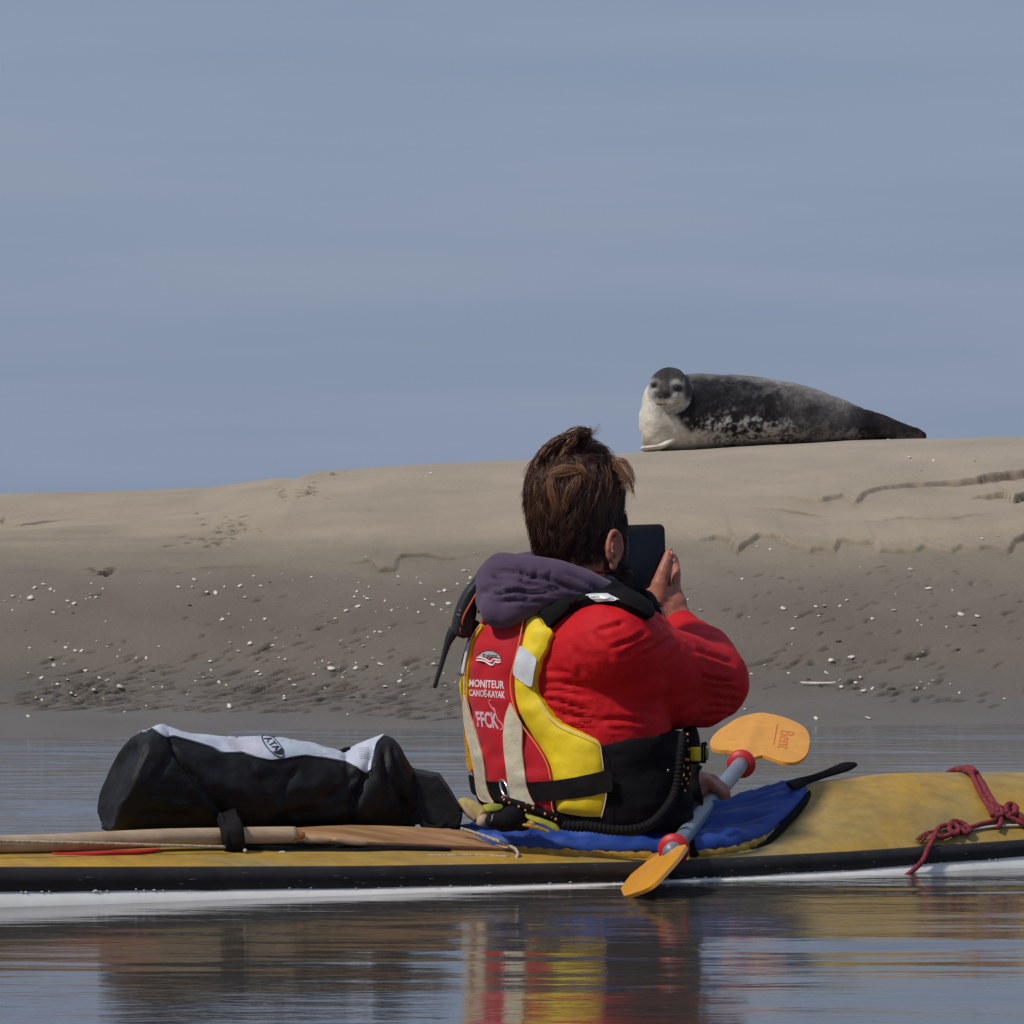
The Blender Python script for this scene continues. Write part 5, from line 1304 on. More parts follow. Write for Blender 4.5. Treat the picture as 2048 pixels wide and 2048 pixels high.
# knuckles and skin creases on the right hand
Xb = 1024 + 11000 * V[:, 0] / V[:, 1]; Yb_ = 1000 - 11000 * (V[:, 2] - CAM_H) / V[:, 1]; hd_ = (V[:, 1] > 10.66) & (Xb > 1270)
Nb = vnormals(V, F)
for x0, y0, x1, y1, w, dep in [(1336, 1152, 1338, 1190, 2.0, .0030), (1318, 1158, 1330, 1162, 1.6, .0016), (1322, 1134, 1338, 1138, 1.5, .0014), (1330, 1110, 1345, 1112, 1.4, .0010), (1300, 1196, 1345, 1204, 2.2, .0018), (1350, 1140, 1362, 1142, 1.6, .0014), (1338, 1228, 1368, 1222, 2.2, .0018), (1342, 1160, 1352, 1186, 1.6, .0014)]:
    d = np.array((x1 - x0, y1 - y0), dtype=float); L = np.linalg.norm(d); d /= L; u = (Xb - x0) * d[0] + (Yb_ - y0) * d[1]; v = -(Xb - x0) * d[1] + (Yb_ - y0) * d[0]
    V -= Nb * (hd_ * dep * np.exp(-(v / w) ** 2) * sstep(-3, 3, u) * sstep(L + 3, L - 3, u))[:, None]
V += vnormals(V, F) * (0.0007 * vnoise(V * 90, 4))[:, None]
mesh_obj("body", V, F, M['skin'], man); bbv = bvh_of(V, F)
for nx_, ny_ in ((1347, 1107), (1352, 1122)):
    p_, n_ = cast(bbv, nx_ - 4, ny_); mesh_obj("fingernail", *ball(p_ + n_ * 0.0004, (0.0030, 0.0022, 0.0052), 12, 8), M['nail'], man)
for s in (-1, 1): mesh_obj("eye", *ball(HC + hf * 0.0875 + hr * 0.031 * s - UP * 0.030, 0.0115, 14, 10), M['hull'], man)

# --- jacket
mb = MB()
jt = torso(0.030); jt = jt[2:] + [(P(1155, 1140, 10.42), SD * 0.085, FD * 0.07)]
mb.add(*loft(dense(jt, 3), 48, expo=2.1))
chain(mb, [(P(1185, 1315, 10.30), 0.092), (SR + np.array((0, 0.0, 0.0)), 0.090), (P(1275, 1318, 10.32), 0.082), (MR, 0.083), (P(1375, 1356, 10.445), 0.080), (ER + np.array((0.000, 0, 0.0)), 0.074)], 20)
mb.add(*ball(P(1345, 1398, 10.41), (0.065, 0.07, 0.058), 18, 12))
chain(mb, [(P(1330, 1385, 10.38), 0.066), (P(1400, 1392, 10.47), 0.062)], 18)
mb.add(*ball(P(1235, 1345, 10.30), (0.10, 0.08, 0.085), 20, 14))
chain(mb, [(P(1200, 1365, 10.31), 0.085), (P(1330, 1385, 10.38), 0.062)], 18)
chain(mb, [(ER, 0.074), (FR, 0.064), (P(1385, 1290, 10.66), 0.052), (P(1368, 1268, 10.69), 0.040)], 18)
mb.add(*ball(P(1200, 1262, 10.33), (0.09, 0.08, 0.045), 20, 14))
mb.add(*ball(P(1265, 1262, 10.36), (0.075, 0.08, 0.045), 20, 14))
chain(mb, [(SL, 0.074), ((SL + EL) / 2, 0.070), (EL, 0.066), ((EL + WL) / 2, 0.054), (EL * 0.12 + WL * 0.88, 0.036)], 18)
V, F = remesh(mb, 0.0050, 6)
V = np.array(V); N = vnormals(V, F)
X = 1024 + 11000 * V[:, 0] / V[:, 1]; Yp = 1000 - 11000 * (V[:, 2] - CAM_H) / V[:, 1]
near_ = V[:, 1] < 10.62
n0 = fbm(V * 9, 3, 3)
disp = 0.0030 * n0 + 0.0012 * fbm(V * np.array((30, 30, 40)), 5, 3)
def jfold(x0, y0, x1, y1, w, dep, bend=0.0):
    d = np.array((x1 - x0, y1 - y0), dtype=float); L = np.linalg.norm(d); d = d / L
    u = (X - x0) * d[0] + (Yp - y0) * d[1]; v = -(X - x0) * d[1] + (Yp - y0) * d[0]
    v = v + bend * np.sin(np.pi * np.clip(u / L, 0, 1)) + 3.0 * vnoise(np.column_stack((u / 22, u * 0 + x0, u * 0 + y0)), 2)
    return near_ * (-dep * np.exp(-(v / w) ** 2) + 0.5 * dep * np.exp(-((v - 1.6 * w) / w) ** 2)) * sstep(-0.05 * L, 0.2 * L, u) * sstep(1.05 * L, 0.7 * L, u)
for f in [(1085, 1400, 1190, 1425, 3, .009, 3), (1095, 1418, 1215, 1440, 4, .007, -3), (1110, 1436, 1230, 1452, 4, .006, 2), (1080, 1380, 1180, 1395, 4, .005, 3), (1130, 1452, 1250, 1462, 3, .005, 0), (1075, 1340, 1150, 1350, 5, .004, 2), (1085, 1362, 1170, 1375, 4, .005, -2),
          (1290, 1262, 1215, 1300, 5, .005, 4), (1320, 1275, 1235, 1318, 5, .004, -4), (1345, 1272, 1280, 1310, 4, .006, 3), (1250, 1245, 1190, 1262, 5, .005, 2), (1180, 1260, 1230, 1330, 8, .004, 5),
          (1400, 1352, 1478, 1362, 4, .011, -6), (1420, 1376, 1488, 1386, 4, .006, 4), (1420, 1396, 1485, 1400, 4, .005, -2), (1410, 1415, 1475, 1412, 4, .005, 2), (1400, 1432, 1460, 1428, 4, .004, 0), (1390, 1300, 1470, 1330, 6, .006, 4), (1350, 1440, 1400, 1400, 6, .005, 3),
          (1200, 1440, 1300, 1448, 5, .006, 3), (1230, 1410, 1330, 1430, 7, .004, -4), (1150, 1290, 1160, 1360, 7, .003, 3), (1360, 1285, 1330, 1330, 6, .005, 3)]:
    disp += jfold(*f)
V += N * disp[:, None]
mesh_obj("jacket", V, F, M['red_nylon'], man)
jv = bvh_of(V, F)
# cuffs and the corner of the right one
mb = MB(); mb.add(*tube(smooth_path([P(1382, 1285, 10.67), P(1366, 1262, 10.70), P(1358, 1252, 10.715)], 4), [0.050, 0.040, 0.037, 0.036], 24, cap=False))
mb.add(*tube(smooth_path([P(1388, 1284, 10.66), P(1378, 1264, 10.68), P(1372, 1254, 10.69)], 3), [0.030, 0.018, 0.004], 10, flat=0.4, flatdir=(0, 1, 0)))
mb.add(*tube(smooth_path([P(1358, 1272, 10.68), P(1375, 1270, 10.68), P(1392, 1274, 10.68), P(1405, 1282, 10.67)], 3), [0.010, 0.012, 0.009, 0.003], 8, flat=0.5, flatdir=(0, 1, 0)))
mb.build("cuff", M['red_nylon'], man)
mesh_obj("cuff", *tube(smooth_path([EL * 0.10 + WL * 0.90, WL + (WL - EL) * 0.04, WL + (WL - EL) * 0.10], 3), [0.038, 0.036, 0.033], 20), M['black_cloth'], man)

# --- hood of the fleece, bunched behind the neck
mb = MB()
def hp(x, y, Y): return P(x, y, Y)
chain(mb, [(hp(985, 1160, 10.36), .034), (hp(1005, 1143, 10.325), .037), (hp(1050, 1146, 10.30), .036), (hp(1110, 1156, 10.295), .036), (hp(1165, 1172, 10.30), .034), (hp(1215, 1188, 10.32), .026)], 14)
chain(mb, [(hp(985, 1160, 10.36), .034), (hp(1010, 1140, 10.42), .030), (hp(1060, 1130, 10.48), .028), (hp(1140, 1140, 10.50), .03), (hp(1210, 1170, 10.46), .028), (hp(1215, 1188, 10.32), .026)], 12)
chain(mb, [(hp(990, 1180, 10.33), .036), (hp(1035, 1182, 10.30), .040), (hp(1090, 1184, 10.295), .038), (hp(1150, 1195, 10.30), .028)], 14)
chain(mb, [(hp(985, 1200, 10.33), .034), (hp(1010, 1212, 10.305), .036), (hp(1050, 1205, 10.295), .036), (hp(1090, 1198, 10.295), .030)], 14)
chain(mb, [(hp(995, 1218, 10.30), .036), (hp(1010, 1228, 10.29), .028), (hp(1040, 1212, 10.285), .028)], 14)
V, F = remesh(mb, 0.0055, 7); V = np.array(V); N = vnormals(V, F)
X = 1024 + 11000 * V[:, 0] / V[:, 1]; Yp = 1000 - 11000 * (V[:, 2] - CAM_H) / V[:, 1]; near_ = np.ones(len(V))
disp = 0.0018 * fbm(V * 11, 2, 2)
for f in [(958, 1186, 1120, 1190, 4.5, .014, 3), (985, 1140, 1180, 1190, 4, .008, 6), (1030, 1130, 1048, 1160, 4, .007, 0), (1070, 1136, 1062, 1158, 3.5, .006, 2), (1100, 1140, 1092, 1162, 3.5, .006, -2), (1130, 1146, 1200, 1186, 4, .006, 2), (985, 1150, 995, 1178, 4, .007, 3),
          (1040, 1165, 1140, 1180, 4, .006, -3), (1000, 1204, 1090, 1200, 5, .005, 3), (970, 1175, 1010, 1172, 4, .006, 0)]:
    disp += jfold(*f)
V += N * disp[:, None]
mesh_obj("hood", V, F, M['hood'], man); hood_bvh = bvh_of(V, F)

# --- life vest: foam body round the trunk, coloured panels, webbing, straps
vest = mesh_obj("life_vest", *(lambda: ([], []))(), M['black_cloth'], man) if False else None
nth_, nv_ = 144, 40
V = []; F = []
def ring_at(y, a):
    ys = [r[0] for r in rows][::-1]; ls = [r[1] for r in rows][::-1]; rs = [r[2] for r in rows][::-1]
    l, r = np.interp(y, ys, ls), np.interp(y, ys, rs)
    c = P((l + r) / 2, y, 10.40); w = (r - l) / 2 / 11000 * 10.40 / 0.895 - 0.012; d = w * 0.72
    ca, sa = math.cos(a), math.sin(a); e = 2 / 2.15
    return c + SD * w * math.copysign(abs(ca) ** e, ca) + FD * d * math.copysign(abs(sa) ** e, sa)
for i in range(nth_):
    a = 2 * math.pi * i / nth_                      # 0 = his right side, pi/2 = front, pi = left, -pi/2 = back
    left_gap = math.exp(-((math.atan2(math.sin(a - math.pi), math.cos(a - math.pi))) / 0.7) ** 4)
    ytop = 1215 + 150 * left_gap
    rp = ring_at(1440, a); apx = 1024 + 11000 * rp[0] / rp[1]
    if math.sin(a) < 0.25 and math.cos(a) > -0.9: ytop = max(ytop, float(np.interp(apx, [1030, 1062, 1076, 1100, 1130, 1166, 1200, 1260, 1400], [1250, 1330, 1392, 1446, 1466, 1482, 1482, 1468, 1460])))
    elif math.sin(a) < 0.985 and math.cos(a) > 0: ytop = 1460 - 235 * max(0.0, math.sin(a) - 0.85) / 0.135
    for j in range(nv_ + 1):
        t = j / nv_; y = 1652 * (1 - t) + ytop * t
        p = ring_at(y, a); n = unit(p - np.array((0.115, 10.40, p[2])))
        edge = min(1, 12 * min(t + 0.02, 1.02 - t))
        V.append(p + n * (-0.004 + 0.004 * edge + 0.003 * math.sin(t * 26) * (math.sin(a) > 0) ))
V = np.array(V)
F = [(i * (nv_ + 1) + j, ((i + 1) % nth_) * (nv_ + 1) + j, ((i + 1) % nth_) * (nv_ + 1) + j + 1, i * (nv_ + 1) + j + 1) for i in range(nth_) for j in range(nv_)]
N = vnormals(V, F)
V += N * (0.0035 * fbm(V * np.array((12, 12, 22)), 6, 3))[:, None]
vest = mesh_obj("life_vest", V, F, M['black_cloth'], man)
md = vest.modifiers.new("foam", 'SOLIDIFY'); md.thickness = 0.014; md.offset = -1
def c3(pts): return [(840 + x * .3105, 1100 + y * .3105) for x, y in pts]
redp = c3([(392, 478), (330, 575), (303, 700), (290, 850), (291, 1000), (286, 1130), (300, 1300), (322, 1440), (345, 1590), (405, 1625), (560, 1625), (740, 1650), (850, 1722), (850, 1600), (843, 1500), (825, 1400), (795, 1330), (745, 1250), (700, 1190), (660, 1130), (620, 1050), (597, 970), (585, 880), (590, 800), (615, 700), (640, 600), (662, 480), (668, 400), (640, 380), (560, 400), (470, 440)])
_, red_bvh = patch("back_panel", vs, redp, M['red_panel'], vest, thick=0.016, off=-0.024, step=6, puff=0.010, puffpx=16, dense=4, rough=0.003, ret=True, seed=3)
yel = c3([(722, 358), (780, 430), (846, 520), (812, 572), (806, 618), (757, 700), (737, 780), (724, 850), (722, 910), (762, 968), (830, 1070), (900, 1128), (1050, 1190), (1152, 1238), (1172, 1330), (1183, 1420), (1203, 1560), (1190, 1640), (1168, 1728), (1050, 1726), (950, 1712), (868, 1694), (856, 1600), (846, 1500), (828, 1400), (798, 1330), (748, 1250), (703, 1190), (663, 1130), (623, 1050), (601, 970), (589, 880), (594, 800), (618, 700), (642, 600), (664, 480), (672, 410)])
_, yel_bvh = patch("side_panel", vs, yel, M['yellow_panel'], vest, thick=0.018, off=-0.026, step=6, puff=0.012, puffpx=15, dense=4, rough=0.003, ret=True, seed=5)
lyel = c3([(392, 466), (375, 478), (330, 560), (300, 640), (270, 790), (243, 870), (262, 970), (284, 1130), (278, 1210), (296, 1400), (318, 1440), (322, 1432), (302, 1300), (290, 1130), (295, 1000), (294, 850), (307, 700), (334, 578), (398, 486)])
patch("left_side_panel", vs, lyel, M['yellow_panel'], vest, thick=0.014, off=-0.016, step=4, puff=0.004, puffpx=6, dense=3)
patch("reflective_patch", vs, c3([(326, 582), (306, 640), (288, 720), (275, 770), (276, 800), (291, 800), (306, 700), (330, 600)]), M['silver'], vest, thick=0.001, off=0.003, step=4, dense=3)
def over(bv, name, poly, m, th=0.0012, off=0.0006, **k): return patch(name, bv, c3(poly), m, vest, thick=th, off=off, ret=True, **k)
# one surface for everything laid on top of the panels
allV = []; allF = []
for o in (bpy.data.objects[n] for n in [o.name for o in man.children_recursive if o.name.startswith(("back_panel", "side_panel"))]):
    b = sum(len(v) for v in allV); w = base_of(o.parent)
    v = np.array([tuple(x.co) for x in o.data.vertices]) + w; allV.append(v); allF += [tuple(i + b for i in p.vertices) for p in o.data.polygons]
b = sum(len(v) for v in allV); allV.append(np.array(VSV)); allF += [tuple(i + b for i in f) for f in VSF]
vest_bvh = bvh_of(np.concatenate(allV), allF)
over(vest_bvh, "reflective_patch", [(646, 610), (700, 652), (756, 702), (738, 780), (722, 888), (690, 872), (655, 850), (598, 800), (603, 765), (618, 700), (632, 650)], M['silver'], step=6, dense=4, rough=0.002)
_, belt_bvh = over(vest_bvh, "waist_belt", [(318, 1436), (345, 1462), (440, 1490), (560, 1494), (690, 1496), (850, 1487), (1000, 1464), (1100, 1442), (1184, 1422), (1230, 1410), (1245, 1560), (1203, 1562), (1100, 1585), (1000, 1600), (850, 1616), (700, 1617), (560, 1608), (440, 1606), (372, 1582), (340, 1572), (326, 1500)], M['black_web'], th=0.0022, step=7, dense=5)
strip1 = [(296, 932), (312, 985), (335, 1075), (370, 1180), (402, 1290), (425, 1400), (436, 1500), (455, 1580), (488, 1632), (440, 1622), (400, 1602), (378, 1545), (360, 1410), (330, 1260), (303, 1140), (292, 1020)]
strip2 = [(592, 985), (612, 1030), (640, 1085), (664, 1135), (664, 1290), (676, 1400), (690, 1500), (712, 1575), (748, 1645), (690, 1622), (590, 1605), (578, 1500), (568, 1420), (552, 1290), (548, 1180), (562, 1065)]
_, s1b = over(vest_bvh, "cream_strap", strip1, M['cream'], th=0.0045, step=6, dense=4, rough=0.0015)
_, s2b = over(vest_bvh, "cream_strap", strip2, M['cream'], th=0.0050, step=6, dense=4, rough=0.0015)
def seam(pts, m, r=0.0012, off=0.0012, name="piping", bv=None, n=4): return mesh_obj(name, *tube(line_on(bv or vest_bvh, c3(pts), off, n), r, 6), m, vest)
seam([(392, 478), (330, 575), (303, 700), (290, 850), (291, 930)], M['piping_pale'])
seam([(292, 940), (288, 1040), (286, 1130), (300, 1300), (322, 1436)], M['piping'])
seam([(668, 410), (662, 480), (640, 600), (615, 700), (590, 800), (585, 880), (597, 970), (622, 1050), (662, 1130), (702, 1190), (747, 1250), (797, 1330), (827, 1400), (844, 1485)], M['piping'])
seam([(849, 1615), (853, 1660), (866, 1696)], M['piping'])
for st_ in (strip1, strip2):
    seam(st_[:9], M['piping_pale'], off=0.0045); seam(st_[9:] + [st_[0]], M['piping_pale'], off=0.0045)
seam([(760, 970), (830, 1073), (900, 1131), (1050, 1193), (1150, 1240), (1172, 1330), (1182, 1418)], M['print_white'], r=0.0008)
seam([(1202, 1562), (1190, 1640), (1168, 1726)], M['print_white'], r=0.0008)
seam([(752, 415), (768, 440), (785, 462)], M['black_web'], r=0.0009)
# lettering and badges on the back panel
tx = lambda bl, br, tl, tr: [(920 + a * .10352, 1280 + b * .10352) for a, b in (bl, br, tl, tr)]
print_on("lettering", red_bvh, "MONITEUR", tx((178, 900), (862, 948), (190, 757), (858, 790)), M['print_white'], vest, 0.0009, 0.025)
print_on("lettering", red_bvh, "CANO\u00cb-KAYAK", tx((188, 1080), (870, 1130), (182, 925), (872, 960)), M['print_white'], vest, 0.0009, 0.022)
print_on("lettering", red_bvh, "FFCK", tx((345, 1675), (762, 1722), (300, 1375), (715, 1395)), M['print_lilac'], vest, 0.0009, 0.03)
def onred(pts, r, m, off=0.0010, nm="emblem"): return mesh_obj(nm, *tube(line_on(red_bvh, [(920 + x * .10352, 1280 + y * .10352) for x, y in pts], off, 4), r, 5), m, vest)
onred([(602, 1172), (585, 1168), (572, 1195), (590, 1250), (625, 1310), (660, 1350), (690, 1400), (710, 1470), (745, 1550), (800, 1605), (832, 1665), (828, 1715), (805, 1735), (785, 1728)], 0.0012, M['print_pink'])
onred([(640, 1310), (665, 1345), (690, 1392)], 0.0020, M['print_pink'])
dome = [(920 + x * .10352, 1280 + y * .10352) for x, y in [(345, 325), (380, 290), (430, 250), (500, 222), (570, 215), (650, 225), (710, 260), (760, 300), (785, 350), (740, 348), (650, 345), (560, 345), (450, 330)]]
patch("emblem", red_bvh, dome, M['print_grey'], vest, thick=0.0006, off=0.0002, step=5, dense=3, curve=False)
ring_ = [(335, 335), (365, 285), (430, 235), (500, 210), (580, 202), (660, 213), (730, 255), (775, 305), (800, 355)]
onred(ring_, 0.0007, M['print_dark'])
print_on("lettering", red_bvh, "Kokatat", tx((450, 338), (735, 350), (450, 262), (730, 268)), M['print_dark'], vest, 0.0014, 0.02)
onred([(338, 340), (420, 345), (500, 370), (560, 410), (620, 420), (640, 380), (700, 375), (750, 392), (795, 382)], 0.0016, M['print_white'])
onred([(328, 395), (420, 395), (500, 415), (560, 460), (620, 490), (665, 470), (690, 425), (740, 440), (795, 430)], 0.0020, M['print_white'])
# black shoulder strap with its reflective tag
sh = [(1066, 1211), (1085, 1200), (1110, 1189), (1135, 1180), (1162, 1173), (1196, 1170), (1226, 1173), (1255, 1178), (1276, 1184), (1300, 1202), (1301, 1222), (1296, 1242), (1280, 1237), (1265, 1229), (1240, 1216), (1214, 1210), (1190, 1209), (1162, 1217), (1135, 1231), (1112, 1250), (1101, 1261), (1086, 1240)]
_, sh_bvh = patch("shoulder_strap", jv, sh, M['black_cloth'], vest, thick=0.016, off=0.0, step=6, puff=0.006, puffpx=10, dense=4, ret=True)
patch("reflective_patch", sh_bvh, [(1171, 1190), (1190, 1188), (1215, 1188), (1239, 1200), (1218, 1201), (1195, 1203)], M['silver'], vest, thick=0.001, off=0.0008, step=4, dense=3, curve=False)
mesh_obj("shoulder_strap", *tube(smooth_path([P(1290, 1196, 10.40), P(1310, 1208, 10.44), P(1300, 1240, 10.50), P(1290, 1300, 10.54)], 4), 0.022, 12, flat=0.35, flatdir=(0.3, -0.8, 0.5)), M['black_cloth'], vest)
mesh_obj("shoulder_strap", *tube(smooth_path([P(975, 1225, 10.40), P(985, 1190, 10.42), P(1000, 1165, 10.50), P(1020, 1200, 10.60), P(1040, 1300, 10.62)], 4), 0.026, 12, flat=0.3, flatdir=(0.5, 0.6, 0.5)), M['black_cloth'], vest)
mesh_obj("armhole_edge", *tube(line_on(jv, c3([(812, 574), (800, 640), (765, 705), (738, 785), (722, 900), (758, 968)]), 0.006), 0.004, 8), M['black_web'], vest)
# buckle at the front with its yellow keeper
mesh_obj("front_pocket", *ball(P(1380, 1500, 10.43), (0.020, 0.06, 0.055), 18, 12), M['black_cloth'], vest)
mesh_obj("buckle_keeper", *(lambda c: (lambda s: s)(loft([(c + np.array((-0.010, 0.0, 0)), np.array((0, .010, 0)), np.array((0, 0, .0135))), (c + np.array((0.010, 0.0, 0)), np.array((0, .010, 0)), np.array((0, 0, .0135)))], 20, expo=6)))(P(1391, 1508, 10.36)), M['yellow_panel'], vest)
mb = MB()
for dx in (0.0125, 0.0175): mb.add(*tube(np.array([P(1391, 1508, 10.36) + np.array((dx, 0, -0.017)), P(1391, 1508, 10.36) + np.array((dx, 0, 0.018))]), 0.0024, 6))
mb.add(*tube(smooth_path([P(1391, 1508, 10.36) + np.array((0.010, 0, 0.018)), P(1391, 1508, 10.36) + np.array((0.019, 0, 0.021)), P(1391, 1508, 10.36) + np.array((0.020, 0, 0.016))], 3), 0.0022, 6))
mb.add(*tube(np.array([P(1384, 1524, 10.36), P(1412, 1524, 10.36)]), 0.0024, 6)); mb.add(*tube(np.array([P(1384, 1495, 10.36), P(1404, 1494, 10.36)]), 0.0020, 6))
mb.build("buckle", M['black_web'], vest)
mesh_obj("buckle_keeper", *ball(P(1391, 1508, 10.36) + np.array((0.0215, 0, 0)), (0.004, 0.008, 0.0125), 12, 8), M['lime'], vest)
mesh_obj("zip_pull", *ball(P(1336, 1541, 10.235), (0.002, 0.002, 0.003), 8, 6), M['steel'], vest)

# --- trousers: hips and thighs under the skirt
mb = MB(); hips = K(0.02, 0, 0.055)
mb.add(*ball(hips, (0.15, 0.12, 0.065), 20, 12, (np.array((0.485, -0.875, 0)), np.array((0.875, 0.485, 0)), UP)))
for s in (-1, 1): chain(mb, [(K(0.05, 0.07 * s, 0.03), 0.062), (K(0.36, 0.10 * s, 0.05), 0.052), (K(0.75, 0.07 * s, 0.01), 0.040), (K(0.82, 0.06 * s, 0.03), 0.036)])
V, F = remesh(mb, 0.010, 4); mesh_obj("trousers", V, F, M['navy'], man)

# --- hair
def strands(guides, radii, cols, name, m, parent):
    Vs = []; Fs = []; Cs = []; b = 0
    for g, r, c in zip(guides, radii, cols):
        n = len(g); T = np.gradient(g, axis=0); T /= np.linalg.norm(T, axis=1)[:, None] + 1e-9
        u = np.cross(T, (0.3, 0.5, 0.8)); u /= np.linalg.norm(u, axis=1)[:, None] + 1e-9; w = np.cross(T, u)
        taper = np.linspace(1, 0.25, n)[:, None] * r
        ring = [g + taper * (math.cos(a) * u + math.sin(a) * w) for a in (0, 2.094, 4.189)]
        Vs.append(np.stack(ring, 1).reshape(-1, 3)); Cs.append(np.tile(c, (n * 3, 1)))
        i = np.arange(n - 1)[:, None] * 3 + b; k = np.arange(3)[None, :]; k2 = (k + 1) % 3
        Fs.append(np.stack((i + k, i + k2, i + 3 + k2, i + 3 + k), -1).reshape(-1, 4)); b += n * 3
    return mesh_obj(name, np.concatenate(Vs), np.concatenate(Fs), m, parent, cols=np.concatenate(Cs))
# cap of close hair under the strands
sk_c = HC + UP * 0.016
def scalp(a, e, k=1.0):
    """a: 0 = back of the head, + towards his right; e: elevation"""
    ca, sa, ce, se = math.cos(a), math.sin(a), math.cos(e), math.sin(e)
    p = hr * 0.083 * sa * ce - hf * (0.106 if ca > 0 else 0.106) * ca * ce + UP * 0.104 * se
    if se < 0: p = hr * 0.083 * sa * (1 - 0.16 * se * se) * max(ce, 0.80) - hf * 0.106 * ca * max(ce, 0.72 if ca > 0 else 0.6) + UP * 0.17 * se
    return sk_c + p * k
V = []; na_, ne_ = 48, 26
es = np.linspace(-0.72, math.pi / 2, ne_)
mask = []
for i in range(ne_):
    for k in range(na_):
        a = -math.pi + 2 * math.pi * k / na_
        lim = -0.72 if abs(a) < 1.45 else (-0.72 + (abs(a) - 1.45) * 2.6 if abs(a) < 1.9 else min(0.75, 0.45 + (abs(a) - 1.9) * 0.5))
        V.append(scalp(a, max(es[i], min(lim, 1.2)), 1.0))
F = [(i * na_ + k, i * na_ + (k + 1) % na_, (i + 1) * na_ + (k + 1) % na_, (i + 1) * na_ + k) for i in range(ne_ - 1) for k in range(na_)]
V = np.array(V); V += vnormals(V, F) * 0.0
hair_cap = mesh_obj("hair", V, F, M['hair_base'], man); md = hair_cap.modifiers.new("t", 'SOLIDIFY'); md.thickness = 0.004; md.offset = -1
rnd = random.Random(11)
G = []; R = []; C = []
dark = np.array((0.030, 0.0125, 0.0080)); brown = np.array((0.125, 0.047, 0.023)); light = np.array((0.27, 0.125, 0.055)); grey = np.array((0.055, 0.045, 0.042))
def clump(root, pts, n, spread, r, col, jit=0.25):
    base = smooth_path(pts, 3)
    for _ in range(n):
        o = np.array([rnd.gauss(0, 1), rnd.gauss(0, 1), rnd.gauss(0, 1)]) * spread
        o2 = np.array([rnd.gauss(0, 1), rnd.gauss(0, 1), rnd.gauss(0, 1)]) * spread * 0.9
        t = np.linspace(0, 1, len(base))[:, None]
        G.append(base + o * (1 - t * 0.6) + o2 * t); R.append(r * rnd.uniform(0.7, 1.2)); C.append(np.clip(col * rnd.uniform(1 - jit, 1 + jit), 0.002, 1))
for k in range(900):
    a = rnd.uniform(-2.0, 2.0); e = math.asin(rnd.uniform(-0.60, 0.985))
    if e < -0.05 and abs(a) > 1.50: continue
    p0 = scalp(a, e, 1.0); n = unit(p0 - sk_c)
    down = -UP; flow = unit(down - n * np.dot(down, n) + hr * rnd.gauss(0.10 if e > 0.3 else 0.0, 0.35) + np.cross(n, UP) * rnd.gauss(0.25, 0.25))
    top_ = sstep(0.45, 1.1, e)
    if rnd.random() < top_ * 0.8: flow = unit(hf * 0.3 + hr * rnd.gauss(0.5, 0.5) - n * 0.0 + UP * 0.3 + np.array([rnd.gauss(0, .4), rnd.gauss(0, .4), 0]))
    L = (0.030 + 0.035 * sstep(-0.3, 0.6, e)) * rnd.uniform(0.7, 1.3)
    lift = (0.003 + 0.007 * sstep(-0.2, 0.9, e)) * rnd.uniform(0.4, 1.5)
    p1 = p0 + flow * L * 0.35 + n * lift; 
    p2 = p0 + flow * L * 0.7; d2 = unit(p2 - sk_c); p2 = p2 + n * lift * 0.6 + d2 * 0.003
    p3 = p0 + flow * L; d3 = unit(p3 - sk_c); 
    # keep the ends on the head
    def keep(q, h):
        v = q - sk_c; x, y, z = v @ hr / 0.083, v @ hf / 0.106, v[2] / (0.104 if v[2] > 0 else 0.17); m_ = math.sqrt(x * x + y * y + z * z)
        return sk_c + v * ((1.0 + h / 0.098) / m_)
    p1 = keep(p1, 0.003 + lift * 0.5); p2 = keep(p2, 0.004 + lift * 0.6); p3 = keep(p3, 0.002 + lift * rnd.uniform(0, 0.8))
    v = rnd.random()
    col = dark * (1 - v) + brown * v
    f_low = sstep(-0.05, -0.5, e); col = col * (1 - 0.45 * f_low)
    if e > -0.1 and abs(a + 0.1) < 0.75 and rnd.random() < 0.34: col = brown * 0.4 + light * 0.6 * rnd.uniform(0.4, 1.1)
    if e > 0.1 and a > 1.0 and rnd.random() < 0.35: col = brown * 0.5 + light * 0.5
    if a > 1.25 and e < 0.0: col = grey
    clump(p0, [p0, p1, p2, p3], 15, 0.0034, 0.00060, col)
# wind-blown tuft on the crown and the paler locks
def I2(pts, Y=None): return [P(x, y, Yv) for x, y, Yv in pts]
tuft = [((1075, 935, 10.36), (1092, 900, 10.355), (1118, 876, 10.35), (1150, 864, 10.35), (1172, 868, 10.35)), ((1085, 925, 10.36), (1110, 892, 10.355), (1135, 868, 10.35), (1160, 857, 10.35), (1180, 862, 10.35)), ((1100, 925, 10.36), (1125, 890, 10.36), (1148, 870, 10.36), (1170, 866, 10.36), (1176, 885, 10.36)),
        ((1110, 920, 10.37), (1130, 895, 10.37), (1150, 880, 10.37), (1165, 880, 10.37), (1178, 900, 10.37)), ((1120, 925, 10.38), (1140, 898, 10.38), (1158, 886, 10.38), (1172, 890, 10.38), (1182, 908, 10.38)), ((1095, 930, 10.40), (1118, 900, 10.40), (1140, 878, 10.40), (1158, 868, 10.40), (1168, 872, 10.40)),
        ((1060, 960, 10.38), (1068, 930, 10.37), (1088, 905, 10.365), (1110, 888, 10.36), (1135, 880, 10.36)), ((1062, 985, 10.38), (1062, 955, 10.375), (1075, 925, 10.37), (1092, 905, 10.365), (1112, 893, 10.36)), ((1135, 925, 10.40), (1155, 905, 10.40), (1172, 905, 10.40), (1190, 915, 10.40), (1200, 930, 10.40)), ((1110, 940, 10.35), (1128, 905, 10.345), (1145, 880, 10.345), (1152, 868, 10.345), (1168, 862, 10.345))]
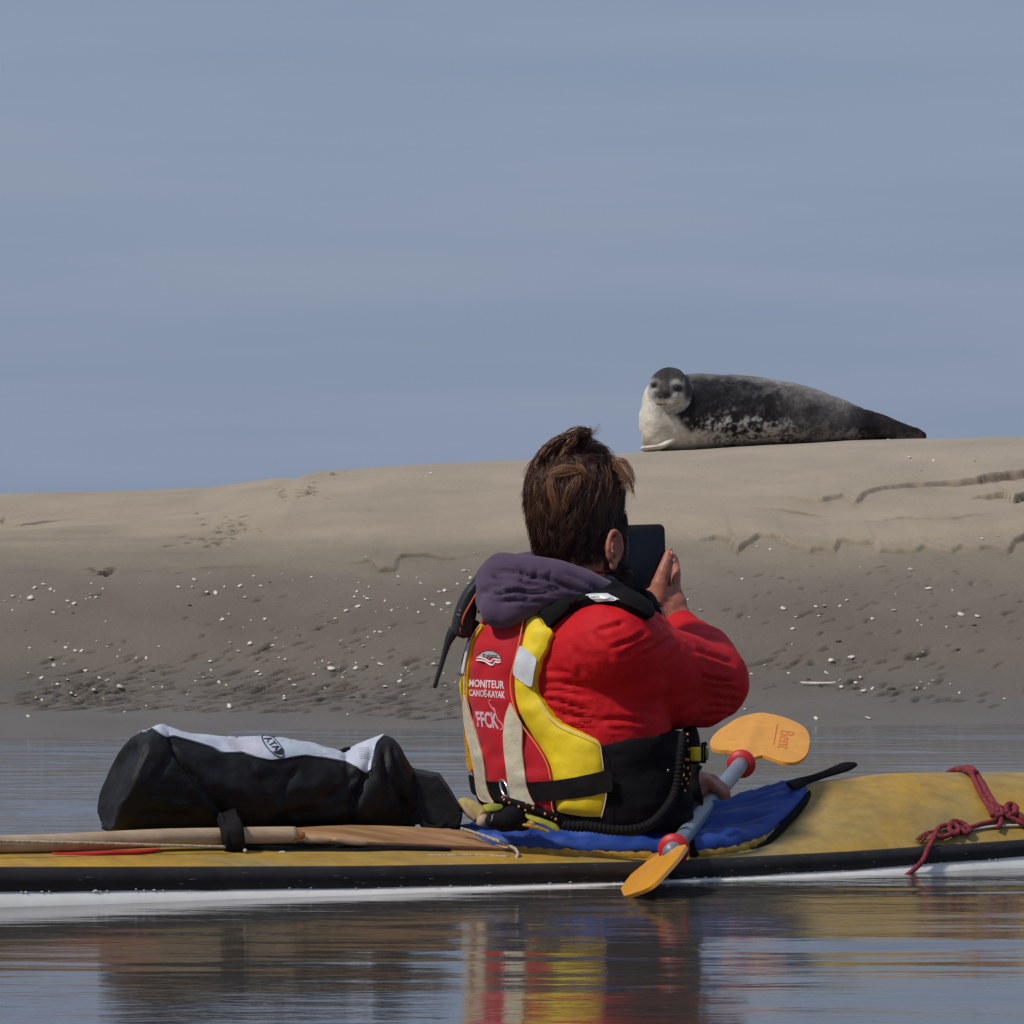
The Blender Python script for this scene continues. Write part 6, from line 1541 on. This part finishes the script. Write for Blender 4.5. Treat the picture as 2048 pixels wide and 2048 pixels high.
for g in tuft:
    for _ in range(9): clump(None, [P(x + rnd.gauss(0, 4), y + rnd.gauss(0, 3), Y + rnd.gauss(0, 0.008)) for x, y, Y in g], 12, 0.0022, 0.0008, (dark * 0.4 + brown * 0.6) * rnd.uniform(0.7, 1.6) + light * 0.14 * rnd.random())
for _ in range(10):      # loose hairs
    x = rnd.uniform(1085, 1150); clump(None, [P(x, 905 - 0.1 * (x - 1085), 10.37), P(x + 25, 882, 10.37), P(x + 45, 866, 10.37), P(x + 58 + rnd.gauss(0, 4), 862 + rnd.gauss(0, 6), 10.37)], 4, 0.002, 0.0006, brown)
for _ in range(7):
    y = rnd.uniform(905, 960); clump(None, [P(1225, y, 10.38), P(1248, y + 5, 10.37), P(1262, y + 22, 10.37), P(1268 + rnd.gauss(0, 3), y + 45, 10.37)], 6, 0.0022, 0.0006, brown * 0.6 + light * 0.4 * rnd.random())
for _ in range(10):
    y = rnd.uniform(930, 985); clump(None, [P(1070, y, 10.37), P(1056, y + 12, 10.37), P(1050, y + 28, 10.37), P(1046 + rnd.gauss(0, 3), y + 44, 10.37)], 6, 0.0020, 0.0006, dark + brown * 0.3)
for _ in range(110):     # single stray hairs round the outline
    t = rnd.uniform(-1.25, 1.35); x0, y0 = 1152 + 98 * math.sin(t), 985 - 88 * math.cos(t); L = rnd.uniform(14, 34); bend = rnd.uniform(-0.2, 1.3)
    a_, b_ = math.sin(t + bend), -math.cos(t + bend)
    clump(None, [P(x0 * 0.97 + 1152 * 0.03, y0 + 4, 10.37), P(x0 + 0.25 * L * math.sin(t), y0 - 0.25 * L * math.cos(t), 10.37), P(x0 + 0.6 * L * a_ * 0.8, y0 + 0.5 * L * b_ * 0.6, 10.37), P(x0 + L * a_ * 0.8, y0 + L * b_ * 0.5 + 3, 10.37)], 1, 0.002, 0.00045, brown * rnd.uniform(0.6, 1.6))
locks = [((1155, 938, 10.318), (1130, 934, 10.31), (1108, 942, 10.31), (1096, 950, 10.312)), ((1160, 942, 10.318), (1140, 945, 10.31), (1118, 948, 10.31), (1100, 947, 10.312)), ((1104, 955, 10.312), (1106, 975, 10.306), (1112, 1000, 10.306), (1116, 1020, 10.308)), ((1100, 958, 10.312), (1100, 985, 10.306), (1106, 1005, 10.306), (1112, 1018, 10.308)),
         ((1146, 962, 10.31), (1140, 980, 10.305), (1132, 1000, 10.305), (1130, 1022, 10.307)), ((1142, 968, 10.31), (1134, 985, 10.305), (1128, 1003, 10.305), (1127, 1018, 10.307)), ((1150, 965, 10.31), (1158, 955, 10.307), (1150, 978, 10.305), (1136, 1000, 10.306)), ((1158, 930, 10.318), (1166, 940, 10.312), (1176, 950, 10.312), (1186, 956, 10.314)),
         ((1240, 925, 10.34), (1256, 945, 10.335), (1263, 965, 10.335), (1260, 985, 10.335)), ((1232, 930, 10.33), (1248, 950, 10.325), (1256, 968, 10.325), (1252, 985, 10.325)), ((1225, 920, 10.335), (1240, 938, 10.33), (1250, 960, 10.33), (1244, 975, 10.33))]
for g in locks: clump(None, [P(*q) for q in g], 22, 0.0036, 0.00055, light * 0.75 + brown * 0.3)
strands(G, R, C, "hair", M['hair'], man)
# beard and sideburn
G, R, C = [], [], []
for k in range(1500):
    a = rnd.uniform(1.45, math.pi * 2 - 1.45); a = a if a <= math.pi else a - 2 * math.pi
    v = rnd.random()
    z = -0.045 - 0.105 * v if abs(a) > 1.9 else -0.01 - 0.12 * v
    if abs(a) > 2.3 and v < 0.35: continue
    x = math.sin(a); y = -math.cos(a)
    rx, ry = 0.074 - 0.10 * max(0, -z - 0.06), 0.092 - 0.05 * max(0, -z - 0.06)
    p0 = HC + hf * 0.026 + hr * rx * x + hf * ry * y * (0.9 if y > 0 else 0.5) + UP * z
    n = unit(hr * x + hf * y * 1.0 - UP * 0.3)
    L = rnd.uniform(0.010, 0.024); p1 = p0 + n * L * 0.4 - UP * L * 0.4; p2 = p0 + n * L * 0.5 - UP * L * 0.95
    G.append(np.array([p0 - n * 0.006, p0, p1, p2])); R.append(0.0008); C.append((grey * 0.9 + np.array((0.06, 0.045, 0.035)) * rnd.random()) * rnd.uniform(0.6, 1.5))
for k in range(420):      # greying temple in front of the ear
    x = rnd.uniform(1238, 1256); y = rnd.uniform(1020, 1125); p0 = P(x - 6, y, 10.44 + rnd.gauss(0, 0.006)); p2 = P(x + rnd.uniform(0, 3), y + rnd.uniform(12, 22), 10.44 + rnd.gauss(0, 0.006))
    G.append(np.array([p0, (p0 + p2) / 2 + np.array((0.001, -0.003, 0)), p2])); R.append(0.0009); C.append((grey * 1.1 + dark) * rnd.uniform(0.5, 1.3))
for k in range(500):      # whiskers under the ear towards the chin, as far as the photograph shows them
    x = rnd.uniform(1228, 1268); y = rnd.uniform(1128, 1188); p0 = P(x - 10, y - 6, 10.43 + rnd.gauss(0, 0.012)); p2 = P(x, y + 6, 10.43)
    G.append(np.array([p0, (p0 + p2) / 2 + np.array((0.002, -0.002, 0)), p2])); R.append(0.0008); C.append((grey + np.array((0.06, 0.05, 0.035)) * rnd.random()) * rnd.uniform(0.5, 1.3))
strands(G, R, C, "beard", M['hair'], man)

# ------------------------------------------------------------------ phone
ph_c = P(1288, 1131, PHY)
def rbox(name, c, ux, uz, uy, hx, hz, hy, rad, m, parent):
    pl = []
    for sx, sz in ((1, 1), (-1, 1), (-1, -1), (1, -1)):
        a0 = {(1, 1): 0, (-1, 1): 90, (-1, -1): 180, (1, -1): 270}[(sx, sz)]
        for k in range(6):
            a = math.radians(a0 + 18 * k); pl.append((sx * (hx - rad) + rad * math.cos(a), sz * (hz - rad) + rad * math.sin(a)))
    V = []; e = min(hy * 0.5, 0.002)
    for d, s in ((-hy, 1 - e / hx), (-hy + e, 1.0), (hy - e, 1.0), (hy, 1 - e / hx)): V += [c + ux * x * s + uz * z * s + uy * d for x, z in pl]
    n = len(pl); F = [(i * n + k, i * n + (k + 1) % n, (i + 1) * n + (k + 1) % n, (i + 1) * n + k) for i in range(3) for k in range(n)] + [tuple(range(n - 1, -1, -1)), tuple(range(3 * n, 4 * n))]
    o = mesh_obj(name, V, F, m, parent); shade_auto(o, 30); return o
phone = empty("phone", ph_c, "black phone in a rounded case held up in the right hand beside the man's face", "phone")
ux = unit(np.array((1.0, 0.10, 0.03))); uz = unit(np.array((-0.03, 0.06, 1.0))); uy = np.cross(uz, ux)
ux = unit(ux); uy = unit(np.cross(uz, ux)); rbox("case", ph_c, ux, uz, uy, 0.0425, 0.080, 0.0055, 0.012, M['phone'], phone)
sc_s = -1 if np.dot(uy, (0, 1, 0)) > 0 else 1
rbox("screen", ph_c + uy * sc_s * 0.0052 - uz * 0.002, ux, uz, uy, 0.0375, 0.0730, 0.0008, 0.007, M['glass'], phone)
lany = [P(1298, 1200, 10.42), P(1311, 1205, 10.44), P(1320, 1216, 10.46), P(1326, 1232, 10.48), P(1332, 1250, 10.49), P(1338, 1268, 10.49)]
ly = empty("lanyard", P(1320, 1218, 10.46), "blue and white printed lanyard looping from the vest strap past the right wrist", "lanyard")
mesh_obj("ribbon", *tube(smooth_path(lany, 5), [0.003, 0.0055, 0.0055, 0.0045, 0.0045, 0.004], 8, flat=0.35, flatdir=(0.4, -0.9, 0)), M['navy'], ly)
mesh_obj("ribbon", *tube(smooth_path([P(1303, 1208, 10.41), P(1309, 1214, 10.42), P(1316, 1228, 10.43), P(1324, 1240, 10.44)], 5), [0.001, 0.003, 0.0035, 0.001], 8, flat=0.35, flatdir=(0.4, -0.9, 0)), M['print_white'], ly)
mb = MB()
for a, b in ((0.10, 0.30), (0.42, 0.62), (0.66, 0.70), (0.74, 0.78), (0.82, 0.86), (0.90, 0.94)):
    sp = smooth_path(lany, 5); i0, i1 = int(a * 25), max(int(a * 25) + 1, int(b * 25)); mb.add(*tube(sp[i0:i1 + 1] + np.array((0.0005, -0.0035, 0.001)), 0.0016, 6))
mb.build("white_print", M['print_white'], ly)

# ------------------------------------------------------------------ radio
def c5(x, y, Y=10.37): return P(857 + x * .1346, 1130 + y * .1346, Y)
radio = empty("radio", c5(560, 560), "black handheld radio hanging upside down off the left shoulder, antenna pointing down", "radio")
cl = [((775, 150), 45), ((740, 260), 72), ((640, 430), 100), ((560, 600), 122), ((520, 760), 135), ((470, 900), 120), ((430, 1000), 105), ((405, 1055), 80)]
secs = []
ax = unit(c5(775, 150) - c5(405, 1055))
for (x, y), w in cl:
    c = c5(x + (20 if y > 500 else 0), y); wd = w * .1346 / 11000 * 10.42 * 1.18
    side = unit(np.array((1.0, 0.25, -0.55 * 1))); side = unit(side - ax * np.dot(side, ax)); th = np.cross(ax, side)
    secs.append((c, side * wd, th * 0.019))
mb = MB(); mb.add(*loft(dense(secs, 3), 28, expo=4.0))
mb.add(*ball(c5(560, 960), (0.014, 0.016, 0.016), 16, 12))
V, F = remesh(mb, 0.0028, 1); mesh_obj("case", V, F, M['radio'], radio); rb = bvh_of(V, F)
mesh_obj("antenna", *tube(smooth_path([c5(385, 960), c5(330, 1060), c5(280, 1180), c5(230, 1350), c5(180, 1520), c5(130, 1680), c5(100, 1790)], 4), [0.0115, 0.0095, 0.0065, 0.0050, 0.0047, 0.0044, 0.0044], 12), M['radio'], radio)
mesh_obj("antenna_tip", *ball(c5(97, 1800), 0.0044, 12, 8), M['radio'], radio)
def c5p(x, y): return (860 + x * .1346, 1130 + y * .1346)
mesh_obj("orange_trim", *tube(np.array([castdir(rb, *c5p(x, y), 0.0012) for x, y in [(800, 225), (770, 290), (720, 370), (670, 450), (620, 540), (565, 640), (520, 720), (490, 790), (475, 850), (482, 900)]]), [0.0012, 0.0016, 0.0018, 0.0018, 0.0012], 6), M['radio_orange'], radio)
mesh_obj("orange_trim", *tube(np.array([castdir(rb, *c5p(x, y), 0.0004) for x, y in [(450, 930), (445, 980), (450, 1030)]]), 0.0007, 5), M['radio_orange'], radio)
for (x0, y0), (x1, y1) in (((395, 735), (460, 755)), ((430, 660), (470, 690))): mesh_obj("scratch", *tube(np.array([castdir(rb, *c5p(x0 + (x1 - x0) * k / 4, y0 + (y1 - y0) * k / 4), 0.0003) for k in range(5)]), [0.0005, 0.0016, 0.0005], 5), M['scuff'], radio)
mb = MB(); 
for k in range(3): mb.add(*tube(np.array([castdir(rb, *c5p(340 + 12 * k, 800 + 60 * k), 0.0004), castdir(rb, *c5p(470, 850 + 60 * k), 0.0004)]), 0.0006, 5))
mb.build("grip_lines", M['phone'], radio)
mesh_obj("belt_clip", *tube(smooth_path([c5(640, 860, 10.36), c5(700, 900, 10.38), c5(690, 960, 10.40), c5(645, 1010, 10.41)], 4), [0.008, 0.010, 0.008, 0.005], 10), M['black_web'], radio)

# ------------------------------------------------------------------ tow line: ribbed black sleeve, flecked rope, pouch and ring
tow = empty("tow_line", P(1150, 1650, 10.17), "black ribbed tow line with orange-flecked rope looped round the waist below the vest", "tow line")
def c4(x, y, Y): return P(1180 + x * .3106, 1150 + y * .3106, Y)
tp = [P(1118, 1650, 10.150), P(1150, 1653, 10.150), c4(0, 1622, 10.150), c4(120, 1640, 10.150), c4(230, 1645, 10.150), c4(330, 1630, 10.155), c4(410, 1590, 10.165), c4(470, 1530, 10.18), c4(520, 1460, 10.195), c4(550, 1390, 10.205), c4(570, 1300, 10.21), c4(580, 1200, 10.21), c4(588, 1100, 10.22), c4(596, 1020, 10.24)]
sp = smooth_path(tp, 12); rad = np.interp(np.linspace(0, 1, len(sp)), [0, 0.1, 0.6, 1], [0.0080, 0.0098, 0.0088, 0.0072])
arc = np.concatenate(([0], np.cumsum(np.linalg.norm(np.diff(sp, axis=0), axis=1))))
s2 = np.arange(0, arc[-1], 0.0016); sp2 = np.column_stack([np.interp(s2, arc, sp[:, i]) for i in range(3)])
rad2 = np.interp(s2, arc, rad) * (1 + 0.11 * np.sin(s2 / 0.0082 * 2 * math.pi))
V, F = [], []
n = 14; T = np.gradient(sp2, axis=0); T /= np.linalg.norm(T, axis=1)[:, None]; u = np.array((0, -1.0, 0.2))
for i in range(len(sp2)):
    u = unit(u - T[i] * np.dot(u, T[i])); w = np.cross(T[i], u)
    for k in range(n): a = 2 * math.pi * k / n; V.append(sp2[i] + rad2[i] * (math.cos(a) * u + math.sin(a) * w))
F = [(i * n + k, i * n + (k + 1) % n, (i + 1) * n + (k + 1) % n, (i + 1) * n + k) for i in range(len(sp2) - 1) for k in range(n)]
mesh_obj("ribbed_sleeve", V, F, M['black_web'], tow)
def fleck_rope(pts, r, nm="flecked_rope"):
    sp = smooth_path(pts, 8); mesh_obj(nm, *tube(sp, r, 10), M['black_cloth'], tow)
    arc = np.concatenate(([0], np.cumsum(np.linalg.norm(np.diff(sp, axis=0), axis=1)))); m_ = MB(); k = 0; s = 0.004
    while s < arc[-1]:
        c = np.array([np.interp(s, arc, sp[:, i]) for i in range(3)]); a = k * 2.1
        m_.add(*ball(c + np.array((math.sin(a) * r * 0.75, -abs(math.cos(a)) * r * 0.7 - r * 0.25, math.cos(a * 1.3) * r * 0.5)), (0.0024, 0.0018, 0.0028), 7, 5)); k += 1; s += rnd.uniform(0.005, 0.010)
    m_.build("orange_fleck", M['fleck'], tow)
c2 = lambda x, y, Y: P(900 + x * .16563, 1520 + y * .16563, Y)
fleck_rope([c2(620, 470, 10.17), c2(700, 500, 10.155), c2(800, 530, 10.15), c2(900, 560, 10.145), c2(1000, 600, 10.14), c2(1100, 640, 10.14), c2(1200, 670, 10.14), c2(1290, 690, 10.145)], 0.0080)
c8 = lambda x, y, Y: P(1280 + x * .12422, 1400 + y * .12422, Y)
fleck_rope([c8(780, 560, 10.25), c8(700, 670, 10.24), c8(730, 780, 10.235), c8(755, 880, 10.23), c8(730, 960, 10.23), c8(755, 1060, 10.23), c8(765, 1150, 10.23), c8(745, 1250, 10.23), c8(720, 1360, 10.225), c8(700, 1450, 10.22), c8(640, 1590, 10.21)], 0.0068)
mesh_obj("strap", *tube(smooth_path([c8(880, 1050, 10.27), c8(860, 1250, 10.27), c8(900, 1450, 10.27), c8(940, 1600, 10.28), c8(950, 1700, 10.28)], 5), [0.012, 0.010, 0.010, 0.010, 0.008], 10, flat=0.5, flatdir=(0, -1, 0)), M['black_web'], tow)
# pouch
mb = MB()
mb.add(*ball(c2(690, 745, 10.155), (0.032, 0.024, 0.020), 24, 16)); mb.add(*ball(c2(540, 740, 10.155), (0.018, 0.020, 0.014), 20, 14)); mb.add(*ball(c2(780, 690, 10.155), (0.026, 0.022, 0.024), 20, 14))
mb.add(*ball(c2(860, 780, 10.155), (0.018, 0.020, 0.014), 18, 12))
V, F = remesh(mb, 0.003, 6); V = np.array(V); V += vnormals(V, F) * (0.0016 * fbm(V * 40, 3, 2))[:, None]; mesh_obj("pouch", V, F, M['black_cloth'], tow); pb = bvh_of(V, F)
mesh_obj("pouch_mark", *tube(np.array([castdir(pb, 900 + x * .16563, 1520 + y * .16563, 0.0005) for x, y in [(530, 655), (505, 680), (515, 700), (495, 740)]]), 0.0008, 5), M['print_grey'], tow)
mesh_obj("lime_strap", *tube(smooth_path([c2(905, 620, 10.15), c2(960, 680, 10.14), c2(1060, 720, 10.135), c2(1160, 755, 10.135), c2(1260, 810, 10.135), c2(1310, 860, 10.135)], 5), [0.003, 0.0065, 0.0075, 0.007, 0.007, 0.004], 10, flat=0.3, flatdir=(0, -0.8, 0.6)), M['lime'], tow)
mesh_obj("lime_strap", *tube(smooth_path([c2(400, 560, 10.19), c2(470, 570, 10.17), c2(560, 575, 10.165), c2(640, 560, 10.165)], 5), [0.004, 0.009, 0.008, 0.004], 10, flat=0.35, flatdir=(0, -0.9, 0.3)), M['lime'], tow)
mesh_obj("orange_strap", *tube(smooth_path([c2(940, 780, 10.14), c2(990, 770, 10.135), c2(1000, 830, 10.135)], 4), [0.005, 0.008, 0.005], 8, flat=0.5, flatdir=(0, -1, 0)), M['wood_orange'], tow)
mesh_obj("lime_strap", *tube(smooth_path([c2(860, 780, 10.14), c2(1000, 800, 10.135), c2(1100, 830, 10.135), c2(1200, 870, 10.135)], 4), [0.003, 0.004, 0.003], 8), M['gold'], tow)
# ring
a0 = c2(655, 345, 10.165); rg = []
for k in range(22):
    a = 2 * math.pi * k / 22; rg.append(a0 + unit(np.array((0.35, -0.5, -0.75))) * 0.019 * math.cos(a) + unit(np.array((0.55, -0.75, 0.7))) * 0.009 * math.sin(a))
mesh_obj("steel_ring", *tube(np.array(rg), 0.0022, 8, closed=True), M['steel'], tow)
# cream and yellow foam roll behind the man
foam = empty("foam_roll", c2(250, 600, 10.33), "blurred cream and yellow foam roll sticking out behind the man beside the dry bag", "foam roll")
mesh_obj("roll", *tube(smooth_path([c2(120, 490, 10.34), c2(170, 530, 10.335), c2(260, 590, 10.33), c2(350, 650, 10.32), c2(420, 690, 10.31)], 5), [0.006, 0.014, 0.016, 0.017, 0.015], 16), M['foam'], foam)
mesh_obj("roll_end", *tube(smooth_path([c2(400, 690, 10.31), c2(385, 740, 10.30), c2(360, 790, 10.30)], 4), [0.010, 0.011, 0.008], 12), M['worn_wood'], foam)
mesh_obj("lining", *tube(smooth_path([c2(150, 540, 10.32), c2(230, 640, 10.315), c2(320, 720, 10.31)], 4), [0.003, 0.008, 0.006], 10), M['worn_wood'], foam)
